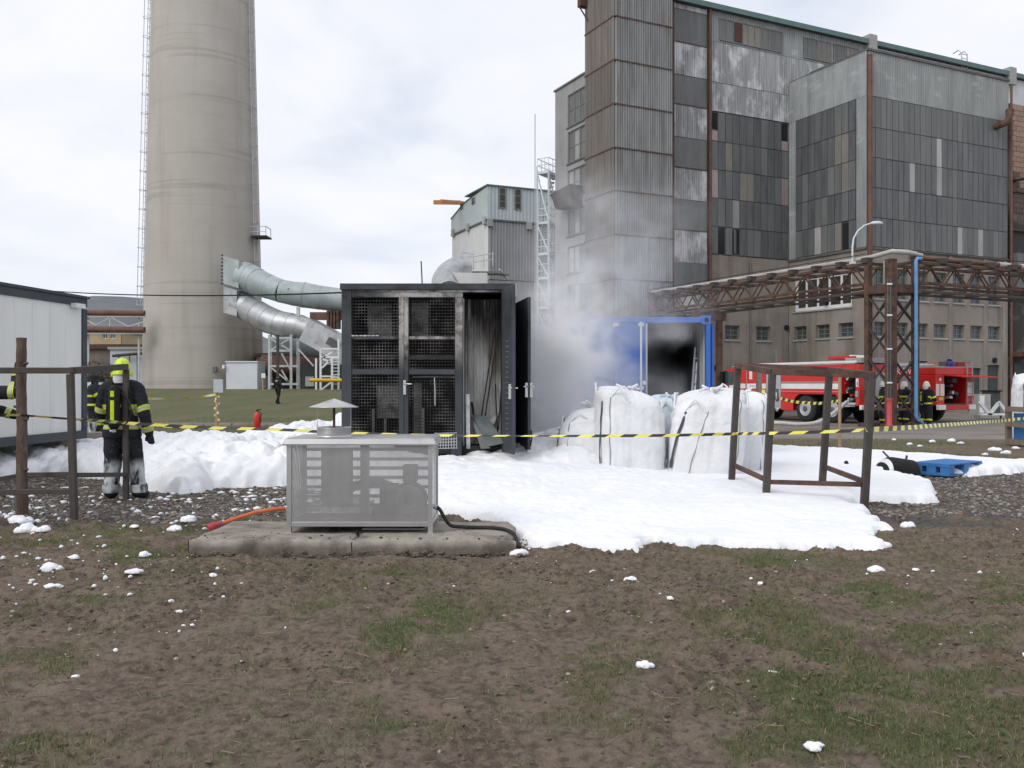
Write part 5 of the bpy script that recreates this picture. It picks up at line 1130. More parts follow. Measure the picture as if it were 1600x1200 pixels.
# ------------------------------------------------------------------ overhead pipe bridge with its pylons
def bridge():
    N0 = Vector((gx(1392, 35.0), 35.0, 0)); E1 = Vector((e1[0], e1[1], 0)); E2 = Vector((e2[0], e2[1], 0)); UP = Vector((0, 0, 1))
    zl, zu, zg_ = 5.30, 6.38, -.2
    W1, W2 = 1.35, 1.12
    t = thing('pipe_bridge_pylon', 'rusty lattice steel pylon with crossed braces in front of the fire engines', 'pylon', tuple(N0 + UP * zg_))
    cs = [N0, N0 + E1 * W1, N0 + E1 * W1 + E2 * W2, N0 + E2 * W2]
    for i, c in enumerate(cs):
        m = MB(); m.bar(c + UP * zg_, c + UP * (zu + .05), .34 if i == 0 else .22, .30 if i == 0 else .22, up=E1); m.build('leg', M['rust_steel'], t)
        m = MB(); m.box(c + UP * (zg_ + .08), (.55, .55, .22), A1); m.build('foot', M['rust_steel'], t)
    for k in range(4):
        a, b = cs[k], cs[(k + 1) % 4]; hs = np.linspace(zg_ + .35, zl - .2, 5)
        for q in range(4):
            m = MB(); m.bar(a + UP * hs[q], b + UP * hs[q + 1], .055); m.build('brace', M['dark_steel'], t)
            m = MB(); m.bar(b + UP * hs[q] + (b - a).cross(UP).normalized() * .05, a + UP * hs[q + 1] + (b - a).cross(UP).normalized() * .05, .055); m.build('brace', M['dark_steel'], t)
        m = MB(); m.bar(a + UP * zl, b + UP * zl, .26, .34, ext=.2 if k < 2 else 0); m.build('platform_beam', M['rust_steel'], t)
        m = MB(); m.bar(a + UP * .55, b + UP * .55, .08); m.build('strut', M['rust_steel'], t)
    m = MB(); m.box(N0 + E1 * W1 * .45 + E2 * W2 * .5 + UP * (zu - .55), (.36, .36, 1.3), A1); m.build('stub_column', M['pipe_white'], t)
    def truss(name, label, S, dirv, side, wd, L, n):
        t = thing(name, label, 'pipe bridge', tuple(S + UP * zl))
        for s_ in (0, wd):
            for z in (zl + .28, zu):
                m = MB(); m.bar(S + side * s_ + UP * z, S + side * s_ + dirv * L + UP * z, .11, .11); m.build('chord', M['rust_steel'], t)
            m = MB(); m.bar(S + side * s_ + UP * (zl - .05), S + side * s_ + dirv * L + UP * (zl - .05), .10, .10); m.build('chord', M['dark_steel'], t)
            st = L / n
            for k in range(n):
                a = S + side * s_ + dirv * (st * k); mid = a + dirv * (st / 2); b = a + dirv * st
                m = MB(); m.bar(a + UP * (zl + .3), mid + UP * zu, .048); m.bar(mid + UP * zu, b + UP * (zl + .3), .048); m.build('brace', M['rust_steel'], t)
        for k in range(n + 1):
            a = S + dirv * (L / n * k); m = MB()
            m.bar(a + UP * (zu + .02), a + side * wd + UP * (zu + .02), .11); m.box(a + UP * (zu + .13) - side * .02, (.34, .28, .22), A1); m.build('cross_beam', M['dark_steel'], t); m = MB(); m.bar(a + UP * zl, a + side * wd + UP * zl, .1); m.build('cross_beam', M['dark_steel'], t)
        m = MB(); m.bar(S - side * .06 + UP * (zu + .40), S - side * .06 + dirv * L + UP * (zu + .40), .025); m.build('hand_cable', M['black'], t)
        return t
    S1 = N0 + E2 * (W2 + .05)
    truss('pipe_bridge', 'long rusty lattice pipe bridge running back towards the smoke above the blue container', S1, E2, E1, W1, 27.5, 20)
    S2 = N0 + E1 * (W1 + .05)
    truss('pipe_bridge', 'rusty lattice pipe bridge leaving the pylon to the right along the factory front', S2, E1, E2, W2, 16.0, 11)
    t = thing('insulated_pipe', 'pale insulated pipe lying on top of the pipe bridge, dipping at the pylon', 'pipe', tuple(N0 + UP * zu))
    base = N0 + E1 * .30 + UP * (zu + .28)
    m = MB(); pts = [base + E2 * 28, base + E2 * 2.0, base + E2 * 1.2 + UP * .02, base + E2 * .2 + UP * .12, base + E1 * .6 + UP * .10, base + E1 * 1.4 + UP * .02]
    m.tube(pts, .095, 12); m.build('pipe', M['pipe_white'], t)
    m = MB(); b2 = N0 + E2 * .35 + E1 * 1.5 + UP * (zu + .26); m.tube([b2 + E1 * k for k in (0, 4, 9, 15)], .11, 12); m.build('pipe', M['rust_pipe'], t)
    for k in range(9):
        m = MB(); m.tube([b2 + E1 * (5.3 + k * 1.4), b2 + E1 * (6.0 + k * 1.4)], .128, 12); m.build('cladding_sleeve', M['pipe_white'], t)
    t = thing('blue_pipe', 'bright blue vertical pipe with elbow foot running down the pylon', 'pipe', tuple(N0 + E1 * W1 * .8))
    c = N0 + E1 * (W1 * .84) - E2 * .22
    m = MB(); m.tube([c + E1 * .30 + UP * (zu + .12), c + E1 * .08 + UP * (zu + .12), c + UP * (zu + .02), c + UP * (zu - .45), c + UP * 1.2, c + UP * .30, c + E1 * .10 + UP * .12, c + E1 * .28 + UP * .08, c + E1 * .36 + UP * -.02, c + E1 * .37 + UP * -.22], .07, 12); m.build('pipe', M['pipe_blue'], t)
    m = MB(); m.tube([c + E1 * .37 + UP * -.2, c + E1 * .37 + UP * -.1], .12, 12); m.build('flange', M['pipe_blue'], t)
    t = thing('red_standpipe', 'stout red painted standpipe at the foot of the pylon', 'standpipe', tuple(N0 - E2 * .5 + UP * zg_))
    c = Vector((gx(1389.5, 34.4), 34.4, 0))
    m = MB(); m.tube([c + UP * -.3, c + UP * .0, c + UP * .02, c + UP * .98], [.13, .12, .1, .1], 12); m.build('pipe', M['red_post'], t)
    m = MB(); m.tube([c + UP * -.12, c + UP * -.04], .15, 12); m.tube([c + UP * .92, c + UP * 1.0], .125, 12); m.build('flange', M['red_post'], t)
    t = thing('cable_conduit', 'pair of thin grey cable conduits with white clips beside the thick pylon leg', 'conduit', tuple(c))
    c2 = Vector((gx(1387, 34.5), 34.5, 0))
    m = MB(); m.tube([c2 + UP * .95, c2 + UP * 5.6], .024, 6); m.build('conduit', M['tank_dark'], t); m = MB(); m.tube([c2 + Vector((.11, 0, 0)) + UP * .95, c2 + Vector((.11, 0, 0)) + UP * 5.6], .024, 6); m.build('conduit', M['tank_dark'], t)
    for z in (1.6, 2.9, 4.2, 5.4):
        m = MB(); m.box(c2 + Vector((.055, -.04, z)), (.20, .04, .06)); m.build('clip', M['white_paint'], t)
    # second support further back
    q = N0 + E2 * 12.1; t = thing('pipe_bridge_bracket', 'rusty bracket post of the pipe bridge rising behind the blue container', 'post', tuple(q + UP * zg_))
    for k, off in enumerate((E1 * 0, E1 * W1)):
        m = MB(); m.bar(q + off + UP * zg_, q + off + UP * zl, .3); m.build('leg', M['rust_steel'], t)
    m = MB(); m.bar(q - E1 * .3 + UP * (zl - .25), q + E1 * (W1 + .3) + UP * (zl - .25), .4, .45); m.build('head_beam', M['rust_steel'], t)
    m = MB(); m.bar(q + UP * (zl), q + E1 * W1 + UP * (zu), .1); m.bar(q + E1 * W1 + UP * (zl), q + UP * zu, .1); m.build('brace', M['rust_steel'], t)
    # lamp on the bridge
    c = N0 + E2 * 1.95 + E1 * .02 + UP * (zu + .1)
    t = thing('street_lamp', 'pale curved street lamp standing on the pipe bridge', 'street lamp', tuple(c))
    m = MB(); pts = [c, c + UP * .7, c + UP * 1.05 + Vector((.05, 0, 0)), c + UP * 1.35 + Vector((.22, 0, 0)), c + UP * 1.57 + Vector((.48, 0, 0)), c + UP * 1.68 + Vector((.80, 0, 0))]
    m.tube(pts, [.045, .04, .036, .034, .032, .03], 8); m.build('pole', M['lamp_white'], t)
    m = MB(); h = pts[-1]; m.lathe([(.0, -.09), (.07, -.085), (.09, -.04), (.075, .02), (.04, .05), (0, .055)], 12, h + Vector((.2, 0, .02)), Matrix.Diagonal((3.0, 1.2, 1.0))); m.build('lamp_head', M['lamp_white'], t)
    m = MB(); m.box(c + UP * .04, (.2, .2, .1)); m.build('foot', M['lamp_white'], t)
bridge()

# ------------------------------------------------------------------ white site cabin at the left
def cabin():
    zb, zt = .54, 3.15
    Pf = (gx(131, 17.3), 17.3); Pn = (gx(0, 14.9), 14.9)
    ang = math.atan2(Pf[1] - Pn[1], Pf[0] - Pn[0]); f = Fac(Pn, ang); L = math.hypot(Pf[0] - Pn[0], Pf[1] - Pn[1])
    t = thing('site_cabin', 'white panelled site cabin with dark grey edge trim raised on blocks', 'cabin', (Pf[0], Pf[1], 0))
    x0 = L - 6.0
    n = 30; wd = (L - .1 - x0) / n
    pm_ = MB().box((0, 0, 0), (1, 1, 1)).mesh('panel', M['cabin'])
    m = MB(); f.box(m, x0, L, .05, 2.4, zb + .02, zt - .02); m.build('cabin_core', M['cabin'], t)
    for i in range(12): put('panel', pm_, t, f.w(x0 + (i + .5) * (L - .1 - x0) / 12, .02, (zb + zt) / 2), ang, ((L - .1 - x0) / 12 - .003, .06, zt - zb - .15))
    m = MB(); f.box(m, x0, L + .03, -.05, .06, zt - .11, zt + .04); f.box(m, L - .0, L + .06, -.04, 2.45, zt - .11, zt + .04); m.build('top_trim', M['cabin_trim'], t, bevel=.01)
    m = MB(); f.box(m, x0, L + .03, -.05, .06, zb - .04, zb + .12); f.box(m, L, L + .06, .06, 2.45, zb - .04, zb + .12); m.build('bottom_trim', M['cabin_trim'], t, bevel=.01)
    m = MB(); f.box(m, L - .09, L + .045, -.047, .12, zb + .12, zt - .16); m.build('corner_post', M['cabin_trim'], t, bevel=.01)
    m = MB(); f.box(m, x0, L + .08, -.08, 2.5, zt + .04, zt + .09); m.build('roof', M['cabin_trim'], t)
    for k, x in enumerate((L - 5.6, L - 3.2, L - .5)):
        m = MB(); f.box(m, x, x + .4, .12, .7, -.05, zb - .042); f.box(m, x, x + .4, 1.6, 2.2, -.05, zb - .042); m.build('support_block', M['concrete'], t)
    m = MB(); f.box(m, L - .5, L - .2, -.16, -.05, zt - .32 + .16, zt - .30 + .22); m.build('eave_bracket', M['cabin'], t)
    b = MB(); c = at(168, 676, 17.9); b.box((c[0], c[1] + .3, .32), (1.0, .5, .5)); tag(b.build('concrete_block', M['concrete'], None, org=(c[0], c[1], 0)), 'pale concrete block on the ground beside the cabin corner', 'block')
cabin()

# ------------------------------------------------------------------ log post and the two dark steel frames
def log_post():
    c = gp(35, 808); D = c[1]
    t = thing('log_post', 'rough brown log post with knots standing in front of the white cabin', 'post', (c[0], c[1], 0))
    m = MB(); zt = gz(528, D); n = 26; pts = []; rs = []
    for i in range(n):
        z = -.1 + (zt + .1) * i / (n - 1); pts.append((c[0] + .005 * math.sin(i * .6) + gx(800 - 2.0 * z / zt, D), c[1] + .004 * math.cos(i * .7), z)); rs.append(.064 - .010 * z / zt + .002 * math.sin(i * 2.3) + rng.uniform(-.002, .002))
    m.tube(pts, rs, 14); m.build('trunk', M['log'], t)
    for z, s in ((.55, 1), (1.13, 1), (1.28, -1), (1.78, 1), (.75, -1), (1.5, -1)):
        m = MB(); m.tube([(c[0] + s * .03, c[1] - .02, z), (c[0] + s * .085, c[1] - .035, z + .012)], [.025, .012], 7); m.build('knot', M['log'], t)
log_post()
def left_frame():
    P1 = gp(116, 816); P2 = gp(197, 781)
    t = thing('steel_stand', 'dark square-tube steel frame around the log post at the left', 'frame', (P1[0], P1[1], 0))
    z1 = gz(579, P1[1]); z2 = gz(573, P2[1]); bw = .068
    P0 = (gx(-190, P1[1]), P1[1] - .1); P3 = (gx(-120, P2[1]), P2[1] + .2)
    T1 = (gx(110, P1[1]), P1[1], z1)
    m = MB(); m.bar((P1[0], P1[1], -.05), (T1[0], T1[1], z1 - .04), .07); m.build('post', M['dark_steel'], t, bevel=.006)
    m = MB(); m.bar((P2[0], P2[1], -.05), (P2[0], P2[1], z2 - .04), bw); m.build('post', M['dark_steel'], t, bevel=.006)
    for A in (P0, P3):
        m = MB(); m.bar((A[0], A[1], -.05), (A[0], A[1], z1), bw); m.build('post', M['dark_steel'], t)
    m = MB(); m.bar((P0[0], P0[1], z1 + .0), (T1[0] + .03, T1[1], z1), bw, bw); m.build('top_rail', M['dark_steel'], t, bevel=.006)
    m = MB(); m.bar((T1[0], T1[1] + .04, z1), (P2[0], P2[1], z2), bw, bw + .01); m.build('top_rail', M['dark_steel'], t, bevel=.006)
    m = MB(); m.bar((P3[0], P3[1], z2), (P0[0], P0[1], z1), bw); m.build('top_rail', M['dark_steel'], t)
    zr = gz(768, P1[1])
    m = MB(); m.bar((P0[0], P0[1], zr), (P1[0] - .04, P1[1], zr), .055); m.build('low_rail', M['dark_steel'], t, bevel=.005)
    za, zb_ = gz(743, P1[1]), gz(741, P2[1])
    m = MB(); m.bar((P1[0] - .002, P1[1] + .045, za + .0), (P2[0], P2[1] - .04, zb_), .055); m.build('low_rail', M['dark_steel'], t, bevel=.005)
    m = MB(); q0 = at(30, 742, 11.2); q1 = at(113, 741, 10.3); m.bar(q0, q1, .055); m.build('low_rail', M['dark_steel'], t, bevel=.005)
    m = MB(); m.bar(at(-60, 759, 11.0), at(30, 743, 11.2), .05); m.build('low_rail', M['dark_steel'], t)
left_frame()
def right_frame():
    T = {'BL': (1153, 571, 13.0), 'FL': (1207, 581, 11.7), 'BR': (1296, 578, 12.6), 'FR': (1362, 586, 11.1)}
    Bm = {'BL': (1143, 752, 13.0), 'FL': (1197, 775, 11.7), 'BR': (1285, 752, 12.6), 'FR': (1350, 796, 11.1)}
    c = at(1350, 796, 11.1)
    t = thing('steel_stand', 'rusty brown steel frame standing in the foam in front of the fire engines', 'frame', (c[0], c[1], 0))
    bw = .085
    tp = {k: Vector(at(*v)) for k, v in T.items()}; bt = {k: Vector(at(*v)) for k, v in Bm.items()}
    for k in T:
        d = (bt[k] - tp[k]).normalized(); e = bt[k] + d * (.12 if k != 'FR' else .05)
        m = MB(); m.bar(e, tp[k] + d * .03, bw, bw, up=(0, 1, 0)); m.build('post', M['dark_steel'], t, bevel=.006)
    for a, b in (('BL', 'FL'), ('FL', 'FR'), ('BL', 'BR'), ('BR', 'FR')):
        m = MB(); m.bar(tp[a], tp[b], bw * .95, bw * .95, ext=.035); m.build('top_rail', M['rust_steel'], t, bevel=.006)
    for a, b in (((1147, 727, 13.0), (1200, 751, 11.7)), ((1203, 753, 11.7), (1347, 757, 11.1)), ((1290, 730, 12.6), (1349, 752, 11.1))):
        m = MB(); m.bar(at(*a), at(*b), .058); m.build('low_rail', M['rust_steel'], t, bevel=.005)
right_frame()

# ------------------------------------------------------------------ charred equipment container
def dark_container():
    D0 = 14.3
    def X(px): return gx(px, D0)
    def Z(py): return gz(py, D0)
    t = thing('burnt_container', 'charred dark grey equipment container with wire mesh doors and an open doorway', 'container', (X(533), D0, 0))
    zb, zt, dp = Z(709), Z(443), 3.0
    xl, xr = X(533.5), X(802)
    def bx(name, x0, x1, y0, y1, z0, z1, mat, par=t, bev=.006, **k):
        m = MB(); m.b2((x0, y0, z0), (x1, y1, z1)); return m.build(name, mat, par, bevel=bev, **k)
    bx('left_wall', xl, X(549), D0, D0 + dp, zb, zt - .10, M['char'])
    bx('right_wall', X(790), xr, D0 + .02, D0 + dp, zb, zt - .10, M['char'])
    bx('back_wall', X(549) + .002, X(790) - .002, D0 + 1.25, D0 + 1.35, zb, zt - .10, M['char_in'])
    bx('roof', xl - .02, xr + .02, D0 - .03, D0 + dp, zt - .098, zt, M['char'])
    bx('floor', X(549) + .002, X(790) - .002, D0 + .03, D0 + 1.248, zb, zb + .12, M['char_in'])
    bx('top_beam', X(549) + .002, X(790) - .002, D0 + .003, D0 + .1, Z(456), zt - .10, M['char_burnt'])
    bx('fascia', X(549) + .002, X(723), D0 + .012, D0 + .1, Z(464), Z(456) - .002, M['char_burnt'])
    bx('column', X(623), X(631), D0 + .006, D0 + .10, zb + .121, Z(464) - .002, M['char_burnt'])
    bx('column', X(631.6), X(638), D0 - .004, D0 + .10, zb + .121, Z(464) - .002, M['char_burnt'])
    bx('column', X(711), X(723), D0 + .0, D0 + .13, zb + .121, Z(464) - .002, M['char_burnt'])
    bx('door_edge', X(723.3), X(725.5), D0 + .01, D0 + .12, zb + .121, Z(466), M['sheet_grey'])
    for a, b in ((549, 623), (638, 711)):
        bx('door_rail', X(a) + .002, X(b) - .002, D0 + .014, D0 + .07, Z(585), Z(577), M['char'])
        bx('door_rail', X(a) + .002, X(b) - .002, D0 + .014, D0 + .07, zb + .122, Z(685), M['char'])
        bx('door_rail', X(a) + .002, X(b) - .002, D0 + .014, D0 + .07, Z(530), Z(525.5), M['char_burnt'])
        for (ya, yb) in ((464, 525.5), (530, 577), (585, 685)):
            m = MB(); x0, x1, z0, z1 = X(a), X(b), Z(yb), Z(ya)
            for x in np.arange(x0 + .02, x1, .047): m.bar((x, D0 + .04, z0), (x, D0 + .04, z1), .0055)
            for z in np.arange(z0 + .02, z1, .050): m.bar((x0, D0 + .047, z + rng.uniform(-.003, .003)), (x1, D0 + .047, z + rng.uniform(-.003, .003)), .006, .008)
            m.build('wire_mesh', M['wire'], t)
    # snow-like ash on the middle rail
    for k in range(7):
        x = X(551) + k * .065; m = MB(); m.box((x, D0 + .03, Z(525) + .006), (.05, .05, .014 + .01 * rng.random())); m.build('ash_flake', M['insulation'], t)
    # handles
    def handle(x, y, z, par, side=1):
        m = MB(); m.b2((x - .022, y - .03, z - .17), (x + .022, y - .004, z + .06)); m.build('handle_plate', M['chrome'], par, bevel=.004)
        m = MB(); m.tube([(x, y - .025, z), (x, y - .07, z), (x + side * .12, y - .07, z)], .011, 7); m.build('handle', M['chrome'], par)
    handle(X(632.5), D0 - .004, Z(600), t, 1)
    # things inside, behind the mesh
    bx('switch_cabinet', X(569), X(608), D0 + .35, D0 + .8, Z(528), Z(474), M['ash_sheet'])
    bx('switch_cabinet', X(640), X(667), D0 + .25, D0 + .7, Z(526), Z(470), M['ash_sheet'])
    bx('switch_cabinet', X(585), X(622), D0 + .3, D0 + .8, Z(655), Z(602), M['ash_sheet'])
    bx('rack_leg', X(577), X(581), D0 + .28, D0 + .32, zb + .12, Z(640), M['sheet_grey'])
    bx('rack_leg', X(596), X(600), D0 + .28, D0 + .32, zb + .12, Z(655) - .002, M['sheet_grey'])
    bx('switch_cabinet', X(642), X(655), D0 + .4, D0 + .7, zb + .12, Z(598), M['ash_sheet'])
    bx('rack_leg', X(655.5), X(661), D0 + .22, D0 + .3, zb + .12, Z(638), M['sheet_grey'])
    bx('shelf', X(640), X(709), D0 + .45, D0 + .9, Z(590), Z(587), M['ash_sheet'])
    bx('cable_tray', X(552), X(709), D0 + .7, D0 + .9, Z(560), Z(552), M['ash_sheet'])
    m = MB(); m.tube([(X(679), D0 - .02, Z(590)), (X(680), D0 - .03, Z(612)), (X(680), D0 - .03, Z(634))], .010, 6); m.build('hanging_wire', M['chrome'], t)
    # doorway: scorched corrugated lining, debris
    f = Fac((X(724), D0 + .62), 0.0)
    m = MB(); f.corr(m, 0, X(784) - X(724) + .1, zb + .12, Z(462), 0, .105, .02); m.build('lining', M['scorched_white'], t)
    f2 = Fac((X(784), D0 + .1), R(90)); m = MB(); f2.corr(m, 0, .5, zb + .12, Z(462), .02, .105, .02); m.build('lining', M['char_in'], t)
    bx('partition', X(720), X(724), D0 + .13, D0 + 1.24, zb + .121, Z(464) - .002, M['char_in'])
    m = MB()
    for (a, b, wd) in (((779, 478), (752, 652), .035), ((781, 500), (758, 650), .02), ((786, 560), (779, 672), .03), ((774, 600), (778, 690), .02), ((737, 628), (742, 660), .03)):
        m.bar(at(*a, D0 + .54), at(*b, D0 + .42), wd, .02)
    m.build('leaning_bars', M['char_in'], t)
    m = MB(); m.bar(at(731, 616, D0 + .12), at(732, 701, D0 + .08), .105, .06); m.build('insulation_board', M['insulation'], t)
    def sheet(pts, name='fallen_sheet', mat='sheet_grey'):
        v = [Vector(at(*p)) for p in pts]; n = (v[1] - v[0]).cross(v[2] - v[0]).normalized() * .012
        m = MB(); k = len(v); m.add([p for p in v] + [p + n for p in v], [tuple(range(k)), tuple(range(2 * k - 1, k - 1, -1))] + [(i, (i + 1) % k, k + (i + 1) % k, k + i) for i in range(k)]); m.build(name, M[mat], t)
    sheet([(738, 648, 14.55), (762, 651, 14.6), (788, 692, 14.2), (763, 697, 14.1)])
    sheet([(736, 650, 14.5), (742, 655, 14.5), (766, 700, 14.1), (752, 701, 14.15)], mat='tank_dark')
    sheet([(764, 656, 14.8), (783, 640, 14.9), (777, 668, 14.9), (772, 663, 14.8)], 'torn_lining', 'scorched_white')
    # open leaves
    la = thing
    m = MB(); a0, a1 = Vector((X(786), D0 - .02, 0)), Vector((gx(803, 13.62), 13.62, 0))
    m.bar((a0.x, a0.y, (Z(450) + zb) / 2 + .01), (a1.x, a1.y, (Z(450) + zb) / 2 + .01), .05, Z(450) - zb - .06); leaf = m.build('open_door', M['char'], t, bevel=.004)
    m = MB(); d = (a1 - a0).normalized(); nrm = Vector((d.y, -d.x, 0)); nrm = nrm if nrm.x < 0 else -nrm
    for k in range(19):
        c = a0 + d * .30 + nrm * .028; c.z = Z(535) - k * .08; m.bar(c, c + d * .14, .006, .018)
    m.build('lock_slots', M['sheet_grey'], leaf)
    c = a0.lerp(a1, .82); handle(c.x - .03, c.y - .02, Z(606), leaf, 1)
    b0, b1 = Vector((gx(806.5, 15.4), 15.4, 0)), Vector((gx(827, 14.25), 14.25, 0))
    ztb, zbb = gz(464, 14.25), gz(703, 14.25)
    m = MB(); m.bar((b0.x, b0.y, (ztb + zbb) / 2), (b1.x, b1.y, (ztb + zbb) / 2), .05, ztb - zbb); leaf2 = m.build('open_door', M['char'], t, bevel=.004)
    handle(b1.x - .045, b1.y - .03, gz(604, 14.25), leaf2, 1); handle(b1.x + .03, b1.y - .025, gz(604, 14.25), leaf2, -1)
    m = MB(); m.b2((X(706), D0 - .22, zb - .1), (X(722), D0 - .02, zb + .22)); m.build('step_block', M['char'], t)
    m = MB(); m.b2((xr + .021, D0 - .02, zt - .22), (xr + .05, D0 + .08, zt - .01)); m.build('corner_sheen', M['panel_light'], t)  # pale strip added to paint the white sheen at the roof's right edge
    m = MB(); p = at(660, 442, D0 + .6); m.tube([(p[0], p[1], zt - .01), at(658, 408, D0 + .6)], .012, 6); m.build('antenna', M['rust_pipe'], t)
    m = MB(); m.tube([at(830, 672, 14.2), at(831, 685, 14.2), at(829, 697, 14.1)], .012, 6); m.build('door_stay', M['black'], t)
    # supports under it
    for px in (545, 660, 785):
        m = MB(); m.b2((X(px) - .25, D0 + .1, -.05), (X(px) + .25, D0 + .6, zb - .002)); m.b2((X(px) - .25, D0 + 2.2, -.05), (X(px) + .25, D0 + 2.7, zb - .002)); m.build('support_block', M['concrete'], t)
    # the wire basket caught at the foot
    t2 = thing('wire_basket', 'crumpled pale wire mesh lying in foam at the foot of the mesh door', 'wire mesh', at(695, 690, 14.0))
    m = MB()
    for k in range(9):
        x = gx(680 + k * 4.2, 13.95); m.tube([(x, 13.95, gz(676 + (k % 3), 14)), (x + .01, 13.8, gz(700, 14))], .006, 5)
    for k in range(6):
        z = gz(677 + k * 4.5, 14); m.tube([(gx(679, 13.95), 13.95 - k * .03, z), (gx(714, 13.95), 13.95 - k * .03, z + .01)], .006, 5)
    m.build('mesh_wires', M['insulation'], t2)
dark_container()

# ------------------------------------------------------------------ blue shipping container, end doors
def blue_container():
    D0 = 17.3
    def X(px): return gx(px, D0)
    def Z(py): return gz(py, D0)
    xl, xr, zb, zt, L = X(910), X(1110.5), Z(706), Z(494), 6.06
    t = thing('shipping_container', 'bright blue shipping container with one end door open and smoke coming out', 'shipping container', (xl, D0, 0))
    def bx(name, x0, x1, y0, y1, z0, z1, mat='blue', par=t, bev=.008):
        m = MB(); m.b2((x0, y0, z0), (x1, y1, z1)); return m.build(name, M[mat], par, bevel=bev)
    bx('corner_post', xl, xl + .1, D0, D0 + .12, zb, zt - .16); bx('corner_post', xr - .09, xr, D0, D0 + .12, zb, zt - .16)
    bx('top_rail', xl + .17, xr - .17, D0 + .01, D0 + .12, Z(504), zt - .02); bx('sill', xl + .1, xr - .1, D0 + .01, D0 + .12, zb, zb + .15)
    for x in (xl, xr - .165): 
        c = bx('corner_casting', x - .005, x + .17, D0 - .012, D0 + .16, zt - .16, zt + .012)
        m = MB(); m.tube([(x + .082, D0 - .02, zt - .075), (x + .082, D0 + .0, zt - .075)], [.045, .045], 12); m.build('casting_hole', M['black'], c)
    for x0, a, mat in ((xl, 90, 'blue'), (xr, 90, 'blue')):
        f = Fac((x0, D0 + .12), R(90)); m = MB(); f.corr(m, 0, L - .12, zb + .1, zt - .05, .0 if x0 == xl else .06, .28, .036); m.build('side_wall', M['blue'], t)
    f = Fac((xr - .07, D0 + .12), R(90)); m = MB(); f.corr(m, 0, L - .2, zb + .15, zt - .1, .0, .28, .036); m.build('inner_wall', M['cont_in'], t)
    bx('roof', xl + .02, xr - .02, D0 + .12, D0 + L, zt - .05, zt - .01); bx('end_wall', xl + .1, xr - .1, D0 + 3.0, D0 + 3.05, zb + .2, zt - .1, 'soot'); bx('floor', xl + .06, xr - .08, D0 + .122, D0 + L - .1, zb + .05, zb + .14, 'soot')
    bx('inner_ceiling', xl + .06, xr - .08, D0 + .122, D0 + L - .1, zt - .12, zt - .06, 'soot')
    bx('inner_wall', xl + .08, xl + .12, D0 + .122, D0 + L - .1, zb + .142, zt - .122, 'soot')
    bx('back_wall', xl + .05, xr - .05, D0 + L - .1, D0 + L, zb, zt - .06)
    d = bx('closed_door', xl + .102, X(1011.5), D0 + .03, D0 + .09, zb + .152, Z(504) - .003)
    for z in (.62, 1.2, 1.75):
        m = MB(); m.b2((xl + .16, D0 + .014, zb + z), (X(992), D0 + .0295, zb + z + .06)); m.build('door_rib', M['blue'], d)
    for px in (962, 1001.5):
        m = MB(); m.tube([(X(px), D0 - .01, zb + .1), (X(px), D0 - .01, Z(503))], .022, 9); rd = m.build('lock_rod', M['white_paint'] if px > 1000 else M['blue'], d)
        for z in (zb + .25, zb + 1.2, Z(510)):
            m = MB(); m.b2((X(px) - .055, D0 - .035, z), (X(px) + .055, D0 + .0, z + .07)); m.build('rod_keeper', M['silver'], rd)
    m = MB(); m.b2((X(1004), D0 - .03, Z(601)), (X(1008.5), D0 + .0, Z(595))); m.build('padlock', M['white_paint'], d)
    m = MB(); m.b2((X(1009.3), D0 + .022, zb + .16), (X(1011.9), D0 + .0295, Z(505))); m.build('door_gasket', M['cont_in'], d)
    leaf = MB(); leaf.bar((xr + .06, D0 + .08, (zb + zt) / 2), (xr + .10, D0 + 1.15, (zb + zt) / 2), .05, zt - zb - .34); leaf.build('open_door', M['blue'], t)
    for px in (940, 1085):
        m = MB(); m.b2((X(px) - .2, D0 + .2, -.1), (X(px) + .2, D0 + .7, zb - .002)); m.b2((X(px) - .2, D0 + 5, -.1), (X(px) + .2, D0 + 5.6, zb - .002)); m.build('support_block', M['concrete'], t)
    # stand of poles left inside
    t2 = thing('aluminium_ladder', 'pale aluminium ladder leaning inside the open blue container', 'ladder', (X(1080), D0 + .5, zb + .14))
    for (a, b) in (((1086, 543), (1075, 690)), ((1087.5, 566), (1081, 690))):
        m = MB(); m.bar(at(*a, D0 + .75), at(*b, D0 + .45), .055, .03); m.build('ladder_rail', M['silver'], t2)
    for k in range(6):
        p = Vector(at(1084.5 - k * 1.4, 560 + k * 19, D0 + .7 - k * .045)); m = MB(); m.bar(p - Vector((.02, 0, 0)), p + Vector((.06, 0, 0)), .025); m.build('rung', M['silver'], t2)
blue_container()

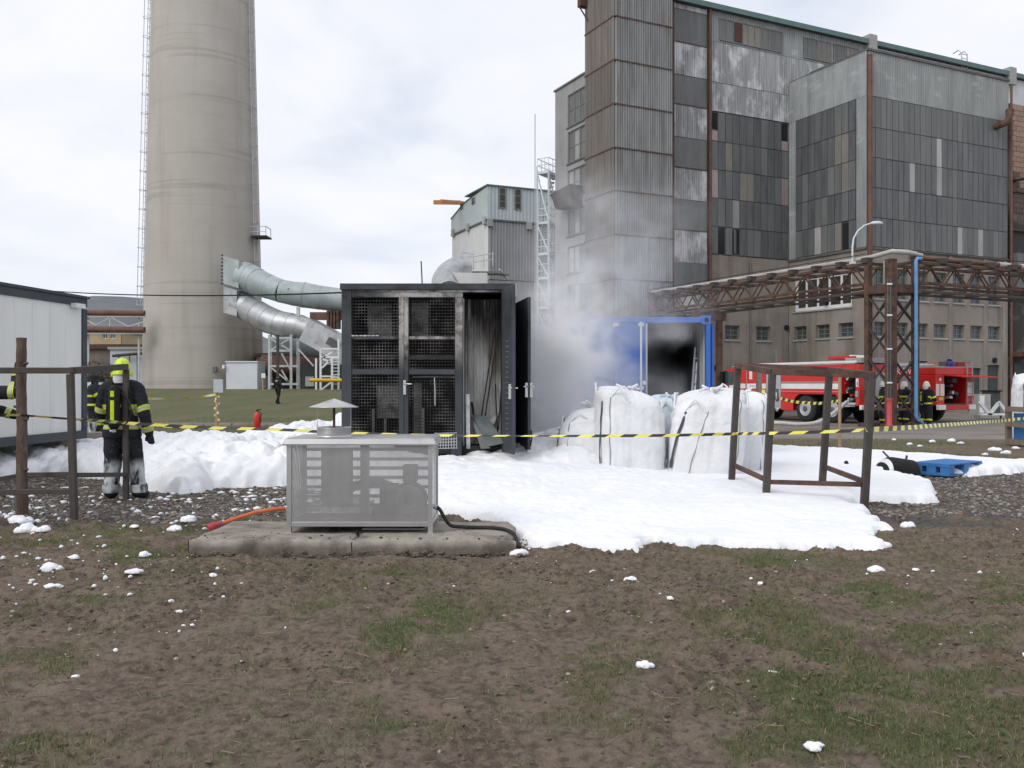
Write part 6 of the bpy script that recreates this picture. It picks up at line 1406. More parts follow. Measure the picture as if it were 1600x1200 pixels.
# ------------------------------------------------------------------ smoke
def smoke():
    lo = Vector((-.15, 15.55, .25)); hi = Vector((4.75, 22.0, 6.6))
    m = MB(); m.b2(lo, hi)
    mat = bpy.data.materials.new('smoke'); mat.use_nodes = True; nt = mat.node_tree; nt.nodes.clear()
    out = N(nt, 'ShaderNodeOutputMaterial'); P = N(nt, 'ShaderNodeTexCoord').outputs['Object']
    wn = N(nt, 'ShaderNodeTexNoise', {'Vector': P, 'Scale': .9, 'Detail': 2.0}).outputs[1]
    wv = N(nt, 'ShaderNodeVectorMath', {0: N(nt, 'ShaderNodeVectorMath', {0: wn, 1: (.5, .5, .5)}, operation='SUBTRACT').outputs[0], 1: (1.1, .8, 1.1)}, operation='MULTIPLY').outputs[0]
    Q = N(nt, 'ShaderNodeVectorMath', {0: P, 1: wv}, operation='ADD').outputs[0]
    tot = None
    # (centre, radii, amount)
    for c, r, a in SMOKE_PUFFS:
        d = N(nt, 'ShaderNodeVectorMath', {0: N(nt, 'ShaderNodeVectorMath', {0: Q, 1: c}, operation='SUBTRACT').outputs[0], 1: r}, operation='DIVIDE').outputs[0]
        l2 = N(nt, 'ShaderNodeVectorMath', {0: d, 1: d}, operation='DOT_PRODUCT').outputs['Value']
        g = mth(nt, 'MULTIPLY', mth(nt, 'EXPONENT', mth(nt, 'MULTIPLY', l2, -1.6)), a)
        tot = g if tot is None else mth(nt, 'ADD', tot, g)
    n1 = N(nt, 'ShaderNodeTexNoise', {'Vector': Q, 'Scale': 1.7, 'Detail': 5.0, 'Roughness': .58}).outputs[0]
    k = ramp(nt, n1, [(.36, .0), (.64, 2.1)])
    # fade at the walls of the domain
    den = mth(nt, 'SUBTRACT', mth(nt, 'MULTIPLY', tot, k), .02, clamp=False)
    den = mth(nt, 'MAXIMUM', den, 0.0)
    v = N(nt, 'ShaderNodeVolumePrincipled', {'Color': (.985, .985, .99, 1), 'Density': den, 'Anisotropy': .1})
    nt.links.new(v.outputs[0], out.inputs['Volume'])
    o = m.build('smoke', mat, None); stuff(o)
SMOKE_PUFFS = [((.70, 16.2, 1.0), (.75, .55, .9), 4.4), ((.9, 16.3, 1.75), (.80, .6, .9), 3.6), ((.75, 16.35, 2.4), (.80, .6, .7), 2.4), ((1.35, 16.3, 2.2), (.65, .55, .7), 1.9), ((1.15, 16.6, 3.1), (1.0, .8, .8), .55), ((1.9, 16.4, 2.9), (.9, .6, .7), .42),
               ((1.0, 17.5, 4.0), (1.0, 1.2, .8), .22), ((2.2, 17.8, 3.9), (1.3, 1.3, .9), .20), ((2.9, 18.5, 4.9), (1.5, 1.5, .9), .13), ((1.85, 16.5, 1.5), (.65, .5, .95), .75),
               ((2.75, 16.75, 2.55), (.5, .35, .35), .75), ((3.1, 17.4, 1.1), (.6, .8, .6), .42), ((1.6, 19.0, 5.4), (1.0, 1.4, .7), .22), ((3.3, 16.7, 3.0), (.7, .5, .35), .30), ((.25, 16.4, .75), (.5, .5, .5), 1.4)]
smoke()

# ------------------------------------------------------------------ white bulk bags
def bulk_bag(name_label, base, w_, d_, h_, rz=0.0, lean=(0, 0), seed=1, mat='bag', top='gathered', straps=(), cords=(), slope=(.05, 2.0)):
    t = thing('bulk_bag', name_label, 'bulk bag', base, rz, 'bulk bags standing in the foam', local=True)
    na, nl = 120, 64
    def surf(a, v, off=0.0):
        ca, sa = math.cos(a), math.sin(a); ex = 4.6
        r = (abs(ca) ** ex + abs(sa) ** ex) ** (-1 / ex)
        bulge = 1 + .05 * math.sin(math.pi * min(v / .8, 1)) - .03 * (1 - v)
        s = 1.0
        if v > .80:
            q = min(1, (v - .80) / .20); s = math.sqrt(max(0, 1 - q ** 2.1 * .97))
        if v < .05: s *= .94 + .06 * v / .05
        fold = .020 * math.sin(a * 7 + 3 * v + seed) * v + .07 * (float(fbm(a * 3 + seed * 5, v * 6, 4, seed)) - .5) + .06 * (float(fbm(a * 9 + seed, v * 3 + a, 3, seed + 3)) - .5)
        if v > .6: fold += (v - .6) * .75 * (float(fbm(a * 2.2 + seed * 3, v * 9, 3, seed + 7)) - .5)
        k = (r * bulge * s + fold * (s > .15)) + off
        z = v * h_ if v <= .80 else h_ * (.80 + .17 * (1 - max(0.0, 1 - (v - .80) / .20) ** 1.3))
        if v > .45: z += h_ * slope[0] * math.cos(a - slope[1]) * min(1, (v - .45) * 2.5) * min(1, 6 - 5.7 * v)
        fold -= .03 * max(0, .12 - abs(float(fbm(a * 2.6 + seed * 2, v * 4.5 + a, 3, seed + 21)) - .5)) / .12 * min(1, v * 3)
        if v > .6: z += h_ * .055 * (math.cos(4 * (a - PI / 4)) * .5 + .5 * math.cos(a * 1.0 + seed)) * min(1, (v - .6) * 5) * max(0, 1 - max(0, v - .8) * 4.5)
        z += h_ * .12 * (float(fbm(a * 1.6 + seed, 3.3 + v * 2, 3, seed + 11)) - .5) * (v > .5) * min(1, (v - .5) * 4) if v > .5 else 0
        return Vector((ca * k * w_ / 2 + lean[0] * z, sa * k * d_ / 2 + lean[1] * z, z))
    P = []
    for i in range(nl):
        v = i / (nl - 1); row = [surf(2 * math.pi * j / na, v) for j in range(na)]; P.append(row + [row[0]])
    m = MB(); m.grid(P, True); m.build('sack', M[mat], t)
    for (a0, v0, a1, v1, wd, mt) in straps:
        m = MB(); L = []
        for i in range(22):
            f = i / 21; a = a0 + (a1 - a0) * f; v = v0 + (v1 - v0) * f; wv = wd * (1 if i < 19 else 1.5 - (i - 19) * .1)
            L.append([surf(a - wv, v, .028), surf(a, v, .036), surf(a + wv, v, .028)])
        m.grid(L, True); m.build('strap', M[mt], t)
    for (a0, v0, a1, v1) in cords:
        m = MB(); m.tube([surf(a0 + (a1 - a0) * i / 26 + .01 * math.sin(i * .8), v0 + (v1 - v0) * i / 26, .014) for i in range(27)], .007, 5); m.build('seam_cord', M['strap_grey'], t)
    for k in range(4):
        a = math.pi / 4 + k * math.pi / 2 + .15; p = surf(a, .82); q = surf(a + .5, .84); m = MB()
        mid = (p + q) / 2 + Vector((0, 0, h_ * .13)); m.tube([p, p.lerp(mid, .7) + Vector((.01, 0, .02)), mid, q.lerp(mid, .6), q], .016, 6); m.build('lifting_loop', M[mat], t)
    c = surf(0, 1.0); cc = Vector((lean[0] * h_, lean[1] * h_, h_ * .985)); m = MB()
    for k in range(7):
        a = k * .9 + seed; m.tube([cc + Vector((math.cos(a) * .05, math.sin(a) * .05, -.05)), cc + Vector((math.cos(a) * .10, math.sin(a) * .08, .03)), cc + Vector((math.cos(a) * .19, math.sin(a) * .15, .035 + .05 * math.sin(k * 2.1)))], [.03, .032, .02], 6)
    m.build('spout', M[mat], t)
    return t
PI = math.pi
bulk_bag('upright white bulk bag with a dark strap at its left, nearest the burnt container', (gx(984, 14.2), 14.35, .02), 1.04, 1.0, 1.47, R(4), (-.01, 0), 2, 'bag', straps=[(-2.45, .80, -2.52, .20, .028, 'strap_dark')], cords=[(-2.2, .9, -2.22, .05)], slope=(.10, 2.9))
bulk_bag('wide white bulk bag leaning to the right with a long dark strap', (gx(1101, 14.0), 14.2, .02), 1.12, 1.0, 1.45, R(-8), (.10, .03), 5, 'bag', straps=[(-2.15, .90, -2.42, .16, .035, 'strap_dark')], cords=[(-1.62, .92, -2.0, .10), (-2.0, .10, -1.3, .02), (-.9, .92, -.85, .06)], slope=(.06, 1.2))
bulk_bag('white bulk bag squeezed behind the rusty steel frame, rightmost of the row', (gx(1154, 14.9), 14.95, .02), .72, .8, 1.40, R(10), (.05, .02), 9, 'bag', cords=[(-1.0, .9, -1.05, .05), (-1.9, .9, -1.9, .1)], slope=(.10, .6))
bulk_bag('low white bulk bag half sunk in smoke at the left end of the row', (gx(918, 14.6), 14.75, .14), 1.0, .9, 1.08, R(-6), (.10, .03), 13, 'bag', straps=[(-2.75, .80, -2.62, .32, .07, 'strap_dark')], cords=[(-2.2, .85, -2.15, .1)], slope=(.16, .2))
bulk_bag('bluish bulk bag wedged behind between the upright and the leaning bag', (gx(1046, 15.2), 15.3, .02), .72, .8, 1.32, R(3), (.02, 0), 17, 'bag_blue', straps=[(-1.25, .9, -1.5, .3, .04, 'strap_dark')], cords=[(-1.7, .9, -1.7, .1)])

# ------------------------------------------------------------------ concrete slab with the caged blower
def slab_and_blower():
    ts = .13
    t = thing('concrete_slab', 'weathered concrete slab cracked across the middle under the steel cage', 'slab', (gx(550, 8.7), 8.7, 0))
    def piece(x0, x1, y0, y1, jag):
        bm = bmesh.new(); nx, ny = 40, 14; top = []
        def edge(x, y):
            return x, y
        V = {}
        for j in range(ny + 1):
            for i in range(nx + 1):
                x = x0 + (x1 - x0) * i / nx; y = y0 + (y1 - y0) * j / ny
                if i == 0: x += (float(fbm(y * 5, jag, 3, 2)) - .5) * .26
                if i == nx: x += (float(fbm(y * 5, jag + 5, 3, 2)) - .5) * .24
                if j == 0: y += (float(fbm(x * 4, jag, 4, 4)) - .5) * .22
                z = ts + (float(fbm(x * 4, y * 4, 4, 6)) - .5) * .016
                if i in (0, nx) or j in (0, ny): z -= .008 + .10 * max(0, float(fbm(x * 6, y * 6, 3, 8)) - .42)
                V[i, j] = (x, y, z)
        m = MB(); m.grid([[V[i, j] for i in range(nx + 1)] for j in range(ny + 1)], True)
        def skirt(seq, out):
            rows = [[V[k] for k in seq]]
            for q, (dz, o) in enumerate(((-.012, .012), (-.05, .014), (-.10, .010), (-.2, .0))):
                rows.append([(V[k][0] + out[0] * (o + .012 * (float(fbm(V[k][0] * 12 + q, V[k][1] * 12, 3, 9)) - .5)), V[k][1] + out[1] * (o + .016 * (float(fbm(V[k][0] * 9 + q * 3, V[k][1] * 12, 3, 9)) - .5)), V[k][2] + dz) for k in seq])
            m.grid(rows, True, flip=True)
        skirt([(i, 0) for i in range(nx + 1)], (0, -1)); skirt([(nx, j) for j in range(ny + 1)], (1, 0)); skirt([(0, j) for j in range(ny, -1, -1)], (-1, 0)); skirt([(i, ny) for i in range(nx, -1, -1)], (0, 1))
        m.build('slab_half', M['concrete'], t)
    piece(gx(302, 8.22), gx(550, 8.22), 8.22, 9.35, 1.0); piece(gx(554, 8.22), gx(799, 8.22), 8.22, 9.30, 9.0)
    # blower cage
    Yf, Yb = 8.50, 9.15; x0, x1 = gx(447.5, Yf), gx(676, Yf); zt = gz(690, Yf); zl = gz(823, Yf)
    t = thing('caged_blower', 'stainless steel cage of perforated sheet with a conical rain hat on top', 'blower', (x0, Yf, ts))
    lw = .045
    for i, (x, y) in enumerate(((x0, Yf), (x1 - lw, Yf), (x0, Yb - lw), (x1 - lw, Yb - lw))):
        m = MB(); m.b2((x, y, ts - .002), (x + lw, y + lw, zt)); m.build('leg', M['steel_sheet'], t, bevel=.003)
        m = MB(); m.b2((x - .012, y - .012, ts - .004), (x + lw + .012, y + lw + .012, ts + .008)); m.build('foot_plate', M['steel_sheet'], t)
    m = MB(); ov = .035; hz = .045  # folded lid
    P = []
    for (o, z) in ((-.002, zt - .055 + .02), (ov, zt - .035), (ov, zt - .02), (ov * .4, zt + .026), (-.03, zt + .036)):
        P.append([(x0 - o, Yf - o, z), (x1 + o, Yf - o, z), (x1 + o, Yb + o, z), (x0 - o, Yb + o, z), (x0 - o, Yf - o, z)])
    m.grid(P, False); m.add([P[-1][k] for k in range(4)], [(0, 1, 2, 3)]); m.build('lid', M['lid_steel'], t, bevel=.002)
    m = MB(); m.b2((x0 + lw, Yf + .004, zl), (x1 - lw, Yf + .035, zl + .045)); m.b2((x0 + lw, Yb - .035, zl), (x1 - lw, Yb - .004, zl + .045)); m.b2((x0 + .004, Yf + lw, zl), (x0 + .035, Yb - lw, zl + .045)); m.b2((x1 - .035, Yf + lw, zl), (x1 - .004, Yb - lw, zl + .045)); m.build('bottom_rail', M['steel_sheet'], t, bevel=.003)
    m = MB(); m.b2((x0 + lw, Yf + lw, zl + .012), (x1 - lw, Yb - lw, zl + .02)); m.build('base_tray', M['tank_dark'], t)
    def perf(ax, bx_, z0, z1, pitch, fn):
        nu = int(round((bx_ - ax) / pitch)); nv = int(round((z1 - z0) / pitch)); pu = (bx_ - ax) / nu; pv = (z1 - z0) / nv; hl = .28
        I, J = np.meshgrid(np.arange(nu), np.arange(nv)); I = I.ravel(); J = J.ravel(); n = len(I)
        cu = ax + (I + .5) * pu; cv = z0 + (J + .5) * pv
        o = [(-.5, -.5), (.5, -.5), (.5, .5), (-.5, .5)]; h = [(0, -1), (1, 0), (0, 1), (-1, 0)]; h8 = []
        U = np.stack([cu + a * pu for a, b in o] + [cu + hl * math.cos(q) * pu for q in np.arange(8) * PI / 4 - 3 * PI / 4], 1)
        W = np.stack([cv + b * pv for a, b in o] + [cv + hl * math.sin(q) * pv for q in np.arange(8) * PI / 4 - 3 * PI / 4], 1)
        V = fn(U.ravel(), W.ravel()); b = (np.arange(n) * 12)[:, None]
        Fq = []
        for k in range(4):
            c0, c1 = k, (k + 1) % 4; q0 = 4 + 2 * k; q1 = 4 + (2 * k + 1) % 8; q2 = 4 + (2 * k + 2) % 8
            Fq += [b + np.array([[c0, c1, q1, q0]]), b + np.array([[c1, q2, q1, q1]])]
        Q = np.concatenate(Fq[0::2], 1).reshape(-1, 4); T = np.concatenate([f[:, :3] for f in Fq[1::2]], 1).reshape(-1, 3)
        T4 = np.concatenate([Q[:, [0, 1, 2]], Q[:, [0, 2, 3]], T]); return V, T4
    org = np.array(ORG[t.name])
    zf0, zf1 = zl + .046, zt - .036
    V, T4 = perf(x0 + lw, x1 - lw, zf0, zf1, .0105, lambda u, v: np.stack([u, 0 * u + Yf + .012, v], 1) - org); np_obj('perforated_panel', V, T4, M['perf'], False, t)
    for xx in (x0 + .014, x1 - .014):
        V, T4 = perf(Yf + lw, Yb - lw, zf0, zf1, .0115, lambda u, v: np.stack([0 * u + xx, u, v], 1) - org); np_obj('perforated_panel', V, T4, M['perf'], False, t)
    # louvred back: slats with bright gaps between them
    for k in range(7):
        z = zf0 + .06 + k * (zf1 - zf0 - .06) / 7; m = MB()
        m.bar((x0 + lw, Yb - .03, z + .012), (x1 - lw, Yb - .03, z + .012), .06, .028); m.build('back_slat', M['steel_sheet'], t)
    m = MB(); cxp = gx(563, 8.8); m.b2((cxp - .045, Yb - .09, zf0), (cxp + .045, Yb - .06, zf1)); m.b2((gx(471, 8.9) - .015, Yb - .09, zf0), (gx(471, 8.9) + .015, Yb - .07, zf1)); m.build('inner_post', M['steel_sheet'], t)
    m = MB(); m.lathe([(.0, 0), (.10, .005), (.125, .03), (.13, .08), (.13, .44), (.12, .49), (.0, .50)], 24, (gx(523, 8.75), 8.82, zf0 + .10)); m.build('silencer', M['tank_dark'], t)
    m = MB(); m.b2((gx(498, 8.75), 8.88, zf0 + .10), (gx(545, 8.75), 9.0, zf1 - .08)); m.build('filter_box', M['tank_dark'], t)
    yc = 8.80; mx, mz = gx(641, yc), gz(779, yc); my = MB()
    my.lathe([(0, -.30), (.11, -.30), (.125, -.28), (.125, -.05), (.16, -.04), (.172, .0), (.172, .05), (.15, .07), (.06, .075), (.05, .10), (0, .10)], 32, (mx, yc, mz), Matrix.Rotation(R(90), 3, 'X')); my.build('motor', M['motor'], t)
    m = MB(); m.lathe([(.06, .078), (.10, .082), (.14, .076)], 32, (mx, yc, mz), Matrix.Rotation(R(90), 3, 'X')); m.build('motor_fan_ring', M['steel_sheet'], t)
    m = MB(); m.b2((mx - .30, yc - .02, mz - .16), (mx - .13, yc + .22, mz + .13)); m.b2((mx - .07, yc - .05, mz + .17), (mx + .07, yc + .08, mz + .33)); m.build('gear_box', M['motor'], t, bevel=.01)
    m = MB(); m.b2((gx(580, yc), yc + .05, zf0 + .01), (gx(668, yc), yc + .25, zf0 + .06)); m.build('motor_base', M['tank_dark'], t)
    m = MB(); m.tube([(mx - .2, yc + .1, mz + .1), (mx - .35, yc + .12, mz + .16), (gx(545, yc), yc + .1, mz + .1)], .05, 10); m.build('air_pipe', M['tank_dark'], t)
    # collar, rod, hat
    hx, hy = gx(522, 8.82), 8.82; hr = .165; zc = zt + .03
    m = MB(); m.lathe([(hr, zc - .02), (hr, zc + .085), (hr + .006, zc + .088), (hr + .006, zc + .094), (hr - .008, zc + .094), (hr - .008, zc - .02)], 40, (hx, hy, 0)); m.lathe([(hr + .025, zc + .004), (hr + .025, zc + .012), (hr, zc + .016)], 40, (hx, hy, 0)); m.build('collar', M['steel_sheet'], t)
    zr = gz(636, 8.82)
    m = MB(); m.tube([(hx, hy, zc), (hx, hy, zr + .03)], .013, 8)
    m.build('hat_rod', M['rust_steel'], t)
    for s in (-1, 1):
        m = MB(); m.tube([(hx + s * hr, hy, zc + .05), (hx + s * hr, hy, zr)], .003, 5); m.build('hat_wire', M['steel_sheet'], t)
    m = MB(); m.lathe([(0, zr + .085), (.10, zr + .052), (.238, zr + .004), (.24, zr), (.235, zr - .002), (.09, zr + .045), (0, zr + .078)], 40, (hx, hy, 0)); m.build('rain_hat', M['steel_sheet'], t)
    m = MB(); a = gx(572, 8.3 + .25); m.b2((gx(572, 8.9), 8.65, ts + .012), (gx(668, 8.9), 8.9, ts + .026)); m.build('drip_tray', M['panel_light'], t)
    m = MB()
    for px in (522, 655): m.box((gx(px, 8.7), 8.75, ts + .022), (.07, .12, .035))
    m.build('packing_shim', M['black'], t)
    # hoses
    oh = MB(); c0 = at(446, 794, 8.75)
    oh.tube([c0, at(425, 796, 8.72), at(400, 800, 8.66), at(372, 809, 8.58), at(345, 818, 8.5)], .019, 10)
    t3 = thing('orange_hose', 'orange hose with a red coupling lying over the slab left of the cage', 'hose', at(345, 818, 8.5)); oh2 = oh.build('hose', M['hose_orange'], t3)
    m = MB(); m.tube([at(345, 818, 8.5), at(336, 820.5, 8.47), at(335, 821, 8.47), at(325, 825, 8.43)], [.026, .026, .034, .03], 10); m.build('coupling', M['red_post'], t3)
    m = MB(); m.tube([at(347, 817.5, 8.51), at(341, 819.5, 8.49)], .028, 10); m.build('clamp', M['tank_dark'], t3)
    m = MB(); m.tube([at(447, 796, 8.8), at(420, 796, 8.8)], .012, 8); m.build('pipe_end', M['steel_sheet'], t3)
    t4 = thing('black_hose', 'black rubber hose curving from the cage over the slab into the foam', 'hose', at(690, 800, 8.7))
    m = MB(); bz = ts + .018
    q = [at(676, 791, 8.75), at(686, 795, 8.72), at(694, 808, 8.68), (gx(704, 8.7), 8.70, bz + .03), (gx(722, 8.75), 8.74, bz + .008), (gx(745, 8.75), 8.76, bz), (gx(770, 8.7), 8.74, bz), (gx(790, 8.6), 8.62, bz), (gx(803, 8.45), 8.47, bz - .02), (gx(812, 8.3), 8.30, .03)]
    qs = []
    for i in range(len(q) - 1):
        p0, p1, p2, p3 = (Vector(q[max(i - 1, 0)]), Vector(q[i]), Vector(q[i + 1]), Vector(q[min(i + 2, len(q) - 1)]))
        for f in np.linspace(0, 1, 6, endpoint=False): qs.append(.5 * ((2 * p1) + (p2 - p0) * f + (2 * p0 - 5 * p1 + 4 * p2 - p3) * f * f + (3 * p1 - p0 - 3 * p2 + p3) * f ** 3))
    m.tube(qs + [Vector(q[-1])], .018, 10); m.build('hose', M['rubber'], t4)
    m = MB(); m.tube([at(675, 790, 8.76), at(684, 793.5, 8.73)], .024, 10); m.build('coupling', M['silver'], t4)
slab_and_blower()
x, y = rng.uniform(-3.0, .0, 120), 8.22 + 1.1 * rng.random(120) ** 1.8; sz = .004 + .012 * rng.random(120) ** 3
scatter_lumps('soil_crumbs', np.stack([x, y, .13 + sz * .2], 1), sz, cl, .6, False, rng.choice(2, 120))
x, y = rng.uniform(-3.1, .1, 260), 8.02 + .17 * rng.random(260); sz = .008 + .03 * rng.random(260) ** 2.5
scatter_lumps('soil_heap', np.stack([x, y, ground_z(x, y) + sz * .3], 1), sz, cl, .6, False, rng.choice(2, 260))

# ------------------------------------------------------------------ barrier tape
def catmull(q, n=8):
    out = []
    for i in range(len(q) - 1):
        p0, p1, p2, p3 = (Vector(q[max(i - 1, 0)]), Vector(q[i]), Vector(q[i + 1]), Vector(q[min(i + 2, len(q) - 1)]))
        for f in np.linspace(0, 1, n, endpoint=False): out.append(.5 * ((2 * p1) + (p2 - p0) * f + (2 * p0 - 5 * p1 + 4 * p2 - p3) * f * f + (3 * p1 - p0 - 3 * p2 + p3) * f ** 3))
    return out + [Vector(q[-1])]
def tape(pts, label, wd=.04, stripe=.19, dark='tape_b', twist=.5, smooth=6, group='barrier tapes'):
    P = catmull(pts, smooth); ln = [0]
    for a, b in zip(P, P[1:]): ln.append(ln[-1] + (b - a).length)
    st = stripe / 4; n = int(ln[-1] / st); m = MB(); prev = None
    def pos(s):
        import bisect
        i = min(max(bisect.bisect(ln, s) - 1, 0), len(P) - 2); f = (s - ln[i]) / max(1e-6, ln[i + 1] - ln[i]); return P[i].lerp(P[i + 1], min(1, max(0, f))), (P[i + 1] - P[i]).normalized()
    for k in range(n + 1):
        s = k * st; p, d = pos(s); side = d.cross(Vector((0, 0, 1))).normalized(); an = twist * (float(fbm(s * .35, 1.5, 2, int(pts[0][0] * 10) % 50)) - .5) * 5
        u = Vector((0, 0, 1)) * math.cos(an) + side * math.sin(an)
        q0, _ = pos(s + stripe * .18); q1, _ = pos(s - stripe * .18); cur = (q0 + u * wd / 2, q1 - u * wd / 2)
        if prev is not None:
            m.cur = 0 if (k // 4) % 2 == 0 else 1; m.add([prev[0], cur[0], cur[1], prev[1]], [(0, 1, 2, 3)])
        prev = cur
    o = m.build('barrier_tape', [M['tape_y'], M[dark]], None, org=tuple(P[len(P) // 2])); return tag(o, label, 'tape', group)
tape([at(-60, 646, 10.6), at(33, 649, 10.3), at(115, 655, 10.35), at(150, 657, 11), at(197, 661, 11.9)], 'yellow and black tape tied along the log post and the dark steel frame at left')
tape([at(197, 661, 11.9), at(320, 668, 12), at(430, 671, 12), at(530, 676, 12), at(660, 680, 12), at(800, 681, 12), at(940, 681, 12), at(1060, 680, 12), at(1140, 678, 12.4), at(1148, 678, 12.8)], 'long yellow and black tape crossing in front of the burnt container and the bulk bags', twist=.55)
tape([at(1148, 677.5, 12.8), at(1202, 677, 11.65), at(1280, 675, 11.3), at(1352, 672, 11.03)], 'yellow and black tape between the posts of the rusty steel frame')
tape([at(1352, 671.5, 11.03), at(1420, 668, 12.5), at(1480, 663.5, 15), at(1530, 660, 18), at(1580, 656, 21), at(1640, 648, 22.5)], 'yellow and black tape running from the rusty frame to the crate at the right edge', wd=.065)
tape([at(198, 625.5, 30), at(225, 623, 30.2), at(270, 623, 30.5), at(310, 620, 30.5), at(340, 616, 30.2)], 'distant striped tape above the grass, leading from the firefighter to the notice stake', wd=.08, stripe=.3, dark='tape_w', twist=.6)
tape([at(232, 664, 27), at(290, 668, 27.5), at(333, 668.5, 28), at(390, 670, 28), at(450, 672, 28), at(520, 676, 28)], 'yellow and black tape low over the verge behind the foam heap', wd=.08, stripe=.26)
tape([at(1219, 622.5, 22), at(1240, 627.5, 22), at(1262, 629.5, 22), at(1285, 630, 22), at(1311, 626, 22)], 'striped tape sagging in front of the fire engine wheels', wd=.07, stripe=.07, twist=.2)
def stake(px, py, yt, D_, label, mat='stake', r=.045, wrap=True, extra=None):
    p = gp(px, py) if D_ is None else at(px, py, D_)
    t = thing('wooden_stake', label, 'stake', (p[0], p[1], float(tz(p[0], p[1]))))
    top = at(px if extra is None else px + extra, yt, p[1]); m = MB(); m.tube([(p[0], p[1], float(tz(p[0], p[1])) - .2), Vector(p).lerp(Vector(top), .5), top], [r, r * .95, r * .9], 9); m.build('pole', M[mat], t)
    if wrap:
        m = MB(); a = Vector(p); b = Vector(top)
        for k in range(11):
            f = .25 + .5 * k / 11; q = a.lerp(b, f); an = k * 1.9
            m.cur = k % 2; m.box(q + Vector((math.cos(an) * r * 1.15, math.sin(an) * r * 1.15 - r * .4, 0)), (r * 1.3, r * .5, .07), an)
        m.build('wound_tape', [M['tape_y'], M['tape_w']], t)
    return t, p, top
stake(1186, 694, 577, 18.0, 'brown post wound with tape behind the rightmost bulk bag', 'wood_grey', .062)
stake(1312, 697, 590, 22.0, 'thin pale wooden stake in front of the fire engine', 'stake', .04, False)
t, p, top = stake(339, 676, 596, 28.6, 'wooden stake wound with tape carrying a small grey notice', 'stake', .05)
m = MB(); q = at(341, 603, 28.5); m.box(q, (.30, .03, .42)); m.build('notice', M['sign_grey'], t)

# ------------------------------------------------------------------ small things around
def extinguisher():
    D = 30.5; b = at(402, 668, D)
    t = thing('fire_extinguisher', 'red fire extinguisher standing on the path behind the foam', 'fire extinguisher', (b[0], b[1], float(tz(b[0], b[1]))))
    z = .035
    m = MB(); m.lathe([(0, z), (.095, z), (.11, z + .03), (.11, z + .44), (.085, z + .52), (.035, z + .55), (.035, z + .58), (0, z + .58)], 20, (b[0], b[1], 0)); m.build('cylinder', M['red'], t)
    m = MB(); m.box((b[0], b[1], z + .61), (.07, .06, .05)); m.bar((b[0] - .02, b[1], z + .63), (b[0] + .14, b[1], z + .66), .03); m.build('valve', M['black'], t)
    m = MB(); m.tube([(b[0] + .04, b[1] - .03, z + .6), (b[0] + .15, b[1] - .05, z + .5), (b[0] + .13, b[1] - .05, z + .2)], .015, 6); m.build('hose', M['rubber'], t)
extinguisher()
def pallet():
    c = gp(1470, 748); D = c[1]
    t = thing('plastic_pallet', 'bright blue plastic pallet lying at the foam edge', 'pallet', (gx(1426, D), D, 0), 0)
    x0, x1 = gx(1427, D), gx(1513, D); h = .20; z0 = .03
    A = Vector((gx(1426, 15.2), 15.2, 0)); ux = Vector((gx(1484, 14.7) - A.x, 14.7 - 15.2, 0)); L = ux.length; ux.normalize(); uy = Vector((-ux.y, ux.x, 0)); Wd = 1.15
    f = Fac((A.x, A.y), math.atan2(ux.y, ux.x))
    nb = 6
    for k in range(nb):
        y0 = k * Wd / nb; m = MB(); f.box(m, 0, L, y0, y0 + Wd / nb - .025, z0 + h - .025, z0 + h); m.build('deck_board', M['pallet_blue'], t, bevel=.004)
    for i, xx in enumerate((0, L / 2 - .08, L - .16)):
        for j, yy in enumerate((0, Wd / 2 - .08, Wd - .16)):
            m = MB(); f.box(m, xx, xx + .16, yy + .002, yy + .158, z0 + .026, z0 + h - .026); m.build('block', M['pallet_blue'], t, bevel=.006)
        m = MB(); f.box(m, xx, xx + .16, .0, Wd, z0, z0 + .024); m.build('runner', M['pallet_blue'], t)
    m = MB(); f.box(m, 0, L, -.004, .03, z0, z0 + .05); f.box(m, 0, L, -.005, .03, z0 + h - .055, z0 + h + .003); m.build('front_rim', M['pallet_blue'], t, bevel=.004)
    # black bag beside it
    b = at(1398, 745, 14.9); t2 = thing('black_bag', 'black rounded bag with a white stripe leaning on the blue pallet', 'bag', (b[0], b[1], 0))
    def sec(px0, px1, mat, name, y0=14.75, y1=15.35):
        P = []
        for i in range(9):
            px = px0 + (px1 - px0) * i / 8; u = (px - 1367) / (1428 - 1367)
            top = 744 - 30 * math.sin(min(1, u * 2.2) * PI / 2) + 6 * max(0, u - .45) * 1.6; bot = 746 + 2 * u
            row = []
            for q in range(15):
                a = PI * q / 14; row.append(Vector((gx(px, 15.0), 15.05 - .30 * math.cos(a), gz(bot, 15.0) + (gz(top, 15.0) - gz(bot, 15.0)) * math.sin(a) ** .5)))
            P.append(row)
        m = MB(); m.grid(P, True); m.add(P[0], [tuple(range(15))]); m.add(P[-1], [tuple(range(14, -1, -1))]); m.build(name, M[mat], t2)
    sec(1367, 1381, 'black', 'end_panel'); sec(1381.2, 1387, 'white_paint', 'stripe'); sec(1387.2, 1428, 'black', 'bag_body')
    m = MB(); m.bar(at(1379, 705, 15.1), at(1391, 717, 15.05), .035, .03); m.build('handle', M['rust_steel'], t2); m = MB(); m.bar(at(1417, 712, 15.2), at(1415, 721, 15.15), .03, .03); m.build('handle', M['rust_steel'], t2)
    mm = MB(); p = at(1326, 727, 15.5); mm.tube([at(1322, 722, 15.6), at(1324, 729, 15.5), at(1334, 730, 15.4)], [.035, .05, .03], 8); tag(mm.build('pipe_fitting', M['black'], None, org=p), 'small black fitting poking out of the foam inside the rusty frame', 'fitting')
pallet()
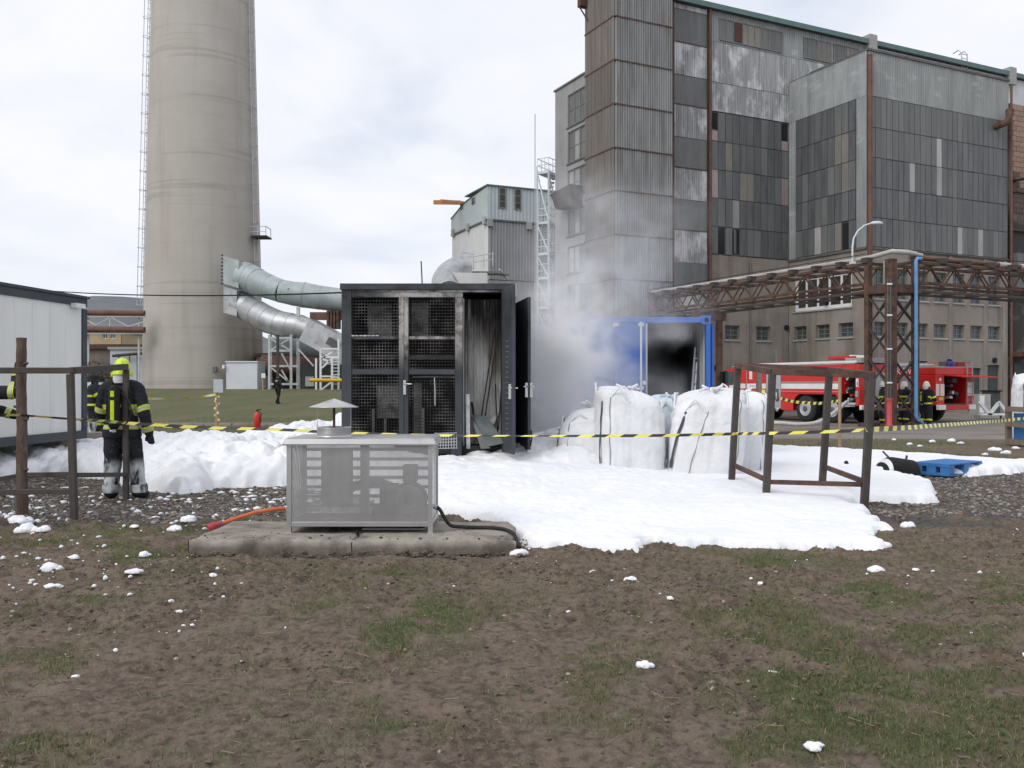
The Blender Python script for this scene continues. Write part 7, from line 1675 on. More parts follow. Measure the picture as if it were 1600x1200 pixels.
def right_edge():
    D = 22.0
    b = at(1600, 697, D); t = thing('wooden_crate', 'grey wooden crate with blue inside at the right edge', 'crate', (b[0], b[1], 0))
    x0 = gx(1607, D); z0 = gz(697, D); zt = gz(637, D)
    for x in (x0, x0 + 1.1):
        for y in (D, D + .95):
            m = MB(); m.b2((x, y, z0), (x + .13, y + .1, zt)); m.build('post', M['wood_grey'], t)
    for z in (z0, (z0 + zt) / 2 - .03, zt - .12):
        m = MB(); m.b2((x0 + .02, D - .03, z), (x0 + 1.2, D - .002, z + .13)); m.build('slat', M['wood_grey'], t); m = MB(); m.b2((x0 - .03, D + .02, z), (x0 - .002, D + 1.0, z + .13)); m.build('slat', M['wood_grey'], t)
    m = MB(); m.b2((x0 + .14, D + .1, z0 + .04), (x0 + 1.05, D + .9, zt - .16)); m.build('blue_drum', M['pallet_blue'], t)
    bulk_bag('white bulk bag standing behind the wooden crate at the right edge', (gx(1628, D + 1.6), D + 1.7, .0), 1.15, 1.0, gz(585, D + 1.6), 0, (0, 0), 23, 'bag', straps=[(-2.6, .9, -2.6, .2, .03, 'strap_dark')])
right_edge()
def trestles():
    D = 44.0
    for k, (pa, pb) in enumerate(((1530, 1560), (1560, 1592))):
        c = at((pa + pb) / 2, 652, D); t = thing('steel_trestle', ('white steel trestle on the yard just right of the second fire engine', 'white steel trestle on the yard between its twin and the right edge')[k], 'trestle', (c[0], c[1], -.19), group='white trestles on the yard')
        for a, b in (((pa, 628), (pa + 16, 648)), ((pa + 16, 648), (pb, 630)), ((pa + 2, 648), (pb + 2, 648))):
            m = MB(); m.bar(at(*a, D), at(*b, D), .14); m.build('bar', M['white_paint'], t)
        m = MB(); m.bar(at(pa - 3, 651, D), at(pb, 651, D), .6, .14); m.build('base', M['panel_light'], t)
    t = thing('white_cabinet', 'low white cabinet against the factory wall right of the fire engines', 'cabinet', at(1535, 648, 50))
    m = MB(); a, b = at(1529, 648, 50), at(1548, 616, 50); m.b2((a[0], 50, -.2), (b[0], 51, b[2])); m.build('body', M['panel_light'], t)
    m = MB(); m.b2((a[0] + .06, 49.97, -.05), ((a[0] + b[0]) / 2 - .02, 49.999, b[2] - .08)); m.build('door', M['white_paint'], t)
    t = thing('dark_bin', 'dark green waste bin between the white cabinet and the doors', 'bin', at(1555, 648, 50))
    m = MB(); a, b = at(1549, 648, 50), at(1566, 612, 50); m.b2((a[0], 50.2, -.2), (b[0], 51, b[2])); m.build('body', M['dark_green'], t)
    m = MB(); m.b2((a[0] - .05, 50.1, b[2]), (b[0] + .05, 51.1, b[2] + .08)); m.build('lid', M['black'], t)
trestles()
def cable():
    mm = MB(); a, b = Vector(at(-60, 439, 30)), Vector(at(540, 457, 16)); pts = [a.lerp(b, f) - Vector((0, 0, .22 * 4 * f * (1 - f))) for f in np.linspace(0, 1, 30)]
    tag(mm.build('overhead_cable', M['black'], None, bevel=0) if False else mm.tube(pts, .016, 6).build('overhead_cable', M['black'], None, org=tuple(pts[15])), 'thin black overhead cable crossing in front of the chimney', 'cable')
cable()

# ------------------------------------------------------------------ people
def capsule_union(parts, voxel, smooth_it=6):
    """one continuous skin grown over tapered limbs and ellipsoids"""
    m = MB()
    for p in parts:
        if p[0] == 'L':          # limb: list of points, list of radii
            P, rs = [Vector(q) for q in p[1]], p[2]
            pts, rr = [], []
            for i in range(len(P) - 1):
                for f in np.linspace(0, 1, 6, endpoint=False): pts.append(P[i].lerp(P[i + 1], f)); rr.append(rs[i] + (rs[i + 1] - rs[i]) * f)
            pts.append(P[-1]); rr.append(rs[-1])
            d0 = (pts[0] - pts[1]).normalized(); d1 = (pts[-1] - pts[-2]).normalized()
            cap0 = [(pts[0] + d0 * rr[0] * math.sin(q), rr[0] * math.cos(q)) for q in (1.3, .9, .45)]; cap1 = [(pts[-1] + d1 * rr[-1] * math.sin(q), rr[-1] * math.cos(q)) for q in (.45, .9, 1.3)]
            m.tube([c[0] for c in cap0] + pts + [c[0] for c in cap1], [c[1] for c in cap0] + rr + [c[1] for c in cap1], 16, True)
        else:                    # ellipsoid: centre, radii, optional rotation about z
            prof = [(math.cos(q), math.sin(q)) for q in np.linspace(-PI / 2, PI / 2, 13)]; prof[0] = (0.001, -1); prof[-1] = (0.001, 1)
            mt = Matrix.Diagonal(p[2]) if len(p) < 4 else p[3] @ Matrix.Diagonal(p[2])
            m.lathe(prof, 18, p[1], mt)
    me = m.mesh('tmp', M['cloth']); o = bpy.data.objects.new('tmp', me); COL.objects.link(o)
    r = o.modifiers.new('r', 'REMESH'); r.mode = 'VOXEL'; r.voxel_size = voxel; r.use_smooth_shade = True
    s = o.modifiers.new('s', 'SMOOTH'); s.iterations = smooth_it; s.factor = .5
    dg = bpy.context.evaluated_depsgraph_get(); res = bpy.data.meshes.new_from_object(o.evaluated_get(dg))
    bpy.data.objects.remove(o); bpy.data.meshes.remove(me)
    return res
def wrinkle(me, amp=.011, sc=7, seed=3, zmax=1.5):
    n = len(me.vertices); co = np.empty(n * 3, np.float32); me.vertices.foreach_get('co', co); co = co.reshape(-1, 3)
    no = np.empty(n * 3, np.float32); me.vertex_normals.foreach_get('vector', no); no = no.reshape(-1, 3)
    d = (fbm(co[:, 0] * sc * .8 + co[:, 1] * sc, co[:, 2] * sc * 1.7 + co[:, 0] * 3, 3, seed) - .5) * 2 * amp; d = np.where(co[:, 2] > zmax, 0, d)
    me.vertices.foreach_set('co', (co + no * d[:, None]).ravel()); me.update()
def band(me, p, d, half, rad, off, name, mat, parent, cond=None):
    """strip of cloth sewn round a limb: a slice of the skin, lifted off it"""
    bm = bmesh.new(); bm.from_mesh(me); p, d = Vector(p), Vector(d).normalized()
    for s in (1, -1):
        bmesh.ops.bisect_plane(bm, geom=bm.verts[:] + bm.edges[:] + bm.faces[:], plane_co=p + d * half * s, plane_no=d * s, clear_outer=True)
    kill = [v for v in bm.verts if (v.co - p).length > rad or (cond and not cond(v.co))]
    bmesh.ops.delete(bm, geom=kill, context='VERTS'); bm.normal_update()
    if not bm.faces: bm.free(); return
    for v in bm.verts: v.co += v.normal * off
    r = bmesh.ops.solidify(bm, geom=bm.faces[:], thickness=off * .6) if False else None
    m2 = bpy.data.meshes.new(name); bm.to_mesh(m2); bm.free(); m2.materials.clear(); m2.materials.append(M[mat])
    for q in m2.polygons: q.use_smooth = True
    o = bpy.data.objects.new(name, m2); COL.objects.link(o); o.parent = parent; return o
def hand_parts(w_, d, s=1.0, curl=.5, side=1, fist=False):
    """palm, four fingers and a thumb from the wrist along d"""
    w_, d = Vector(w_), Vector(d).normalized(); ax = d.cross(Vector((0, 1, 0))); ax = ax.normalized() if ax.length > .2 else Vector((1, 0, 0)); pn = ax.cross(d).normalized()
    out = [('L', [w_, w_ + d * .05 * s, w_ + d * .09 * s], [.036 * s, .042 * s, .040 * s])]
    for k, (off, ln) in enumerate(((-.030, .072), (-.010, .082), (.011, .077), (.030, .060))):
        b = w_ + d * .085 * s + ax * off * s; c1 = b + (d * math.cos(curl) + pn * math.sin(curl)) * ln * .5 * s; c2 = c1 + (d * math.cos(curl * 2.2) + pn * math.sin(curl * 2.2)) * ln * .5 * s
        out.append(('L', [b, c1, c2], [.0125 * s, .0115 * s, .0095 * s]))
    tb = w_ + d * .03 * s - ax * .034 * s * side; t1 = tb + (d * .7 - ax * .6 * side + pn * .3).normalized() * .04 * s; t2 = t1 + (d * .9 - ax * .1 * side + pn * .4).normalized() * .032 * s
    out.append(('L', [tb, t1, t2], [.016 * s, .014 * s, .011 * s])); return out
def fireman(label, loc, rz, pose, voxel=.012, helmet='cream', jacket='cloth', scba=True, legmat=None, detail=True, group='firefighters', neck_white=True, hands=True):
    t = thing('person', label, 'person', loc, rz, group, local=True)
    J = dict(sl=(-.225, 0, 1.43), sr=(.225, 0, 1.43), el=(-.335, -.02, 1.14), er=(.335, -.02, 1.14), wl=(-.37, .08, .90), wr=(.37, .08, .90),
             hl=(-.105, 0, .90), hr=(.105, 0, .90), kl=(-.135, .03, .50), kr=(.135, .03, .50), al=(-.15, -.02, .13), ar=(.15, -.02, .13), tl=(-.17, .14, .05), tr=(.17, .14, .05), head=(0, .03, 1.64), fwd=(0, 1, 0))
    J.update(pose); V_ = {k: Vector(v) for k, v in J.items()}
    parts = [('E', (0, 0, 1.24), (.245, .16, .27)), ('E', (0, 0, 1.37), (.26, .15, .15)), ('E', (0, 0, 1.02), (.235, .165, .18)), ('E', (0, 0, .90), (.225, .16, .14)),
             ('L', [(0, 0, 1.44), (0, .01, 1.54), V_['head']], [.10, .068, .07]), ('E', V_['head'], (.078, .095, .115)), ('E', V_['head'] + V_['fwd'] * .085 + Vector((0, 0, -.06)), (.045, .035, .045))]
    for s in 'lr':
        parts += [('L', [V_['s' + s] - Vector((V_['s' + s].x * .45, 0, -.02)), V_['s' + s], V_['e' + s], V_['w' + s]], [.11, .104, .088, .068]),
                  ('L', [V_['h' + s], V_['k' + s], V_['a' + s]], [.148, .125, .104]), ('L', [V_['a' + s] + Vector((0, 0, -.02)), V_['a' + s].lerp(V_['t' + s], .5) + Vector((0, 0, -.02)), V_['t' + s]], [.07, .062, .05])]
        d = V_['w' + s] - V_['e' + s]; d.normalize()
        if hands: parts += hand_parts(V_['w' + s] + d * .015, d, 1.12, .45, 1 if s == 'r' else -1)
    me = capsule_union(parts, voxel); 
    if detail: wrinkle(me)
    me.materials.clear(); me.materials.append(M[legmat or jacket])
    for q in me.polygons: q.use_smooth = True
    o = bpy.data.objects.new('body', me); COL.objects.link(o); o.parent = t
    bo = .006
    for s in 'lr':
        for f in (.50,):
            p = V_['s' + s].lerp(V_['e' + s], .88); band(me, p, V_['e' + s] - V_['s' + s], .036, .15, bo, 'reflective_band', 'lime_band', t)
        p = V_['e' + s].lerp(V_['w' + s], .82); band(me, p, V_['w' + s] - V_['e' + s], .036, .13, bo, 'reflective_band', 'lime_band', t)
        if detail: band(me, p, V_['w' + s] - V_['e' + s], .014, .13, bo + .003, 'silver_stripe', 'silver_band', t); p = V_['s' + s].lerp(V_['e' + s], .88); band(me, p, V_['e' + s] - V_['s' + s], .014, .15, bo + .003, 'silver_stripe', 'silver_band', t)
        p = V_['k' + s].lerp(V_['a' + s], .62); 
        if legmat is None: band(me, p, V_['a' + s] - V_['k' + s], .034, .16, bo, 'reflective_band', 'lime_band', t)
    for z in (1.20, .935):
        band(me, (0, 0, z), (0, 0, 1), .032, .30, bo, 'reflective_band', 'lime_band', t, lambda c: abs(c.x) < .262 and abs(c.y) < .21)
        if detail: band(me, (0, 0, z), (0, 0, 1), .012, .30, bo + .003, 'silver_stripe', 'silver_band', t, lambda c: abs(c.x) < .262 and abs(c.y) < .21)
    for s in 'lr' if detail and legmat else '':
        band(me, V_['a' + s] + Vector((0, .04, -.10)), (0, 0, 1), .075, .26, .010, 'boot', 'rubber', t, lambda c: c.z < .16)
        band(me, V_['a' + s] + Vector((0, 0, .02)), (0, 0, 1), .05, .2, .016, 'trouser_cuff', legmat, t)
    # jacket hem
    band(me, (0, 0, .86), (0, 0, 1), .05, .28, .014, 'jacket_hem', jacket, t, lambda c: abs(c.x) < .28)
    # head: face, eyes, helmet, neck guard
    H = V_['head']; fw = V_['fwd'].normalized(); sdv = fw.cross(Vector((0, 0, 1))).normalized(); M3 = Matrix((sdv, fw, Vector((0, 0, 1)))).transposed()
    def hl(x, y, z): return H + sdv * x + fw * y + Vector((0, 0, z))
    f = capsule_union([('E', hl(0, .02, -.02), (.073, .085, .10), M3), ('L', [hl(0, .095, .005), hl(0, .118, -.022)], [.010, .015]), ('E', hl(0, .07, -.075), (.035, .03, .025), M3), ('E', hl(-.075, .0, -.01), (.012, .022, .03), M3), ('E', hl(.075, .0, -.01), (.012, .022, .03), M3)], .011, 3)
    f.materials.clear(); f.materials.append(M['skin']); fo = bpy.data.objects.new('face', f); COL.objects.link(fo); fo.parent = t
    m = MB(); 
    for sx in (-1, 1): m.lathe([(0, -.008), (.008, 0), (0, .008)], 8, hl(sx * .03, .10, .012))
    m.tube([hl(-.022, .104, -.055), hl(0, .109, -.057), hl(.022, .104, -.055)], .004, 5); m.build('eyes_and_mouth', M['hair'], t)
    if helmet == 'hair':
        h = capsule_union([('E', hl(0, -.012, .03), (.086, .10, .098), M3)], .012, 3); h.materials.clear(); h.materials.append(M['hair']); ho = bpy.data.objects.new('hair', h); COL.objects.link(ho); ho.parent = t
        return t
    prof = [(.152, -.045), (.150, -.03), (.138, -.012), (.128, .03), (.118, .075), (.095, .118), (.055, .146), (.0, .155)]
    m = MB(); m.lathe(prof, 32, H + Vector((0, 0, .025)) - fw * .01, M3 @ Matrix.Diagonal((.94, 1.12, 1.1))); hm = m.build('helmet', M[helmet], t)
    m = MB(); P = [hl(0, .165 * math.cos(q), .03 + .155 * math.sin(q)) for q in np.linspace(.25, PI - .25, 12)]
    m.tube(P, [.010] + [.016] * 10 + [.010], 8); m.build('comb', M[helmet], hm)
    m = MB(); ring = []
    for q in np.linspace(-.75, .75, 14):
        a = -PI / 2 + q * 1.55; ring.append((math.cos(a), math.sin(a)))
    m.grid([[hl(.128 * c, .142 * s_ - .01, -.015) for c, s_ in ring], [hl(.132 * c, .150 * s_ - .01, -.07) for c, s_ in ring], [hl(.125 * c, .135 * s_ - .012, -.135) for c, s_ in ring]], True)
    m.build('neck_guard', M['visor_white' if neck_white else jacket], hm)
    m = MB(); rv = [(math.cos(a), math.sin(a)) for a in np.linspace(.45, PI - .45, 12)]
    m.grid([[hl(.128 * c, .155 * s_ - .01, .03) for c, s_ in rv], [hl(.128 * c, .165 * s_ - .01, -.03) for c, s_ in rv], [hl(.12 * c, .16 * s_ - .01, -.075) for c, s_ in rv]], True); m.build('visor', M['glass'], hm)
    if detail:
        m = MB(); rb = [(math.cos(a), math.sin(a)) for a in np.linspace(0, 2 * PI, 33)]
        m.grid([[hl(.124 * c, .151 * s_ - .01, .040) for c, s_ in rb], [hl(.121 * c, .146 * s_ - .01, .058) for c, s_ in rb]], True); m.build('helmet_band', M['silver_band'], hm)
        m = MB(); m.box(hl(-.125, -.02, -.02), (.03, .09, .06)); m.build('helmet_lug', M[helmet], hm); m = MB(); m.box(hl(.125, -.02, -.02), (.03, .09, .06)); m.build('helmet_lug', M[helmet], hm)
    if scba:
        back = -1
        m = MB(); m.lathe([(0, -.29), (.05, -.28), (.075, -.24), (.08, -.2), (.08, .19), (.07, .24), (.035, .28), (0, .29)], 20, (-.03, -.225, 1.20)); cy = m.build('air_cylinder', M['black'], t)
        m = MB(); a0 = [(-.03 + .083 * math.sin(q), -.225 - .083 * math.cos(q)) for q in np.linspace(-.33, .33, 6)]
        m.grid([[(x, y, z) for x, y in a0] for z in (1.03, 1.29)], True); m.grid([[(x, y, z) for x, y in a0] for z in (1.335, 1.41)], True); m.build('cylinder_strip', M['lime'], cy)
        m = MB(); m.b2((-.17, -.165, .98), (.15, -.12, 1.44)); m.build('back_plate', M['black'], t, bevel=.015)
        m = MB(); m.tube([(-.03, -.225, .92), (-.03, -.225, .88)], [.03, .03], 10); m.tube([(-.03, -.225, .90), (-.085, -.22, .89)], [.014, .018], 8); m.build('cylinder_valve', M['silver'], t)
        for sx in (-.12, .12):
            m = MB(); m.grid([[(sx - .03, y, z), (sx + .03, y, z)] for y, z in ((-.155, 1.42), (-.10, 1.52), (.0, 1.545), (.10, 1.49), (.155, 1.36), (.165, 1.15))], True); m.build('shoulder_strap', M['black'], t)
        m = MB(); m.tube([(.06, -.19, 1.38), (.17, -.20, 1.28), (.20, -.17, 1.12), (.12, -.18, .98)], .014, 8); m.build('air_hose', M['rubber'], t)
    return t
c = gp(203, 779)
fireman('firefighter seen from behind in dark gear and lime yellow helmet, legs covered in foam', (c[0] - .11, c[1], 0), R(6), dict(
    el=(-.31, .05, 1.13), wl=(-.20, .22, .93), er=(.335, -.06, 1.13), wr=(.385, -.01, .87), hl=(-.11, 0, .90), hr=(.11, 0, .90), kl=(-.13, .02, .50), kr=(.17, .03, .50), al=(-.14, -.03, .12), ar=(.25, -.02, .12), tl=(-.16, .12, .05), tr=(.30, .12, .05), head=(-.005, .035, 1.645), fwd=(-.25, 1, 0)), voxel=.010, helmet='lime', legmat='cloth_foam', group='firefighters').scale = (0.92, 1.0, 1.035)
# at the left edge, arm raised
e = at(-50, 700, 12.0)
fireman('firefighter cut off by the left edge with one gloved hand raised', (e[0], 12.0, 0), R(0), dict(
    er=(.60, .08, 1.44), wr=(.555, .20, 1.72), el=(.06, .30, 1.22), wl=(.42, .36, 1.13)), voxel=.012, jacket='cloth', helmet='lime', scba=False)
# behind the cabin corner
c = at(144, 662, 26.5)
fireman('firefighter in dark gear with yellow bands half hidden behind the white cabin corner', (c[0], 26.5, 0), R(-60), dict(er=(.32, .12, 1.2), wr=(.2, .38, 1.3), el=(-.3, .12, 1.2), wl=(-.12, .40, 1.32)), voxel=.022, helmet='black', legmat='cloth_foam', detail=False, scba=False)
c = at(157, 662, 28.5)
fireman('firefighter facing his colleague in the gap left of the lime helmet', (c[0], 28.5, 0), R(70), dict(er=(.32, .12, 1.2), wr=(.22, .38, 1.38), el=(-.3, .12, 1.2), wl=(-.12, .40, 1.32)), voxel=.022, helmet='black', detail=False, scba=False)
# at the fire engines
zq = -.19
for px, D, rz, hl_, lab, pose in ((1381, 36.6, 90, 'cream', 'firefighter in cream helmet behind the red standpipe beside the pylon', {}),
                                  (1412, 37.2, -75, 'cream', 'firefighter in cream helmet behind the blue pipe, arms raised to it', dict(er=(.3, .2, 1.3), wr=(.16, .45, 1.42), el=(-.3, .2, 1.3), wl=(-.14, .45, 1.42))),
                                  (1431, 37.6, 60, 'black', 'firefighter in dark hood hidden by the right leg of the pylon', {}),
                                  (1447, 36.4, -58, 'cream', 'firefighter in cream helmet standing clear right of the pylon', dict(er=(.31, .06, 1.15), wr=(.24, .26, 1.02), kl=(-.12, .05, .5)))):
    fireman(lab, (gx(px, D), D, zq + .02), R(rz), pose, voxel=.024, helmet=hl_, detail=False, scba=(px == 1447))
# walking man in black
D = 54.0; c = (gx(434, D), D, float(tz(gx(434, D), D)))
def walker():
    t = thing('person', 'person in black jacket and trousers walking across the grass', 'person', c, R(-20), None, local=True)
    me = capsule_union([('E', (0, 0, 1.25), (.20, .125, .26)), ('E', (0, 0, 1.36), (.21, .12, .13)), ('E', (0, 0, .98), (.17, .125, .15)), ('L', [(0, 0, 1.42), (0, .01, 1.52), (0, .02, 1.62)], [.08, .055, .06]),
                        ('L', [(-.12, 0, 1.42), (-.20, 0, 1.40), (-.29, .10, 1.14), (-.27, .26, .95)], [.085, .08, .062, .045]), ('L', [(.12, 0, 1.42), (.20, 0, 1.40), (.30, -.13, 1.15), (.36, -.10, .90)], [.085, .08, .062, .045]),
                        ('L', [(-.09, 0, .93), (-.08, .16, .50), (-.08, .18, .12)], [.115, .08, .06]), ('L', [(.09, 0, .93), (.10, -.02, .50), (.11, -.30, .16)], [.115, .08, .06]), ('L', [(-.08, .18, .06), (-.09, .36, .05)], [.055, .045]), ('L', [(.11, -.30, .10), (.12, -.18, .04)], [.055, .045])], .02)
    me.materials.clear(); me.materials.append(M['black']); o = bpy.data.objects.new('body', me); COL.objects.link(o); o.parent = t
    for p in me.polygons: p.use_smooth = True
    f = capsule_union([('E', (0, .02, 1.65), (.075, .09, .115)), ('L', [(0, .10, 1.65), (0, .125, 1.625)], [.012, .015]), ('E', (-.078, .01, 1.64), (.014, .025, .03)), ('E', (.078, .01, 1.64), (.014, .025, .03))], .014, 3); f.materials.clear(); f.materials.append(M['skin']); fo = bpy.data.objects.new('face', f); COL.objects.link(fo); fo.parent = t
    h = capsule_union([('E', (0, .0, 1.69), (.085, .10, .09))], .016, 3); h.materials.clear(); h.materials.append(M['hair']); ho = bpy.data.objects.new('hair', h); COL.objects.link(ho); ho.parent = t
    for k, (w_, d) in enumerate((((-.27, .27, .94), (.1, .3, -.8)), ((.365, -.10, .89), (.1, .1, -.9)))):
        g = capsule_union(hand_parts(w_, d, 1.0, .4, 1), .012, 2); g.materials.clear(); g.materials.append(M['skin']); go = bpy.data.objects.new('hand', g); COL.objects.link(go); go.parent = t
    m = MB(); m.grid([[(x, -.128 + .03 * abs(x), z) for x in (-.08, -.04, 0, .04, .08)] for z in (1.36, 1.40)], True); m.build('back_print', M['visor_white'], t)
walker()

# ------------------------------------------------------------------ fire engines
def text_mesh(txt, size):
    cu = bpy.data.curves.new('t', 'FONT'); cu.body = txt; cu.size = size; cu.extrude = .006; cu.align_x = 'CENTER'; cu.align_y = 'CENTER'; cu.resolution_u = 3
    o = bpy.data.objects.new('t', cu); COL.objects.link(o); dg = bpy.context.evaluated_depsgraph_get(); me = bpy.data.meshes.new_from_object(o.evaluated_get(dg)); bpy.data.objects.remove(o); return me
def wheel(t, x, y, r, w_, side):
    Mx = Matrix.Rotation(R(90), 3, 'X')
    m = MB(); m.lathe([(r * .56, -w_ / 2), (r * .86, -w_ / 2), (r * .97, -w_ * .40), (r, -w_ * .2), (r, w_ * .2), (r * .97, w_ * .40), (r * .86, w_ / 2), (r * .56, w_ / 2)], 40, (x, y, r), Mx); ty = m.build('wheel', M['rubber'], t)
    m = MB()
    for k in range(36):
        a = 2 * PI * k / 36; m.box((x + math.cos(a) * r * .995, y, r + math.sin(a) * r * .995), (.05, w_ * .8, .045), M=Matrix.Rotation(-a, 3, 'Y'))
    m.build('tread', M['rubber'], ty)
    yy = side * w_ / 2
    m = MB(); m.lathe([(r * .57, -.02), (r * .57, .03), (r * .50, .03), (r * .47, -.05), (r * .22, -.06), (r * .20, .06), (r * .12, .07), (0, .07)], 32, (x, y + yy * .9, r), Matrix.Rotation(R(-90 * side), 3, 'X')); m.build('rim', M['tank_dark'], ty)
    m = MB(); m.lathe([(r * .575, .0), (r * .575, .035), (r * .49, .036), (r * .485, .02)], 32, (x, y + yy * .92, r), Matrix.Rotation(R(-90 * side), 3, 'X')); m.build('rim_ring', M['silver'], ty)
def fire_engine(kind, corner, label):
    ang = A1 + PI / 2; Wd = 2.2 if kind == 1 else 2.45
    # origin: rear centre on the ground; +x forward, +y left (towards the camera)
    o = Vector((corner[0] + e1[0] * Wd / 2, corner[1] + e1[1] * Wd / 2, -.17))
    t = thing('fire_engine', label, 'fire engine', tuple(o), ang, 'fire engines on the yard', local=True); hw = Wd / 2; L = 9.0
    def bx(name, x0, x1, y0, y1, z0, z1, mat, par=t, bev=.02):
        m = MB(); m.b2((x0, y0, z0), (x1, y1, z1)); return m.build(name, M[mat], par, bevel=bev)
    bx('chassis', .5, L - .5, -.5, .5, .55, .95, 'black', bev=0)
    for x in ((1.54, 3.17, 7.4) if kind == 1 else (2.0, 3.4, 7.4)):
        for s in (1, -1): wheel(t, x, s * (hw - .22), .60, .40, s)
        m = MB(); m.tube([(x, -hw + .3, .6), (x, hw - .3, .6)], .12, 10); m.build('axle', M['black'], t)
    zt = 2.62 if kind == 1 else 2.55; zs = .50
    if kind == 1:
        c0, c1 = .22, 1.0
        ys = hw
        # body side with wheel arch and compartments cut as separate boxes
        bx('rear_corner_panel', 0, c0, hw - .35, hw, .78, zt - .06, 'red'); bx('rear_corner_panel', 0, c0, -hw, -hw + .35, .78, zt - .06, 'red')
        bx('rear_wall', .04, .10, -hw + .352, hw - .352, .95, zt - .06, 'red'); bx('rear_shutter', -.02, .038, -.75, .75, 1.1, 2.2, 'grey_shutter')
        bx('bumper', -.12, .02, -hw, hw, .62, .82, 'white_paint')
        bx('tank_body', c1, 4.72, -hw, hw, 1.28, zt - .05, 'red'); bx('locker_back', c0 + .02, c1 - .002, -hw + .02, hw - .45, .8, zt - .06, 'black')
        lk = bx('locker_floor', c0 + .002, c1 - .002, hw - .448, hw - .01, .82, .92, 'silver'); bx('locker_lintel', c0 + .002, c1 - .002, hw - .448, hw, 2.28, zt - .06, 'red')
        r2 = np.random.default_rng(5)
        for k in range(14):
            a, b = r2.uniform(c0 + .08, c1 - .1), r2.uniform(1.0, 2.15); m = MB(); m.tube([(a, hw - .30, b), (a, hw - .10, b)], r2.uniform(.03, .08), 10); m.build('hose_outlet', M[('chrome', 'tank_dark', 'silver', 'red')[k % 4]], t)
        bx('open_flap', c0, c1, hw, hw + .35, .74, .80, 'silver')
        bx('skirt', 4.02, 4.72, hw - .5, hw, zs, 1.278, 'red'); bx('skirt', 4.02, 4.72, -hw, -hw + .5, zs, 1.278, 'red')
        m = MB()
        for s in (1, -1):
            P = [(c1 + .0, 1.279), (c1 + .02, 1.05), (c1 + .12, .95), (c1 + .18, 1.1), (c1 + .35, 1.26), (3.55, 1.26), (3.8, 1.1), (3.92, .8), (3.94, zs), (4.018, zs), (4.018, 1.279)]
            a = [(x, s * hw, z) for x, z in P]; b = [(x, s * (hw - .06), z) for x, z in P]; n = len(P)
            m.add(a + b, [tuple(range(n)) if s < 0 else tuple(range(n - 1, -1, -1)), tuple(range(n, 2 * n)) if s > 0 else tuple(range(2 * n - 1, n - 1, -1))] + [(i, (i + 1) % n, n + (i + 1) % n, n + i) for i in range(n)])
        m.build('wheel_arch', M['red'], t)
        bx('inner_arch', 1.02, 4.0, -hw + .55, hw - .55, .9, 1.27, 'black', bev=0)
        # silver cabinet with its raised arm
        bx('silver_cabinet', 4.73, 5.70, -hw - .0, hw + .03, .55, 2.32, 'silver'); bx('roof_fill', 4.73, 5.70, -hw, hw, 2.322, zt - .05, 'red')
        m = MB(); m.lathe([(.10, 0), (.13, .03), (.10, .05)], 20, (4.92, hw + .05, 1.05), Matrix.Rotation(R(-90), 3, 'X')); m.b2((4.86, hw + .035, .9), (4.98, hw + .08, 1.5)); m.build('hose_reel_arm', M['tank_dark'], t)
        m = MB(); m.b2((4.90, hw + .085, 1.02), (4.95, hw + .10, 1.32)); m.build('grip', M['white_paint'], t)
        m = MB(); m.lathe([(.07, -.02), (.12, .0), (.07, .02)], 16, (4.92, hw + .06, .52), Matrix.Rotation(R(-90), 3, 'X')); m.build('valve_ring', M['chrome'], t)
        # crew cab
        bx('cab', 5.72, 8.45, -hw, hw, .62, zt - .10, 'red', bev=.06)
        m = MB(); P = [(8.452, .62), (9.02, .62), (9.05, 1.45), (8.80, zt - .16), (8.452, zt - .11)]; n = 5
        m.add([(x, -hw + .02, z) for x, z in P] + [(x, hw - .02, z) for x, z in P], [tuple(range(n)), tuple(range(2 * n - 1, n - 1, -1))] + [(i, n + i, n + (i + 1) % n, (i + 1) % n) for i in range(n)]); m.build('cab_front', M['red'], t)
        bx('side_window', 8.15, 8.75, hw - .01, hw + .012, 1.66, 2.36, 'glass', bev=0); 
        for x in (7.12,):
            bx('door_gap', x, x + .035, hw - .01, hw + .006, .75, zt - .2, 'panel_light', bev=0)
        d = bx('cab_door', 7.18, 8.1, hw + .001, hw + .02, .85, 2.42, 'red'); bx('handle', 7.25, 7.4, hw + .021, hw + .05, 1.28, 1.33, 'black', d, 0)
        m = MB()  # stag-like golden crest drawn as strokes
        for pts in (((7.55, 2.18), (7.66, 2.30)), ((7.55, 2.18), (7.60, 2.02)), ((7.60, 2.02), (7.74, 1.98)), ((7.74, 1.98), (7.84, 2.10)), ((7.84, 2.10), (7.80, 2.26)), ((7.62, 2.20), (7.72, 2.12)), ((7.72, 2.12), (7.74, 2.28))):
            m.bar((pts[0][0], hw + .026, pts[0][1]), (pts[1][0], hw + .026, pts[1][1]), .035, .012, up=(0, 1, 0))
        m.build('crest', M['gold'], d)
        bx('sticker', 6.72, 6.92, hw + .001, hw + .012, 1.95, 2.38, 'white_paint', bev=0)
        bx('mirror', 8.75, 8.95, hw + .02, hw + .22, 1.75, 2.35, 'black'); bx('mirror_lower', 8.8, 9.0, hw + .02, hw + .18, 1.45, 1.6, 'black')
        m = MB(); m.bar((8.7, hw, 2.4), (8.85, hw + .12, 2.3), .04); m.build('mirror_arm', M['black'], t)
        # stripes
        for (x0, x1) in ((1.02, 4.70), (5.74, 7.10), (8.12, 8.44)):
            bx('white_stripe', x0, x1, hw + .001, hw + .010, 1.50, 1.74, 'white_paint', bev=0); bx('thin_stripe', x0, x1, hw + .001, hw + .008, 1.37, 1.395, 'panel_light', bev=0)
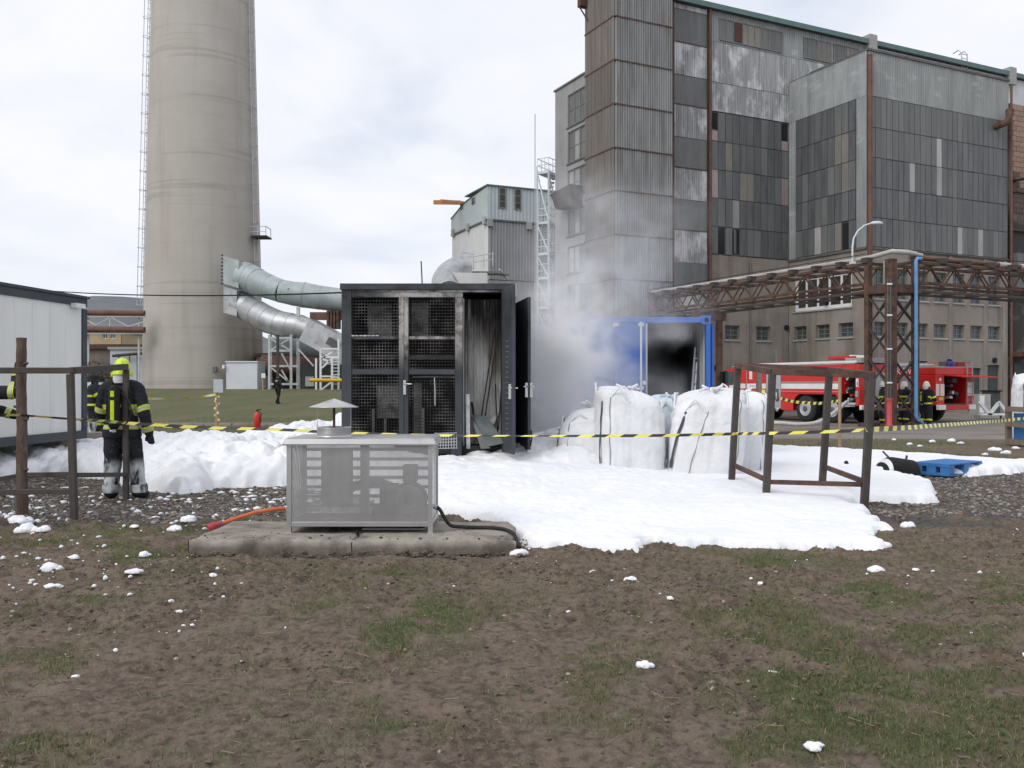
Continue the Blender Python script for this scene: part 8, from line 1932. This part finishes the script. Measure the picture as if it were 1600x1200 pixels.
        bx('white_stripe', 7.19, 8.09, hw + .021, hw + .030, 1.50, 1.74, 'white_paint', d, 0)
        bx('white_stripe_upper', 1.02, 4.70, hw + .001, hw + .010, 1.78, 1.83, 'panel_light', bev=0)
        m = MB()
        for k in range(7): m.b2((6.0 + k * .13, hw + .0105, 1.58), (6.09 + k * .13, hw + .014, 1.66))
        m.build('faint_lettering', M['silver'], t)
        bx('rear_white_box', .05, .18, hw + .001, hw + .02, 1.6, 1.95, 'white_paint', bev=0); bx('rear_handle_patch', .08, .12, hw + .021, hw + .03, 1.66, 1.82, 'tank_dark', bev=0); bx('white_tank', .04, .2, hw + .001, hw + .05, 1.15, 1.42, 'panel_light'); bx('marker_light', .02, .2, hw + .001, hw + .04, .84, .9, 'red_post', bev=0)
        bx('roof_deck', .3, 8.3, -hw + .02, hw - .02, zt - .048, zt, 'panel_light'); 
        for s in (1, -1): bx('roof_rail', .2, 6.4, s * (hw - .06) - .03, s * (hw - .06) + .03, zt + .002, zt + .10, 'white_paint')
        bx('roof_box', .1, 1.0, -hw + .2, hw - .2, zt + .004, zt + .22, 'panel_light')
        m = MB(); m.tube([(1.2, .2, zt + .24), (2.6, .2, zt + .28)], [.12, .08], 10); m.box((1.1, .2, zt + .2), (.4, .4, .25)); m.build('water_cannon', M['red'], t)
        m = MB(); m.tube([(.2, .3, zt + .26), (1.3, .25, zt + .30)], [.06, .09], 8); m.build('cannon_barrel', M['white_paint'], t)
        m = MB(); m.lathe([(.0, .22), (.09, .2), (.11, .12), (.11, 0)], 14, (5.0, hw - .3, zt)); m.lathe([(.0, .22), (.09, .2), (.11, .12), (.11, 0)], 14, (8.2, hw - .4, zt - .08)); m.build('beacon', M['red_dark'], t)
        m = MB(); m.tube([(5.15, hw - .1, zt), (5.15, hw - .1, zt + .75)], .01, 5); m.build('aerial', M['panel_light'], t)
        for s in (1, -1): bx('mudguard', 6.75, 8.05, s * (hw - .2) - .2, s * (hw - .2) + .2, 1.22, 1.27, 'black')
    else:
        bx('body', 1.4, 6.3, -hw, hw, .85, 2.1, 'red'); bx('upper_band', .0, 6.3, -hw, hw, 2.13, zt - .12, 'red'); bx('cab', 6.32, 8.9, -hw, hw, .6, zt - .1, 'red', bev=.06)
        bx('roller_shutter', .95, 1.9, hw + .001, hw + .02, .88, 2.06, 'grey_shutter', bev=0)
        m = MB()
        for k in range(13): m.b2((.96, hw + .021, .92 + k * .088), (1.89, hw + .03, .98 + k * .088))
        m.build('shutter_slats', M['grey_shutter'], t)
        bx('white_panel', 2.0, 6.2, hw + .001, hw + .012, 1.45, 1.95, 'white_paint', bev=0)
        ls = text_mesh('KOV', .42); lo = bpy.data.objects.new('lettering', ls); COL.objects.link(lo); ls.materials.append(M['white_paint']); lo.parent = t; lo.location = (1.66, hw + .012, 2.28); lo.rotation_euler = (R(90), 0, R(180))
        # rear: corner panels, open lockers, lift-up flap
        bx('corner_panel', 0, 1.38, hw - .55, hw, .78, 2.12, 'red'); bx('corner_panel', 0, 1.38, -hw, -hw + .50, .78, 2.12, 'red')
        bx('locker_back', .9, 1.38, -hw + .502, hw - .552, .78, 2.12, 'black'); bx('locker_floor', .0, .898, -hw + .502, hw - .552, .78, .84, 'tank_dark')
        r2 = np.random.default_rng(8)
        for k in range(10):
            a, b = r2.uniform(-.6, .55), r2.uniform(.9, 1.9); m = MB(); m.box((r2.uniform(.2, .6), a, b), (.3, r2.uniform(.12, .3), r2.uniform(.08, .2))); m.build('stowed_gear', M[('tank_dark', 'silver', 'black', 'red_dark', 'motor')[k % 5]], t)
        bx('white_panel', -.012, -.001, hw - .54, hw - .02, 1.20, 1.72, 'white_paint', bev=0); bx('orange_stripe', -.022, -.013, hw - .28, hw - .19, 1.20, 1.72, 'orange_paint', bev=0); bx('white_panel', -.012, -.001, -hw + .02, -hw + .42, 1.20, 1.80, 'white_paint', bev=0); bx('orange_stripe', -.022, -.001, -hw + .0, -hw + .012, 1.0, 1.80, 'orange_paint', bev=0)
        bx('emblem', -.012, -.001, hw - .35, hw - .22, 1.86, 1.98, 'white_paint', bev=0); bx('number_plate', -.03, -.001, hw - .45, hw - .2, 1.0, 1.14, 'plate_yellow', bev=0)
        bx('bumper', -.16, -.002, -hw + .5, hw - .5, .58, .78, 'red'); bx('bumper_end', -.16, -.002, hw - .48, hw - .02, .58, .80, 'white_paint'); bx('bumper_end', -.16, -.002, -hw + .02, -hw + .48, .58, .80, 'white_paint')
        m = MB(); m.add([(-.02, hw - .55, 2.08), (-.95, hw - .45, 2.02), (-.95, -hw - .4, 2.00), (-.02, -hw + .1, 2.08), (-.02, hw - .55, 2.13), (-.95, hw - .45, 2.06), (-.95, -hw - .4, 2.04), (-.02, -hw + .1, 2.13)], [(3, 2, 1, 0), (4, 5, 6, 7), (0, 1, 5, 4), (1, 2, 6, 5), (2, 3, 7, 6), (3, 0, 4, 7)]); m.build('open_flap', M['red'], t)
        for y in (-hw + .15, -hw + .5):
            m = MB(); m.tube([(-.06, y, .85), (-.06, y, zt + .0), (-.02, y, zt + .12)], .022, 7); m.build('ladder_rail', M['panel_light'], t)
        for k in range(6):
            m = MB(); m.tube([(-.06, -hw + .15, 1.0 + k * .3), (-.06, -hw + .5, 1.0 + k * .3)], .016, 6); m.build('ladder_rung', M['panel_light'], t)
        bx('roof_deck', .0, 6.2, -hw + .02, hw - .02, zt - .118, zt - .06, 'panel_light')
        bx('roof_box', 1.0, 2.2, hw - .7, hw - .05, zt - .058, zt + .14, 'silver'); bx('roof_gear', .9, 1.6, hw - .6, hw - .2, zt + .142, zt + .20, 'black')
        bx('roof_rail', .1, 6.0, hw - .05, hw - .0, zt + .0, zt + .05, 'white_paint'); bx('roof_rail', .1, 6.0, -hw, -hw + .05, zt + .12, zt + .16, 'red')
        for y in (hw - .9, hw - 1.15):
            m = MB(); m.lathe([(.0, .26), (.09, .24), (.11, .16), (.11, 0)], 14, (.1, y, zt - .06)); m.build('beacon', M['blue_light'], t)
        m = MB(); m.box((.15, hw - .62, zt + .06), (.2, .25, .2)); m.build('work_lamp', M['tank_dark'], t); bx('roof_crate', .1, .5, -hw + .4, -hw + .9, zt - .058, zt + .16, 'red_dark')
    return t
fire_engine(1, (gx(1343, 38.0), 38.0), 'red and white fire engine at left seen from its side behind the rusty frame')
fire_engine(2, (gx(1462, 39.3), 39.3), 'red fire engine seen from the back with an open locker and raised flap')
m = MB(); q = [at(1175, 662, 33), at(1215, 661, 33), at(1245, 663, 33), at(1270, 661.5, 33.3), at(1288, 655, 34), at(1300, 647, 35), at(1312, 638, 36), at(1323, 628, 37)]
tag(m.tube(catmull(q, 6), .075, 8).build('fire_hose', M['hose_pale'], None, org=q[3]), 'pale fire hose running from the fire engine locker down onto the yard', 'hose')
